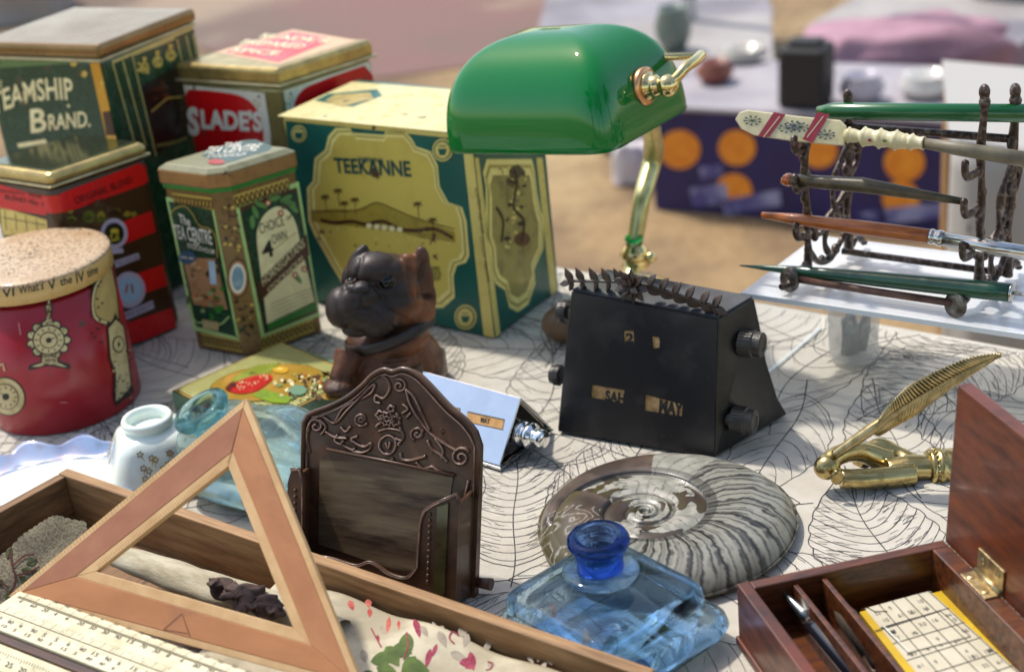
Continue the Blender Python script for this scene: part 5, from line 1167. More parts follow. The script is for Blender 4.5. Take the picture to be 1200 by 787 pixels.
for i, (x_, y_, rx, a) in enumerate(((262, 690, 9, .5), (278, 692, 9, -.6), (292, 697, 10, .9), (306, 705, 10, .3), (270, 700, 8, 1.2), (286, 706, 9, .2), (300, 694, 7, -.8), (314, 712, 9, .6), (252, 686, 6, .2), (322, 716, 8, .9), (296, 712, 7, 1.4))):
    p = P(x_, y_, .036 + .002 * (i % 3)); mb = MB(); mb.grid(lambda u, v, R_=Matrix.Rotation(-a * 1.5 + i, 3, 'Z') @ Matrix.Rotation(.35 + .12 * (i % 4), 3, 'X'), p=p, rx=rx: p + R_ @ Vector(((u - .5) * rx * .0019, (v - .5) * rx * .0016 * math.sin(math.pi * min(.96, max(.06, u))) ** .7, .0032 * math.sin(math.pi * v) + .0022 * math.cos(3 * u) + .0006 * math.sin(v * 16))), 10, 12, petm); mb.build('petal', t, solid=.0007)
# floral fabric at the right
flb = mat('printed_floral_fabric', H('c3b9a0'), .85, 0, H('a89d84'), ns=26, lo=.45, hi=.6, bump=.5, bs=500, bd=.0005)
def fh(a, b_): return .0030 * noise.noise(Vector((a * 22, b_ * 22, 4))) + .0018 * math.sin(a * 90 + b_ * 40)
T2 = HF(TR(.24, .012, .027), d1, d2_ + Vector((0, 0, -.09)), fh)
t = thing('floral_fabric', TR(.3, .05, .006), 'cream fabric printed with crimson and green flowers, filling the right half of the tray', 'fabric')
mb = MB(); mb.grid(lambda u, v: T2.at((u * .195 - .035, v * -.118 if (T2.v.dot(d2_) < 0) else v * .118), 0), 70, 44, flb); mb.build('cloth_piece', t, solid=.0008)
pr = Print(T2); cri = mat('crimson_fabric_print', H('7d2038'), .85, 0, H('a04458'), ns=300); rdp = mat('poppy_fabric_print', H('a8403a'), .85, 0, H('c07060'), ns=300); grn = mat('green_fabric_print', H('5c6f34'), .9, 0, H('42542a'), ns=120); tau = mat('taupe_fabric_print', H('8f8474'), .9, 0, H('a79c8a'), ns=120)
z = Z(2.79, 370, 640)
def petal(x_, y_, a, l_, w_, m, l=2): pr.poly([(x_ + l_ * u * math.cos(a) - s_ * w_ * math.sin(math.pi * u ** .8) * math.sin(a), y_ + l_ * u * math.sin(a) + s_ * w_ * math.sin(math.pi * u ** .8) * math.cos(a)) for s_, rng in ((1, range(0, 9)), (-1, range(8, -1, -1))) for u in [k / 8 for k in rng]], m, l)
for x_, y_, a, l_, w_, m in ((112, 182, 1.2, 12, 4, rdp), (172, 175, 1.5, 9, 4, rdp), (178, 200, 1.7, 10, 3, rdp), (240, 222, 1.7, 22, 3, rdp), (270, 236, 1.5, 14, 2, rdp), (322, 240, 1.2, 26, 4, cri), (330, 262, 1.3, 20, 3, cri), (200, 280, 1.4, 12, 2, cri), (380, 345, 1.9, 22, 3.5, cri), (400, 330, 2.0, 16, 2.5, cri), (468, 378, -.2, 20, 5, cri), (505, 340, 1.4, 22, 5, cri), (520, 372, 2.6, 14, 5, cri), (150, 330, 1.3, 20, 5, tau), (345, 270, 1.0, 18, 4, tau), (405, 290, 1.1, 20, 5, tau), (440, 350, .3, 22, 5, tau), (470, 300, -.9, 16, 5, tau), (500, 290, 1.9, 16, 4, tau), (560, 380, .1, 10, 5, tau), (110, 250, 1.2, 14, 4, tau), (610, 420, .6, 20, 5, tau), (210, 250, 1.1, 14, 3, tau)):
    petal(*z(x_, y_), a, l_, w_, m)
rf = random.Random(5)
for k in range(46):
    x_, y_ = rf.uniform(90, 900), rf.uniform(190, 640)
    petal(*z(x_, y_), rf.uniform(.6, 2.4), rf.uniform(8, 22), rf.uniform(2, 5), rf.choice([tau, tau, tau, cri, rdp]), 1)
for x_, y_, a, l_, w_ in ((300, 290, 1.6, 34, 9), (250, 340, .3, 26, 9), (180, 380, -.2, 34, 9), (230, 330, 1.0, 30, 9), (330, 370, 2.2, 30, 8), (200, 400, .4, 30, 8), (150, 420, .2, 20, 6), (290, 400, .1, 30, 10)): petal(*z(x_, y_), a, l_, w_, grn, 3)
for p in ([(470, 300), (450, 290), (440, 310), (455, 325)], [(560, 370), (575, 375), (572, 395), (555, 400)], [(180, 260), (200, 300), (215, 330)], [(300, 290), (305, 340), (290, 380)]): pr.line([z(*q) for q in sp2(p)], .0008, cri, 4)
pr.build('flower_print', t)
mb = MB(); t = thing('shaded_floor_sheet', TR(.2, .12, .006), 'dark brown sheet standing in for the shaded tray floor under the set square', 'cloth')
mb.grid(lambda u, v: TR(.02 + .37 * u, .07 + .065 * v, .012 + .004 * noise.noise(Vector((u * 8, v * 3, 7)))), 50, 16, mat('shaded_floor_brown', H('4a3527'), .95, 0, H('33241a'), ns=60, bump=.5, bs=300)); mb.build('cloth_piece', t, solid=.002)  # added dark sheet: tray floor and its shadow put into one colour

# ------------------------------------------------------------------ wooden set square
L0 = P(9, 698, .045); Rr = P(428, 812, .045); e_ = (Rr - L0).normalized(); ap_ = A(288, 466, .722); U_ = ap_ - L0; U_ = (U_ - e_ * U_.dot(e_)).normalized(); SSP = Plane(L0, e_, U_); nS = SSP.n
t = thing('set_square', L0, 'large pinkish wooden set square with pale inlaid edges, leaning over the tray in the foreground', 'set square')
th = .0036
o3 = [SSP.px(*p) for p in ((9, 698), (288, 466), (428, 812))]; i3 = [SSP.px(*p) for p in ((112, 669), (267, 546), (343, 735))]
def inset(tri, d):
    n = len(tri); out = []; c = sum((Vector(p) for p in tri), Vector((0, 0))) / n
    for k in range(n):
        p0, p1, p2 = tri[k - 1], tri[k], tri[(k + 1) % n]
        def off(a, b_):
            dr = (b_ - a).normalized(); nn = Vector((-dr.y, dr.x));
            if nn.dot(c - a) < 0: nn = -nn
            return a + nn * d, dr
        a1, r1_ = off(p0, p1); a2, r2_ = off(p1, p2); dn = r1_.x * r2_.y - r1_.y * r2_.x; k_ = ((a2 - a1).x * r2_.y - (a2 - a1).y * r2_.x) / dn; out.append(a1 + r1_ * k_)
    return out
def strips(outer, inner, m, name, thick, l0=0.0, mats=None):
    for k in range(3):
        a, b_, c, d_ = outer[k], outer[(k + 1) % 3], inner[(k + 1) % 3], inner[k]
        mb = MB(); g = .00004
        mb.prism([SSP.at(q) + nS * l0 for q in (a, b_, c, d_)], -nS * thick, (mats[k] if mats else m)); mb.build(name, t, bevel=.0003, seg=1)
oe = inset(o3, .0038); ie = inset(i3, -.0058)
pears = [mat('pear_wood_%s' % n, H(a), .42, 0, H(b_), ns=22, nd=7, stretch=(1, 2.5, 2.5), rotz=r_, lo=.25, hi=.85, bump=.15, bs=120, bd=.0004, coat=.05, rough2=.6, col3=H('8a5a40'), ns3=14, lo3=.62, hi3=.85) for n, a, b_, r_ in (('rose', 'a5704f', '8a5238', .5), ('warm', 'b57c50', '98603a', 2.0), ('tan', 'b57a4c', '9a6238', -.5))]
strips(oe, ie, None, 'arm', th, 0, pears); strips(o3, oe, M['box'], 'edge_inlay', th, -.0002); strips(ie, i3, M['box'], 'inner_inlay', th, -.0002)
pr = Print(SSP); tk = mat('pencil_tick', H('8a6238'), .6); a, b_ = o3[0], o3[1]; ic, idd = i3[0], i3[1]
for k in range(70):
    p = a.lerp(b_, .03 + .93 * k / 70); n_ = Vector(((b_ - a).y, -(b_ - a).x)).normalized(); n_ = n_ if n_.dot(o3[2] - a) > 0 else -n_; pr.line([p + n_ * .0004, p + n_ * .0026], .00022, tk, 1.2, px=False)
    if k < 52: p = i3[0].lerp(i3[1], .03 + .93 * k / 52); pr.line([p - n_ * .0006, p - n_ * .003], .00022, tk, 1.2, px=False)
z = Z(2.145, 0, 420); pr.line([z(412, 680), z(458, 640), z(478, 697)], .0004, brown, 1.2); pr.line([z(412, 680), z(472, 690)], .0003, brown, 1.2); pr.line([z(604, 150), z(572, 262)], .0003, tk, 1.2)
pr.build('pencil_marks', t)

# ------------------------------------------------------------------ rules lying in front
rh = .048; q0, q1 = P(31, 692, rh), P(330, 800, rh); ru = (q1 - q0).normalized(); rv = Vector((ru.y, -ru.x, 0)); rv = rv if rv.y < 0 else -rv
ctrU = q0
w1 = (P(0, 757 - 26, rh) - q0).dot(rv)
z = Z(3.187, 0, 540)
def rp(a, b_, zz=0): return q0 + ru * a + rv * b_ + Vector((0, 0, zz))
yl, ym, yb = [(P(*z(0, yy), rh) - q0).dot(rv) for yy in (632, 662, 732)]
t = thing('scale_rule', q0, 'wide yellowed ivory scale rule lying directly below the set square', 'ruler'); x0r = -.004
mb = MB(); mb.box(rp(x0r, 0, -.006), ru * .30, rv * (yl - .0005), (0, 0, .006), M['ivory']); mb.build('rule_body', t, bevel=.0006)
RPn = Plane(rp(0, 0, 0), ru, rv); RPn.n = Vector((0, 0, 1)); pr = Print(RPn)
grv = mat('rule_groove_shadow', H('57503a'), .7)
for f in (.17, .20, .62): pr.line([(x0r + .004, yl * f), (.296, yl * f)], .0005, grv, 1.2, px=False)
for k in range(150):
    x_ = x0r + .008 + k * .0019
    for f0, f1, ev in ((.17, .10, 5), (.45, .50, 5), (.62, .55, 4), (.66, .72, 5)):
        ll = 1.6 if k % ev == 0 else 1; pr.line([(x_, yl * f0), (x_, yl * (f0 + (f1 - f0) * ll))], .00016 if ll == 1 else .00028, M['ink'], 1.2, px=False)
for k in range(30):
    x_ = x0r + .008 + k * .0095
    for f, s_ in ((.30, 1), (.80, 1), (.92, .9), (.04, .8)):
        tx = str(random.choice([10, 20, 30, 40, 50, 60, 70, 80, 90, 5, 15, 8, 6, 4])); h_ = .0026 * s_; pr.text(tx, (x_, yl * f), (x_ + .0022 * len(tx) * s_, yl * f), (x_, yl * f - h_), M['ink'], 1.2, px=False, off=.0)
pr.build('graduations', t)
t = thing('mahogany_rule', rp(0, yl, 0), 'ivory-faced rule with a dark mahogany stripe, nearest the lower left corner', 'ruler')
mb = MB(); mb.box(rp(x0r - .02, yl + .0002, -.010), ru * .32, rv * (ym - yl), (0, 0, .0085), mat('rule_mahogany', H('4f2a18'), .4, 0, H('32180d'), ns=60, stretch=(1, 8, 8), rotz=math.atan2(ru.y, ru.x))); mb.build('mahogany_core', t, bevel=.0005)
mb = MB(); bo = rp(x0r - .02, ym + .0004, -.011); bw = (yb - ym) * 1.05; mb.prism([bo, bo + rv * bw + Vector((0, 0, -.006)), bo + rv * bw + Vector((0, 0, -.008)), bo + Vector((0, 0, -.008))][::-1] if False else [bo + Vector((0, 0, .008)), bo + rv * bw + Vector((0, 0, .002)), bo + rv * bw, bo], ru * .32, M['ivory']); mb.build('ivory_bevel', t, bevel=.0004)
BP = Plane(bo + Vector((0, 0, .008)), ru, rv * bw + Vector((0, 0, -.006))); BP.n = BP.n if BP.n.z > 0 else -BP.n; pr = Print(BP); bl_ = bw
for k in range(150): x_ = .004 + k * .0021; pr.line([(x_, bl_ * .28), (x_, bl_ * (.42 if k % 5 else .52))], .00028, M['ink'], 1.2, px=False)
for k in range(30): x_ = .006 + k * .0105; tx = str(5 * (30 - k) % 100 or 100); pr.text(tx, (x_, bl_ * .84), (x_ + .0026 * len(tx), bl_ * .84), (x_, bl_ * .60), M['ink'], 1.2, px=False, off=.0)
pr.build('graduations', t)

# ------------------------------------------------------------------ mahogany writing box
hb = .040; A0 = P(863, 683, hb); B0 = P(1105, 631, hb); A0.z = B0.z = 0; bu = (B0 - A0).normalized(); bv_ = Vector((bu.y, -bu.x, 0)); bv_ = bv_ if bv_.y < 0 else -bv_
bv_ = (bv_ * .97 + V2(D(-72.6)) * .5).normalized(); BW = (B0 - A0).length; BLn = .22; wt = .0068
def BX(a, b_, zz=0): return A0 + bu * a + bv_ * b_ + Vector((0, 0, zz))
t = thing('writing_box', A0, 'reddish mahogany writing box with its lid open, pens in narrow slots, at the lower right', 'box')
uz = lambda h: Vector((0, 0, h))
mb = MB(); mb.box(BX(0, 0, .001), bu * wt, bv_ * BLn, uz(hb - .001), M['burl']); mb.build('side_wall', t, bevel=.0007)
mb = MB(); mb.box(BX(wt + .0002, 0, .001), bu * (BW - wt - .0002), bv_ * wt, uz(hb - .0013), M['mahog']); mb.build('back_wall', t, bevel=.0007)
mb = MB(); mb.box(BX(BW - wt * 1.5, wt + .0002, .001), bu * (wt * 1.5), bv_ * (BLn - wt), uz(hb - .001), M['mahog']); mb.build('hinge_wall', t, bevel=.0007)
mb = MB(); mb.box(BX(wt + .0002, BLn - wt, .001), bu * (BW - wt * 2.6), bv_ * wt, uz(hb - .0016), M['mahog']); mb.build('front_wall', t, bevel=.0007)
mb = MB(); mb.box(BX(wt + .0003, wt + .0003, .002), bu * (BW - 2.6 * wt), bv_ * (BLn - 2 * wt - .001), uz(.004), M['mahog']); mb.build('box_floor', t)
mb = MB(); mb.box(BX(-.0015, -.0015, .0005), bu * (BW + .003), bv_ * (BLn + .003), uz(.005), M['burl']); mb.build('foot_moulding', t, bevel=.001)
def seg3(p0, p1, zt): return P(*p0, zt), P(*p1, zt)
IP = Plane(BX(0, 0, hb - .002), bu, bv_)
for (x0, y0), (x1, y1) in (((930, 684), (1030, 787)), ((962, 675), (1080, 787))):
    a, b_ = P(x0, y0, hb - .002), P(x1, y1, hb - .002); a_u = (a - A0).dot(bu); mb = MB()
    s0 = BX(0, wt + .001, 0) + bu * ((a - A0).dot(Vector((bv_.y, -bv_.x, 0))) / bu.dot(Vector((bv_.y, -bv_.x, 0)))); mb.box(s0 + uz(.006), bu * .0028, bv_ * (BLn - 2 * wt - .003), uz(hb - .009), M['mahog']); mb.build('divider', t, bevel=.0004)
# tray floor of the pen slots
mb = MB(); mb.box(BX(wt + .0004, wt + .0004, .0062), bu * .040, bv_ * (BLn - 2 * wt - .002), uz(.006), M['mahog']); mb.build('slot_floor', t)
# lid
lp0 = BX(BW + .0010, 0, hb - .002); lu = bv_; ln_ = bu; lU = (A(1111, 460, (BX(BW, 0).y + .004)) - lp0); LHt = .094
lU = (Vector((0, 0, 1)) + bu * .06 + bv_ * -.02).normalized(); tht = .0075
mb = MB(); mb.prism([lp0, lp0 + lu * BLn, lp0 + lu * BLn + lU * LHt, lp0 + lU * LHt], bu * tht, M['burl']); lid_ = mb.build('lid', t, bevel=.0008)
hg = mat('worn_hinge_brass', (.55, .44, .24), .35, .9, (.3, .22, .12), ns=200, bump=.2, bs=300)
LP = Plane(lp0, lu, lU); hz0 = LP.px(1155, 668)
pp = BX(BW - .004, 0, hb); 
for s_ in (0, 1):
    ho = LP.at(LP.px(1163, 676)); hd = (ho - lp0).dot(lu)
    mb = MB()
    if s_ == 0: mb.box(lp0 + lu * (hd - .013) + lU * .0045 - bu * .0011, lu * .024, lU * .012, bu * .0010, hg)
    else: mb.box(BX(BW - wt * 1.35, 0, hb + .0002) + lu * (hd - .013), lu * .024, bu * (wt * 1.2), uz(.0009), hg)
    lf = mb.build('hinge_leaf', t, bevel=.0003)
    for k in (-.008, .006):
        p = (lp0 + lu * (hd + k) + lU * .0115 - bu * .0012) if s_ == 0 else (BX(BW - wt * .9, 0, hb + .0012) + lu * (hd + k)); n_ = -bu if s_ == 0 else Vector((0, 0, 1))
        mb = MB(); mb.lathe(p, [(0, .0006), (.0014, .0005), (.002, 0)], hg, 14, axis=n_); mb.build('screw', lf)
mb = MB(); hp = lp0 + lu * (hd - .013) + lU * .0035 - bu * .0016; mb.tube([hp, hp + lu * .024], .0016, hg, 12); mb.build('hinge_pin', t)
# yellow booklet
bz = .020; q = [P(1007, 716, bz), P(1108, 690, bz), P(1232, 800, bz), P(1110, 850, bz)]
yel = mat('yellow_cover', H('d3b21c'), .5, 0, H('c19c14'), ns=30, col3=H('b08a20'), ns3=40, lo3=.62, hi3=.75); pap = mat('aged_label_paper', H('cfc9b4'), .75, 0, H('b5ab90'), ns=25, nd=6, lo=.42, hi=.75)
t = thing('yellow_booklet', q[0] * 1.0, 'yellow booklet with a ruled white table label, lying inside the mahogany box', 'booklet')
mb = MB(); mb.prism([p - uz(.009) for p in q], uz(.009), yel); mb.build('cover', t, bevel=.0004)
z = Z(3.43, 850, 580); BPn = Plane(q[0], (q[1] - q[0]), (q[2] - q[1])); BPn.n = Vector((0, 0, 1)); pr = Print(BPn)
pr.poly([z(560, 455), z(820, 384), z(1190, 720), z(860, 830)], pap, 1)
gi = M['ink']
def bi(a, b_):  # bilinear within label
    c = [z(560, 455), z(820, 384), z(1190, 720), z(860, 830)]; x0 = [c[0][k] * (1 - a) + c[1][k] * a for k in (0, 1)]; x1 = [c[3][k] * (1 - a) + c[2][k] * a for k in (0, 1)]; return (x0[0] * (1 - b_) + x1[0] * b_, x0[1] * (1 - b_) + x1[1] * b_)
for a in (.22, .42, .62, .82, .98): pr.line([bi(a, 0), bi(a, 1)], .0005, gi, 2)
for b_ in (.21, .38, .56, .74, .9): pr.line([bi(0, b_), bi(1, b_)], .0005, gi, 2)
pr.line([z(600, 548), z(862, 466), z(985, 570), z(735, 636), z(630, 530)], .0007, gi, 3); pr.line([z(545, 462), z(570, 452), z(600, 470), z(650, 468)], .0006, brown, 3)
pr.line([z(636, 530), z(735, 634)], .0014, white, 3)
for k in range(46):
    a, b_ = random.choice((.05, .27, .47, .67, .87)) + random.uniform(0, .06), random.choice((.04, .13, .25, .31, .43, .49, .62, .68, .8)) + random.uniform(0, .02); tx = random.choice(('10', '25', '4', '16', '52', '7', '38', '61', '9'))
    pr.text(tx, bi(a, b_ + .035), bi(a + .035 * len(tx), b_ + .035), bi(a, b_), M['inkgrey'], 2, off=.0)
pr.build('table_print', t)
# pens in the box
pbl = mat('black_pen_lacquer', (.012, .014, .02), .18, 0, coat=.6); nibm = mat('steel_nib', (.3, .33, .33), .25, .9, (.12, .13, .13), ns=200)
def rodz(name, parent, pts, rs, m, n=16, k=1): mb = MB(); mb.tube(pts, rs, m, n); return mb.build(name, parent)
t = thing('dip_pen', P(914, 689, .030), 'black lacquered dip pen with a steel nib in the left slot of the mahogany box', 'pen')
p0, p1, p2 = P(914, 689, .033), P(950, 728, .026), P(1040, 832, .024)
rodz('nib', t, [p0, p0.lerp(p1, .4), p0.lerp(p1, .75), p1], [.0004, .0022, .0034, .0036], nibm); rodz('ferrule', t, [p1, p1.lerp(p2, .03)], [.0042, .0042], M['iron']); rodz('barrel', t, [p1.lerp(p2, .03), p1.lerp(p2, .1), p2], [.0042, .0052, .0052], pbl)
pr = Print(Plane(p1.lerp(p2, .3) + uz(.0054), p2 - p1, (p2 - p1).cross(Vector((0, 0, 1))))); 
t = thing('pen_holder', P(985, 712, .03), 'dark worn pen holder with a silver ferrule in the right slot of the mahogany box', 'pen')
p0, p1, p2 = P(982, 708, .026), P(1022, 764, .022), P(1060, 812, .020)
rodz('shaft', t, [p0, p0.lerp(p1, .3), p1], [.0035, .0060, .0058], mat('worn_dark_shaft', (.045, .035, .028), .5, 0, (.10, .075, .05), ns=80)); rodz('ferrule', t, [p1, p1.lerp(p2, .3), p1.lerp(p2, .35), p2], [.0056, .0056, .0048, .0044], mat('silver_ferrule', (.7, .68, .62), .25, 1))

# ------------------------------------------------------------------ brass hand and feather quill
Yh = .795
def hp_(px, py, dY=0): return A(px, py, Yh + dY)
K = .00053
t = thing('brass_hand_clip', hp_(1000, 572), 'polished brass paper clip cast as a clenched hand, beside the open mahogany lid', 'paper clip')
mb = MB(); br_ = M['brass']
def cp(pts, rs, fl=1.0): mb.tube(spline([hp_(*p) for p in pts], 6), list(np.interp(np.linspace(0, len(pts) - 1, (len(pts) - 1) * 6 + 1), range(len(pts)), [r * K for r in rs])), br_, 16)
mb.ell(hp_(969, 547, 0), 16 * K, 15 * K, 15.5 * K, br_)                                # fingertip knuckle
cp([(966, 549, 0), (976, 537, .004), (992, 530, .010), (1012, 530, .016), (1040, 540, .016)], [13, 12, 12, 13, 15])  # index finger
cp([(985, 561, -.006), (1010, 561, -.006), (1040, 559, -.004), (1068, 556, 0)], [12, 12.5, 13, 15])     # thumb along the front
cp([(1012, 532, .020), (1030, 522, .024), (1050, 532, .022), (1072, 545, .012)], [9, 10, 11, 14])   # curled fingers behind
cp([(1004, 540, .026), (1018, 538, .030), (1040, 545, .026)], [9, 10, 12])
cp([(1040, 552, .006), (1062, 549, .006), (1080, 548, .006), (1090, 548, .006)], [15, 17, 16, 17])   # wrist
h_ = mb.build('hand', t, remesh=.0008, smooth_it=3)
cdir = (hp_(1110, 548, .006) - hp_(1084, 549, .006)).normalized(); c0 = hp_(1087, 549, .006)
mb = MB(); mb.lathe(c0, [(.0085, -.0005), (.0118, 0), (.0128, .002), (.0112, .0036), (.0112, .0044), (.0134, .0056), (.0134, .0076), (.0118, .009), (.0125, .011), (.0125, .021), (0, .021)], br_, 40, axis=cdir); mb.build('cuff', t)
for k in range(20):
    a = 6.283 * k / 20; x_ = Vector((0, 0, 1)); y_ = cdir.cross(x_); x_ = y_.cross(cdir); mb = MB(); mb.ell(c0 + cdir * .0042 + (x_ * math.cos(a) + y_ * math.sin(a)) * .0118, .0011, .0011, .0011, br_, 8, 6); mb.build('cuff_bead', t)
mb = MB(); nail = hp_(981, 559, -.0125); mb.ell(nail, .0042, .0012, .0052, br_, 12, 8); mb.build('thumb_nail', t)
fthm = mat('antique_feather_brass', (.52, .42, .22), .38, 1.0, (.26, .20, .09), ns=150, lo=.4, hi=.7, bump=.3, bs=400, bd=.0004)
QP = Plane(hp_(977, 533), Vector((1, 0.12, 0)), Vector((0, -.30, 1)))
t = thing('feather_quill', QP.at(QP.px(977, 533)), 'antique brass feather quill held upright in the brass hand', 'quill')
z = Z(3.748, 930, 390); rac = sp2([(178, 535), (250, 485), (360, 408), (420, 368), (520, 300), (640, 226), (760, 162), (860, 112), (905, 92)], 5)
R3 = [QP.at(QP.px(*z(*p))) for p in rac]; nR = len(R3)
mb = MB(); mb.tube(R3, list(np.interp(np.linspace(0, 1, nR), [0, .22, .36, .6, 1], [.0030, .0036, .0026, .0013, .0005])), fthm, 12); mb.build('quill_shaft', t)
upo = sp2([(375, 385), (400, 340), (450, 285), (510, 228), (600, 178), (700, 134), (800, 102), (905, 88)], 10); loo = sp2([(350, 440), (380, 450), (440, 415), (520, 372), (610, 305), (700, 240), (800, 168), (905, 96)], 10)
rr_ = sp2([(360, 408), (420, 368), (520, 300), (640, 226), (760, 162), (860, 112), (905, 92)], 10)
def samp(L_, f): k = f * (len(L_) - 1); i = min(int(k), len(L_) - 2); a, b_ = L_[i], L_[i + 1]; return (a[0] + (b_[0] - a[0]) * (k - i), a[1] + (b_[1] - a[1]) * (k - i))
vane = MB()
for side, L_ in ((1, upo), (-1, loo)):
    for k in range(46):
        f = k / 46; r_ = samp(rr_, f); o_ = samp(L_, min(1, f + .04)); a = QP.at(QP.px(*z(*r_))); b_ = QP.at(QP.px(*z(*o_))); md = a.lerp(b_, .5) + QP.n * .0012
        wdt = .00105; d_ = (b_ - a).normalized(); s_ = d_.cross(QP.n).normalized()
        vane.tube([a, md, b_ - QP.n * .0002], [.0011, .00105, .0005], fthm, 6)
    pl = [QP.at(QP.px(*z(*samp(rr_, k / 40)))) - QP.n * .0004 for k in range(41)]; po = [QP.at(QP.px(*z(*samp(L_, min(1, k / 40 + .03))))).lerp(pl[k], .12) - QP.n * .0004 for k in range(41)]
    n0_ = len(vane.v); vane.v += pl + po; mi_ = vane.mi(fthm)
    for k in range(40): vane.f.append([n0_ + k, n0_ + k + 1, n0_ + 41 + k + 1, n0_ + 41 + k]); vane.m.append(mi_); vane.sm.append(True)
tag(vane.build('feather_barbs', t), kind='stuff')

# ------------------------------------------------------------------ acrylic riser, cup, stone
za = .078; AA = P(868, 343, za); AA.z = 0; au = V2(D(-35.03)); av = V2(D(50.03)); AL, AW, at_ = .40, .115, .0032
t = thing('acrylic_riser', AA, 'acrylic display riser with a milky sheet top under the iron pen rack', 'display stand')
acr = bpy.data.materials.new('milky_acrylic'); acr.use_nodes = True; nt = acr.node_tree; pb = nt.nodes['Principled BSDF']; pb.inputs['Base Color'].default_value = (.86, .88, .9, 1); pb.inputs['Roughness'].default_value = .12
tr2 = nt.nodes.new('ShaderNodeBsdfTransparent'); mx = nt.nodes.new('ShaderNodeMixShader'); mx.inputs[0].default_value = .55; nt.links.new(tr2.outputs[0], mx.inputs[1]); nt.links.new(pb.outputs[0], mx.inputs[2]); nt.links.new(mx.outputs[0], nt.nodes['Material Output'].inputs[0])  # sheet top mixes milky white with transparent
acl = bpy.data.materials.new('clear_acrylic_leg'); acl.use_nodes = True; nt = acl.node_tree; pb = nt.nodes['Principled BSDF']; pb.inputs['Base Color'].default_value = (.9, .92, .94, 1); pb.inputs['Roughness'].default_value = .05
tr2 = nt.nodes.new('ShaderNodeBsdfTransparent'); mx = nt.nodes.new('ShaderNodeMixShader'); mx.inputs[0].default_value = .10; nt.links.new(tr2.outputs[0], mx.inputs[1]); nt.links.new(pb.outputs[0], mx.inputs[2]); nt.links.new(mx.outputs[0], nt.nodes['Material Output'].inputs[0])
edm = mat('acrylic_cut_edge', (.75, .80, .82), .15, 0, coat=1)
mb = MB(); mb.box(AA + uz(za - at_) + au * .0 + av * .001, au * AL, av * AW, uz(at_), acr); mb.build('sheet_top', t)
mb = MB(); mb.box(AA + uz(za - at_ - .0002), au * AL, av * .0009, uz(at_ + .0004), edm); mb.build('front_edge', t)
mb = MB(); mb.box(AA + uz(.001) + av * .001, au * .003, av * AW, uz(za - at_ - .0015), acl); mb.build('end_panel', t)
mb = MB(); mb.box(AA + uz(.0008) + av * .001 + au * .0006, au * .0014, av * AW, uz(.0010), edm); mb.build('end_panel_foot', t)
mb = MB(); mb.box(AA + au * (AL - .003) + uz(.001) + av * .001, au * .003, av * AW, uz(za - at_ - .0015), acl); mb.build('end_panel', t)
cupm = bpy.data.materials.new('frosted_plastic'); cupm.use_nodes = True; nt = cupm.node_tree; pb = nt.nodes['Principled BSDF']; pb.inputs['Base Color'].default_value = (.75, .76, .74, 1); pb.inputs['Roughness'].default_value = .45
tr2 = nt.nodes.new('ShaderNodeBsdfTransparent'); mx = nt.nodes.new('ShaderNodeMixShader'); mx.inputs[0].default_value = .28; nt.links.new(tr2.outputs[0], mx.inputs[1]); nt.links.new(pb.outputs[0], mx.inputs[2]); nt.links.new(mx.outputs[0], nt.nodes['Material Output'].inputs[0])
cc = P(1000, 420); t = thing('frosted_cup', cc, 'small frosted plastic cup holding grey nibs, standing under the acrylic riser', 'cup')
mb = MB(); mb.lathe(cc, [(0, .001), (.016, .001), (.0175, .004), (.0195, .050), (.0190, .050), (.0168, .005), (0, .004)], cupm, 36); mb.build('cup_body', t)
for k, (dx, dy, tl, h_) in enumerate(((-.006, -.004, .25, .026), (.0, -.002, -.1, .030), (.006, .002, .2, .027), (.002, .006, -.35, .024), (-.003, .005, .1, .028))):
    b0_ = cc + Vector((dx, dy, .006)); g = thing('metal_nib', b0_, 'grey steel nib standing with others in the frosted cup', 'nib', 'grey nibs in the frosted cup'); mb = MB(); mb.tube([b0_, b0_ + Vector((tl * .01, 0, h_ * .6)), b0_ + Vector((tl * .02, 0, h_))], [.0045, .0052, .0030], nibm, 12, flatn=(0, 1, 0), fl=.7); mb.build('nib_body', g)
cs = P(657, 408); t = thing('brown_stone', cs, 'smooth rounded brown stone peeping out behind the left side of the black calendar', 'stone')
mb = MB(); mb.ell(cs + Vector((.008, .012, .0155)), .021, .016, .0155, mat('brown_pebble', H('7a6148'), .5, 0, H('5c4632'), ns=30), 28, 18); mb.build('stone_body', t)

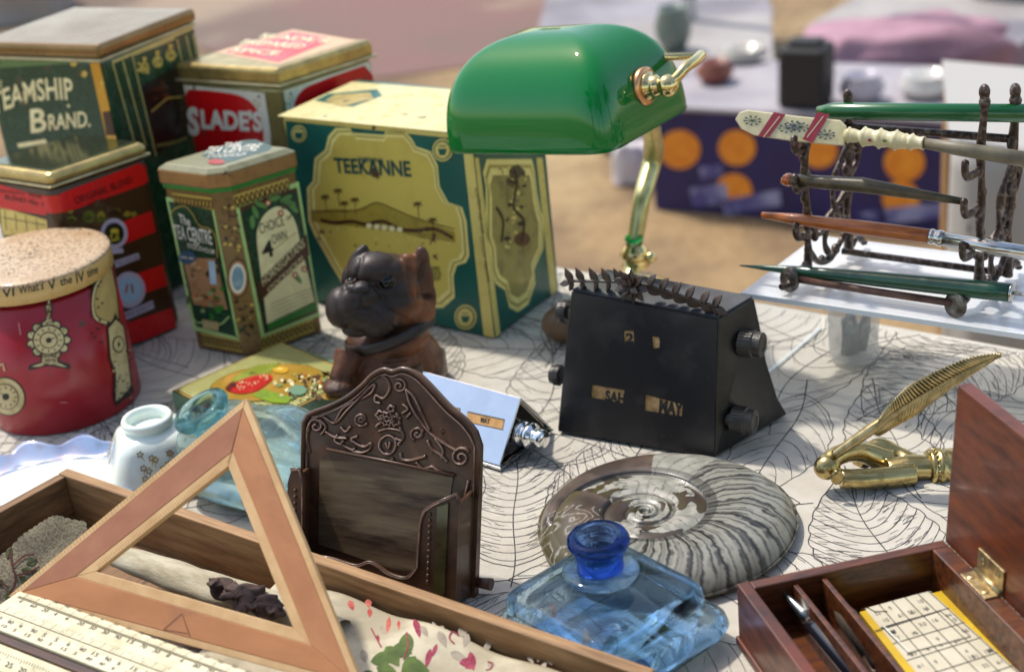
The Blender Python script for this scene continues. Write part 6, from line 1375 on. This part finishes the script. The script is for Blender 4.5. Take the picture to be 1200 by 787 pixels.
# ------------------------------------------------------------------ cast-iron pen rack
zr = za + .0004; RL = P(929, 340, zr); RR = P(1123, 370, zr); RL.z = RR.z = 0; ru_ = (RR - RL).normalized(); rl_ = (RR - RL).length; rd = V2(D(42)); ir = M['iron']
t = thing('iron_pen_rack', RL + uz(zr), 'ornate dark cast-iron pen rack with two openwork end frames, standing on the acrylic riser', 'pen rack')
def RK(a, b_, zz): return RL + ru_ * a + rd * b_ + uz(zr + zz)
FPL = Plane(RK(0, .016, 0), ru_)       # vertical plane of the front uprights
def fpz(px, py): q = FPL.px(px, py); return q
hooks = {}
for e, (a0, hk) in enumerate(((-.001, ((940, 168), (934, 212), (936, 268))), (rl_ - .002, ((1128, 196), (1124, 240), (1124, 290))))):
    fr = MB()
    top = .104 if e == 0 else .142; fb, rb = (.019, .069) if e == 0 else (.027, .066)
    def post(b_, z0, z1, r_, lean):
        n = 22; fr.tube([RK(a0 + .0005 * math.sin(k * .7), b_ + lean * math.sin(k * .30) * .0010, z0 + (z1 - z0) * k / n) for k in range(n + 1)], [r_ * (1 + .16 * math.sin(k * .9) + (.35 if k in (0, n - 1) else 0)) * (1 if k < n else .5) for k in range(n + 1)], ir, 10, fl=.75)
    post(fb, .010, top, .0036, 1); rtop = .119 if e == 0 else .132; post(rb, .004, rtop, .0040, -1)
    fr.ell(RK(a0, fb, top), .0036, .0042, .0052, ir, 12, 8); fr.ell(RK(a0, rb, rtop), .0036, .0044, .0054, ir, 12, 8)
    w_ = rb - fb
    for P_ in ([(0, .050), (.25, .030), (.55, .040), (1, .052)], [(0, .012), (-.25, .010), (-.45, .006), (-.6, .006)], [(1, .006), (1.2, .011), (1.35, .007), (1.4, .004)], [(0, .024), (.3, .008), (.65, .010), (1, .024)], [(.75, .034), (.62, .052), (.72, .070), (1, .084)], [(1, .062), (1.22, .070), (1.2, .086), (1, .092)], [(.5, .036), (.42, .022), (.5, .012)]):
        fr.tube(spline([RK(a0, fb + w_ * b_, zz) for b_, zz in P_], 6), [.0028 + .0006 * math.sin(k * .8) for k in range(6 * (len(P_) - 1) + 1)], ir, 9, fl=.8)
    for b_, zz, r_ in ((.18, .030, .0042), (.45, .036, .0048), (.8, .038, .0045), (.35, .010, .0038), (.68, .012, .0046), (.66, .060, .0040), (1.2, .078, .0038), (.9, .078, .0034)):
        fr.ell(RK(a0, fb + w_ * b_, zz), r_ * .7, r_, r_ * .85, ir, 10, 8)
    for k in range(6): fr.ell(RK(a0, rb + .003 * (-1) ** k, .022 + .015 * k), .0026, .0030, .0050, ir, 10, 8, Matrix.Rotation(.5 * (-1) ** k, 3, 'X')); fr.ell(RK(a0, fb + .0026 * (-1) ** k, .020 + .014 * k), .0026, .0028, .0046, ir, 10, 8, Matrix.Rotation(-.5 * (-1) ** k, 3, 'X'))
    fr.build('end_frame', t, remesh=.0007, smooth_it=2)
    for (hx_, hy_) in hk:
        q = FPL.px(hx_, hy_); p = RK(a0, .016, 0); p = Vector((p.x, p.y, FPL.at(q).z)); zz = p.z
        mb = MB(); hw = .0042
        mb.tube(spline([p + rd * (.004 if e == 0 else .011) - uz(.003), p - uz(.0045), p - rd * .007 - uz(.0035), p - rd * .0095 + uz(.001), p - rd * .0095 + uz(.006)], 5), [.0022] * 21, ir, 8, fl=1.3); mb.ell(p - rd * .0095 + uz(.006), .0026, .0026, .0026, ir, 10, 8); mb.build('pen_hook', t)
        hooks[(e, hk.index((hx_, hy_)))] = p
    dc = RK(a0 + (-.001 if e == 0 else .0), -.001, .008); ax_ = (-rd * .9 + ru_ * (-.25) + uz(.15)).normalized()
    dsk = mat('disc_foot_iron_%d' % e, (.06, .045, .035), .3, .5, (.22, .20, .17), ns=120, lo=.4, hi=.7, bump=.5, bs=200)
    mb = MB(); mb.lathe(dc, [(0, -.004), (.0065, -.004), (.0085, -.002), (.0088, 0), (.0078, .0016), (.0066, .0012), (.0058, .0018), (.003, .0014), (0, .0022)], dsk, 30, axis=ax_); mb.build('disc_foot', t)
    mb = MB(); mb.tube(spline([RK(a0, .001, .007), RK(a0, .007, .012), RK(a0, .014, .010), RK(a0, .018, .014)], 5), .0028, ir, 9); mb.build('foot_bracket', t)
mb = MB(); mb.tube([RK(.004, .0, .009), RK(rl_ * .5, .0, .0083), RK(rl_ - .002, 0, .0085)], .0026, mat('rusty_rod', (.07, .03, .022), .5, .3, (.13, .07, .05), ns=120, bump=.3), 12); mb.build('front_rod', t)
q = FPL.px(1060, 149); 
mb = MB(); mb.tube([RK(0, .068, .098), RK(rl_ - .002, .066, .100)], .0028, ir, 12); mb.build('rear_rod', t)
mb = MB(); mb.tube([RK(0, .060, .008), RK(rl_ - .002, .060, .008)], .0024, ir, 12); mb.build('rear_rod', t)
def hk(e, k): return hooks[(e, k)] - rd * .0045
# pens across the hooks
fd = ru_
def rodthing(name, label, cat, base): return thing(name, base, label, cat)
bone = mat('painted_bone', H('dcd3ad'), .35, 0, H('c3b88c'), ns=50, coat=.2); shaftg = mat('grey_olive_wood', H('7d7560'), .5, 0, H('5f5847'), ns=80)
l0, r0_ = hk(0, 0), hk(1, 0); ax_ = (r0_ - l0).normalized(); 
GP = Plane(l0 - rd * .001, ax_, Vector((0, 0, 1)) + rd * .35)
t = rodthing('bone_page_turner', 'cream bone page turner with painted flowers and red bands, topmost on the pen rack', 'page turner', l0)
pts = [(861, 140), (866, 132), (876, 129), (932, 136), (984, 141), (991, 148), (993, 155), (988, 171), (930, 166), (884, 159), (868, 151)]
mb = MB(); mb.prism([GP.at(GP.px(*p)) for p in pts], -GP.n * .0022, bone); mb.build('blade', t, bevel=.0007)
pr = Print(GP); dr = tin('crimson_band_paint', '8e1d35', rough=.4); bl_p = tin('indigo_flower_paint', '3a4c66', rough=.5)
z = Z(2.62, 860, 90)
for x_ in (112, 246): pr.poly([z(x_ + 12, 108), z(x_ + 48, 116), z(x_ - 4, 204 if x_ > 200 else 186), z(x_ - 46 + (12 if x_ > 200 else 8), 192 if x_ > 200 else 184)], dr, 3); pr.line([z(x_ + 30, 122), z(x_ - 20, 186)], .0006, bone, 4)
for cx_, cy_ in ((58, 135), (185, 150), (285, 178), (165, 158), (205, 155)):
    for k in range(9): a = 6.283 * k / 9 + .3; pr.line([z(cx_, cy_), z(cx_ + 26 * math.cos(a), cy_ + 14 * math.sin(a))], .0004, bl_p if k % 2 else dkgreen, 3); pr.ell(z(cx_ + 24 * math.cos(a), cy_ + 13 * math.sin(a)), 1.5, 1.2, bl_p if k % 3 else dkgreen, 4, n=6)
pr.build('painted_flowers', t)
ha, hb_, hc = GP.at(GP.px(990, 158)), GP.at(GP.px(1083, 168)), GP.at(GP.px(1215, 189)); mb = MB(); n_ = 40
mb.tube([ha.lerp(hb_, k / n_) for k in range(n_ + 1)], [.0036 + .0010 * abs(math.sin(k * .42)) + (.0012 if 8 < k < 32 else 0) + (.0012 if k % 8 == 2 else 0) for k in range(n_ + 1)], bone, 20); mb.build('turned_handle', t)
pr = Print(Plane(ha.lerp(hb_, .5) - rd * .0062, ax_, Vector((0, 0, 1)))); pr.ell((-.006, 0), .0012, .001, dr, 0, px=False); pr.ell((.004, .001), .0014, .001, tin('green_dot_paint', '5d7a3a'), 0, px=False); pr.build('painted_dots', t)
mb = MB(); mb.tube([hb_, hb_.lerp(hc, .3), hc], [.0034, .0044, .0050], shaftg, 16); mb.build('shaft', t)
l0, r0_ = hk(0, 1), hk(1, 1); PP = Plane(l0, (r0_ - l0).normalized(), Vector((0, 0, 1)))
t = rodthing('amber_tipped_pen', 'olive brown tapering pen with an amber glass tip, second down on the pen rack', 'pen', l0)
pa, pb_, pc_ = PP.at(PP.px(927, 211)), PP.at(PP.px(1010, 217)), PP.at(PP.px(1128, 236))
mb = MB(); mb.tube([pa, pa.lerp(pb_, .5), pb_, pc_], [.0042, .0046, .0052, .0022], mat('horn_barrel', H('5c5238'), .35, 0, H('3d3424'), ns=60), 18); mb.build('barrel', t)
amb = mat('amber_glass', (.85, .16, .01), .05, 0, trans=.5, coat=1); mb = MB(); mb.ell(pa - fd * .002, .0045, .0040, .0045, amb, 16, 10); mb.ell(pa - fd * .0045 - uz(.001), .003, .003, .003, amb, 12, 8); mb.build('amber_tip', t)
l0, r0_ = hk(0, 2), hk(1, 2); PP = Plane(l0, (r0_ - l0).normalized(), Vector((0, 0, 1)))
t = rodthing('orange_wood_pen', 'orange wooden pen with a silver ferrule and shaft, third down on the pen rack', 'pen', l0)
w0, w1, w2, w3 = [PP.at(PP.px(*p)) for p in ((893, 252), (1090, 277), (1106, 280), (1215, 298))]
mb = MB(); mb.tube([w0, w0.lerp(w1, .2), w0.lerp(w1, .6), w1], [.0022, .0038, .0050, .0048], mat('orange_wood', H('b8682c'), .35, 0, H('8f4a1c'), ns=60, stretch=(1, 5, 5), rotz=D(-36), coat=.3), 18); mb.build('wooden_barrel', t)
slv = mat('silver_tube', (.62, .62, .60), .2, 1.0, (.45, .44, .42), ns=60)
mb = MB(); mb.tube([w1, w1.lerp(w2, .2), w1.lerp(w2, .25), w1.lerp(w2, .5), w1.lerp(w2, .55), w1.lerp(w2, .85), w1.lerp(w2, .9), w2], [.0052, .0052, .0047, .0047, .0053, .0053, .0048, .0048], slv, 20); mb.build('ferrule', t)
mb = MB(); mb.tube([w2, w3], [.0047, .0042], slv, 20); mb.build('silver_shaft', t)
# green taper pen lying on the disc feet
FG = Plane(RK(0, .004, 0), ru_); g0, g1, g2 = [FG.at(FG.px(*p)) for p in ((867, 311), (930, 317), (1186, 343))]
t = thing('green_taper_pen', g0, 'long dark green pen tapering to a point, lowest on the pen rack', 'pen')
grl = mat('green_lacquer', H('1c4f36'), .28, 0, H('163e2b'), ns=50, coat=.3)
mb = MB(); mb.tube([g0, g0.lerp(g1, .5), g1, g1.lerp(g2, .4), g1.lerp(g2, .9), g2], [.0005, .0020, .0034, .0052, .0062, .0060], grl, 20); mb.build('barrel', t)
mb = MB(); mb.lathe(g2 - fd * .0006, [(.0064, 0), (.0066, .001), (.0052, .0018), (.0040, .0012), (0, .0012)], slv, 24, axis=fd); mb.build('ferrule', t); mb = MB(); mb.tube([g2, g2 + fd * .02], [.0012, .0014], slv, 10); mb.build('nib', t)
FR_ = Plane(RK(0, .063, 0), ru_); g0, g1 = [FR_.at(FR_.px(*p)) for p in ((958, 130), (1215, 133))]
t = thing('green_rod_pen', g0, 'bright green round pen lying across the back of the pen rack', 'pen')
mb = MB(); mb.tube([g0, g0.lerp(g1, .08), g1], [.0030, .0058, .0060], mat('bright_green_lacquer', H('145c2c'), .25, 0, coat=.4), 18); mb.build('barrel', t)

# ------------------------------------------------------------------ behind the stall

pur = mat('purple_carton_print', H('231a5c'), .5, 0, H('1b1448'), ns=10); org_ = mat('orange_fruit_print', H('d87a1e'), .5, 0, H('e8962a'), ns=30); wht_ = mat('white_carton_print', H('8f90b4'), .6, 0, H('4a4580'), ns=14, lo=.4, hi=.6)
def ground_at(px, py): return P(px, py, GZ)
q0, q1 = ground_at(768, 246), ground_at(1118, 276); cu = (q1 - q0).normalized(); cvv = Vector((-cu.y, cu.x, 0)); cl_ = (q1 - q0).length; chh = .245
t = thing('fruit_carton', q0, 'dark purple cardboard fruit carton printed with oranges, on the ground behind the table', 'carton')
mb = MB(); wl = .012
mb.box(q0 + uz(.003), cu * cl_, cvv * wl, uz(chh), pur); mb.build('front_panel', t)
for s_ in (0, 1): mb = MB(); mb.box(q0 + cu * (s_ * (cl_ - wl)) + cvv * (wl + .001) + uz(.003), cu * wl, cvv * .36, uz(chh), pur); mb.build('end_panel', t)
mb = MB(); mb.box(q0 + cvv * (.362 + wl) + uz(.003), cu * cl_, cvv * wl, uz(chh), pur); mb.build('back_panel', t)
mb = MB(); mb.box(q0 - cu * .01 - cvv * .01 + uz(chh + .004), cu * (cl_ + .02), cvv * .40, uz(.012), mat('pale_paper_cover', H('a8a2a6'), .8, 0, H('8a858c'), ns=5)); mb.build('paper_cover', t, bevel=.004)
mb = MB(); mb.box(q0 + uz(.004) + cu * .013 + cvv * .014, cu * (cl_ - .028), cvv * .345, uz(.01), pur); mb.build('carton_base', t)
FPn = Plane(q0 - cvv * .001, cu); pr = Print(FPn); pr.l = 8
for x_, y_, r_ in ((797, 175, 24), (864, 173, 22), (860, 224, 22), (1060, 190, 24), (960, 176, 22), (1056, 232, 22)):
    pr.ell((x_, y_), r_, r_ * .95, org_, 10)
for p in ([(808, 220), (850, 214), (856, 238), (812, 242)], [(846, 234), (914, 222), (916, 240), (850, 252)], [(1036, 244), (1110, 236), (1110, 254), (1040, 262)], [(1000, 250), (1030, 246), (1030, 260)], [(820, 196), (846, 192), (848, 206), (822, 210)]): pr.poly(p, wht_, 12)
pr.build('carton_print', t)
# white striped cloth hung over a low stand, behind the rack
stw = mat('white_striped_cloth', H('aca8a2'), .85, 0, H('aba8a4'), ns=6); q0 = ground_at(1112, 420); 
t = thing('striped_cloth', q0, 'white cloth with thin dark stripes draped over a low stand behind the pen rack', 'cloth')
sc0, sc1 = A(1116, 165, 1.75), A(1330, 190, 1.62); sdn = Vector((0, -.06, -1)).normalized(); su = (sc1 - sc0).normalized()
CPn = HF(sc0, su, -sdn, lambda a, b_: .012 * math.sin(a * 60 + b_ * 6) + .006 * math.sin(a * 22)); mb = MB(); mb.grid(lambda u, v: CPn.at((u * .30, -v * 1.05)), 40, 30, stw); mb.build('hanging_cloth', t, solid=.003)
mb = MB(); mb.box(Vector((sc0.x, sc0.y, sc0.z - .015)) + Vector((0, .012, 0)), su * .30, Vector((.1, .35, 0)), uz(.014), stw); mb.build('stand_top', t)
for a_, b_ in ((.02, .03), (.27, .03), (.10, .33), (.34, .33)): mb = MB(); lo_ = sc0 + su * min(a_, .28) + Vector((0, b_, 0)); lo_.z = GZ; mb.box(lo_, (.02, 0, 0), (0, .02, 0), uz(sc0.z - .016 - GZ), M['deal']); mb.build('leg', t)
pr = Print(CPn); dk = mat('dark_stripe', (.06, .06, .065), .8)
for k in range(13):
    x_ = .012 + k * .021; pr.line([(x_ + .06 * j / 16 * 1.6, -.01 - .42 * j / 16) for j in range(17) if x_ + .1 * j / 16 < .295], .0022 if k % 3 else .004, dk, 6, px=False)
pr.build('stripe_print', t)
# pole, ground cloths, boxes, bag, pink bundle
def soft(c, rx, ry, rz, m, name, label, cat, fold=.12, group=None, ang=0):
    t = thing(name, (c.x, c.y, GZ), label, cat, group); mb = MB(); R = Matrix.Rotation(ang, 3, 'Z')
    def fn(u, v):
        th = 6.28318 * v; ph = math.pi / 2 * u; f = lambda w_, n_: math.copysign(abs(w_) ** n_, w_)
        X = f(math.cos(ph), .35) * f(math.cos(th), .5); Yv = f(math.cos(ph), .35) * f(math.sin(th), .5); Zv = math.sin(ph) ** .7; nn = 1 + fold * noise.noise(Vector((X * 3, Yv * 3, Zv * 2 + rx * 9)))
        return Vector((c.x, c.y, GZ + .005)) + R @ Vector((X * rx * nn, Yv * ry * nn, Zv * rz * nn))
    mb.grid(fn, 16, 40, m, wrap=True); mb.build(name + '_body', t); return t
wcl = mat('white_sheet', H('aca6a2'), .8, 0, H('8e8886'), ns=3); gcl = mat('grey_white_sheet', H('98949a'), .8, 0, H('767278'), ns=4)
def G(px, py): return ground_at(px, py)
def slab(name, label, cat, px0, px1, depth, h, m, group=None):
    a, b_ = G(*px0), G(*px1); u_ = (b_ - a).normalized(); v_ = Vector((-u_.y, u_.x, 0)); L__ = (b_ - a).length; t = thing(name, a, label, cat, group)
    mb = MB(); mb.box(a + uz(.006), u_ * L__, v_ * depth, uz(h), m); mb.build(name + '_body', t, bevel=min(.02, h * .3), seg=3); mb = MB(); mb.box(a + uz(h + .007) - u_ * .01 - v_ * .01, u_ * (L__ + .02), v_ * (depth + .02), uz(.008), m); mb.build('cover', t, bevel=.003); return t
slab('draped_crate', 'low crate draped in white sheeting behind the purple carton, left of the black bag', 'crate', (700, 182), (905, 172), .55, .20, wcl)
slab('white_crate', 'white plastic crate right of the black bag', 'crate', (965, 150), (1150, 168), .5, .17, gcl)
slab('grey_crate', 'pale grey crate behind the draped white crate', 'crate', (640, 112), (905, 92), .5, .18, gcl)
slab('far_crate', 'grey-white crate at the back beyond the pink blanket', 'crate', (950, 100), (1215, 120), .6, .16, wcl)
pk = mat('pink_blanket', H('b48c98'), .9, 0, H('94707c'), ns=5); _g = GZ; GZ = GZ + .185; p = P(1058, 76, GZ); soft(Vector((p.x, p.y, 0)), .27, .13, .10, pk, 'pink_blanket', 'folded dusty pink blanket lying on a pale crate right of the black bag', 'blanket', .2, ang=-.1); GZ = _g
bk_ = mat('black_nylon', (.012, .012, .014), .6); _g = GZ; GZ = GZ + .245 + .017; p = P(910, 128, GZ); GZ = _g; t = thing('black_bag', p, 'small black box-shaped bag standing on the purple carton', 'bag')
mb = MB(); mb.box(p, cu * .105, cvv * .09, (.004, 0, .135), bk_); mb.build('bag_body', t, bevel=.012, seg=3)
mb = MB(); mb.box(p + uz(.1355) + cu * .02 + cvv * .02, cu * .07, cvv * .05, (0, 0, .012), bk_); mb.build('bag_flap', t, bevel=.004)
p = G(812, 108); pm = mat('white_pole_paint', (.62, .66, .68), .4); t = thing('parasol_pole', p, 'thin white parasol pole rising behind the lamp', 'pole')
mb = MB(); mb.tube([p + uz(.02), p + uz(2.4)], .022, pm, 16); mb.build('pole_tube', t); mb = MB(); mb.lathe(p, [(0, .002), (.19, .002), (.2, .02), (.18, .05), (.04, .07), (.035, .14), (0, .14)], pm, 32); mb.build('pole_foot', t)
for px_, py_, cx_, lab in ((742, 212, 'd8d0d2', 'small white paper bag on the ground beside the lamp stem'),):
    p = G(px_, py_); soft(p, .05, .04, .09, mat('white_paper', H(cx_), .8), 'paper_bag', lab, 'bag', .15)
p = G(760, 60); soft(p, .18, .14, .14, mat('brown_sack', H('6e4f42'), .9, 0, H('503828'), ns=8), 'brown_sack', 'brown sack slumped on the ground behind the grey crate', 'sack', .25)
p = G(1185, 60); t = thing('grey_urn', p, 'tall grey stoneware urn at the top right corner', 'urn'); mb = MB(); mb.lathe(p, [(0, .002), (.08, .002), (.11, .06), (.13, .2), (.12, .34), (.07, .44), (.075, .48), (.06, .48), (.05, .44)], mat('grey_stoneware', H('9a9692'), .5, 0, H('7d7975'), ns=6), 32); mb.build('urn_body', t)
p = G(25, 20); soft(Vector((p.x, p.y, 0)), .22, .2, .3, wcl, 'white_sack', 'pale bundle on the ground at the top left corner', 'bundle', .2)
p = G(140, -20); soft(Vector((p.x, p.y, 0)), .3, .2, .16, mat('orange_blanket', H('c68a3c'), .9, 0, H('a86c28'), ns=8), 'orange_blanket', 'orange-tan blanket on the ground behind the big tea tin', 'blanket', .2)

# more goods on the far crates and trees behind the customer (seen in reflections)
def ontop(px, py, top): return P(px, py, GZ + top)
for k, (px_, py_, r_, h_, hx_, top, nm, lab) in enumerate(((690, 88, .05, .09, 'd9d6d0', .215, 'white_jug', 'small white jug standing on the draped crate above the lamp shade'), (838, 96, .045, .05, '8b4a3c', .262, 'terracotta_pot', 'small terracotta pot left of the black bag'), (872, 70, .06, .03, 'c9c3b8', .262, 'stacked_plates', 'stack of pale plates behind the terracotta pot'), (1010, 118, .05, .06, 'b9b3c2', .262, 'lilac_bowl', 'lilac-grey bowl on the purple carton right of the black bag'), (1085, 112, .06, .05, 'e0dcd6', .262, 'white_bowl', 'white bowl on the right end of the purple carton'), (790, 60, .05, .12, '6c7a70', .215, 'green_grey_vase', 'green-grey vase beside the white parasol pole'))):
    p = ontop(px_, py_, top); t = thing(nm, p, lab, nm.split('_')[-1]); m_ = mat(nm + '_glaze', H(hx_), .3, 0, tuple(c * .8 for c in H(hx_)), ns=12, coat=.3); mb = MB()
    mb.lathe(p, [(0, .001), (r_ * .6, .001), (r_ * .95, h_ * .35), (r_, h_ * .6), (r_ * .75, h_ * .9), (r_ * .8, h_), (r_ * .7, h_), (r_ * .6, h_ * .5), (0, h_ * .3)], m_, 28); mb.build('glazed_body', t)
    if 'jug' in nm: mb = MB(); mb.tube(spline([p + Vector((r_ * .9, 0, h_ * .3)), p + Vector((r_ * 1.7, 0, h_ * .5)), p + Vector((r_ * 1.5, 0, h_ * .9)), p + Vector((r_ * .75, 0, h_ * .9))], 5), r_ * .14, m_, 8); mb.build('handle', t)
barkm = mat('tree_bark', H('5a4a3a'), .9, 0, H('3c3026'), ns=20, bump=.6, bs=30, bd=.02); leafgm = mat('tree_leaf_green', (.05, .10, .025), .6, 0, (.09, .14, .04), ns=3)
rnd = random.Random(11)
for k, (tx, ty, th_, cr_w, lab) in enumerate(((-4.2, -5.2, 7.5, 2.3, 'broad leafy tree behind the customer, to the left'), (3.4, -6.4, 8.5, 2.5, 'tall leafy tree behind the customer, to the right'), (8.2, -1.2, 7.0, 2.2, 'leafy tree standing off to the right of the stall'), (-.6, -8.5, 10.5, 3.0, 'tallest leafy tree directly behind the customer'))):
    b0_ = Vector((tx, ty, GZ)); t = thing('broadleaf_tree', b0_, lab, 'tree', 'trees around the market')
    mb = MB(); mb.tube(spline([b0_, b0_ + Vector((.15, .1, th_ * .3)), b0_ + Vector((-.1, .05, th_ * .62))], 5), list(np.linspace(.22, .10, 11)), barkm, 12)
    for j in range(7):
        a = j * 2.4; mb.tube(spline([b0_ + Vector((0, 0, th_ * (.35 + .04 * j))), b0_ + Vector((math.cos(a) * cr_w * .4, math.sin(a) * cr_w * .4, th_ * (.52 + .04 * j))), b0_ + Vector((math.cos(a) * cr_w * .75, math.sin(a) * cr_w * .75, th_ * (.62 + .04 * j)))], 4), list(np.linspace(.09, .02, 9)), barkm, 8)
    mb.build('trunk', t)
    mb = MB(); cl = [(rnd.uniform(-1, 1) * cr_w * .8, rnd.uniform(-1, 1) * cr_w * .8, th_ * rnd.uniform(.5, .95), rnd.uniform(.5, .95)) for _ in range(22)]; vs = []; fs = []
    for cx_, cy_, cz_, cr_ in cl:
        for _ in range(150):
            v = Vector((rnd.gauss(0, 1), rnd.gauss(0, 1), rnd.gauss(0, .7))); v = v.normalized() * cr_ * rnd.uniform(.5, 1); c_ = b0_ + Vector((cx_, cy_, cz_)) + v
            a = Vector((rnd.gauss(0, 1), rnd.gauss(0, 1), rnd.gauss(0, 1))).normalized() * .11; b_ = a.orthogonal().normalized() * .05; i = len(vs); vs += [c_ - a, c_ + b_, c_ + a, c_ - b_]; fs.append([i, i + 1, i + 2, i + 3])
    mb.add(vs, fs, leafgm); tag(mb.build('crown', t, recalc=False), kind='stuff')
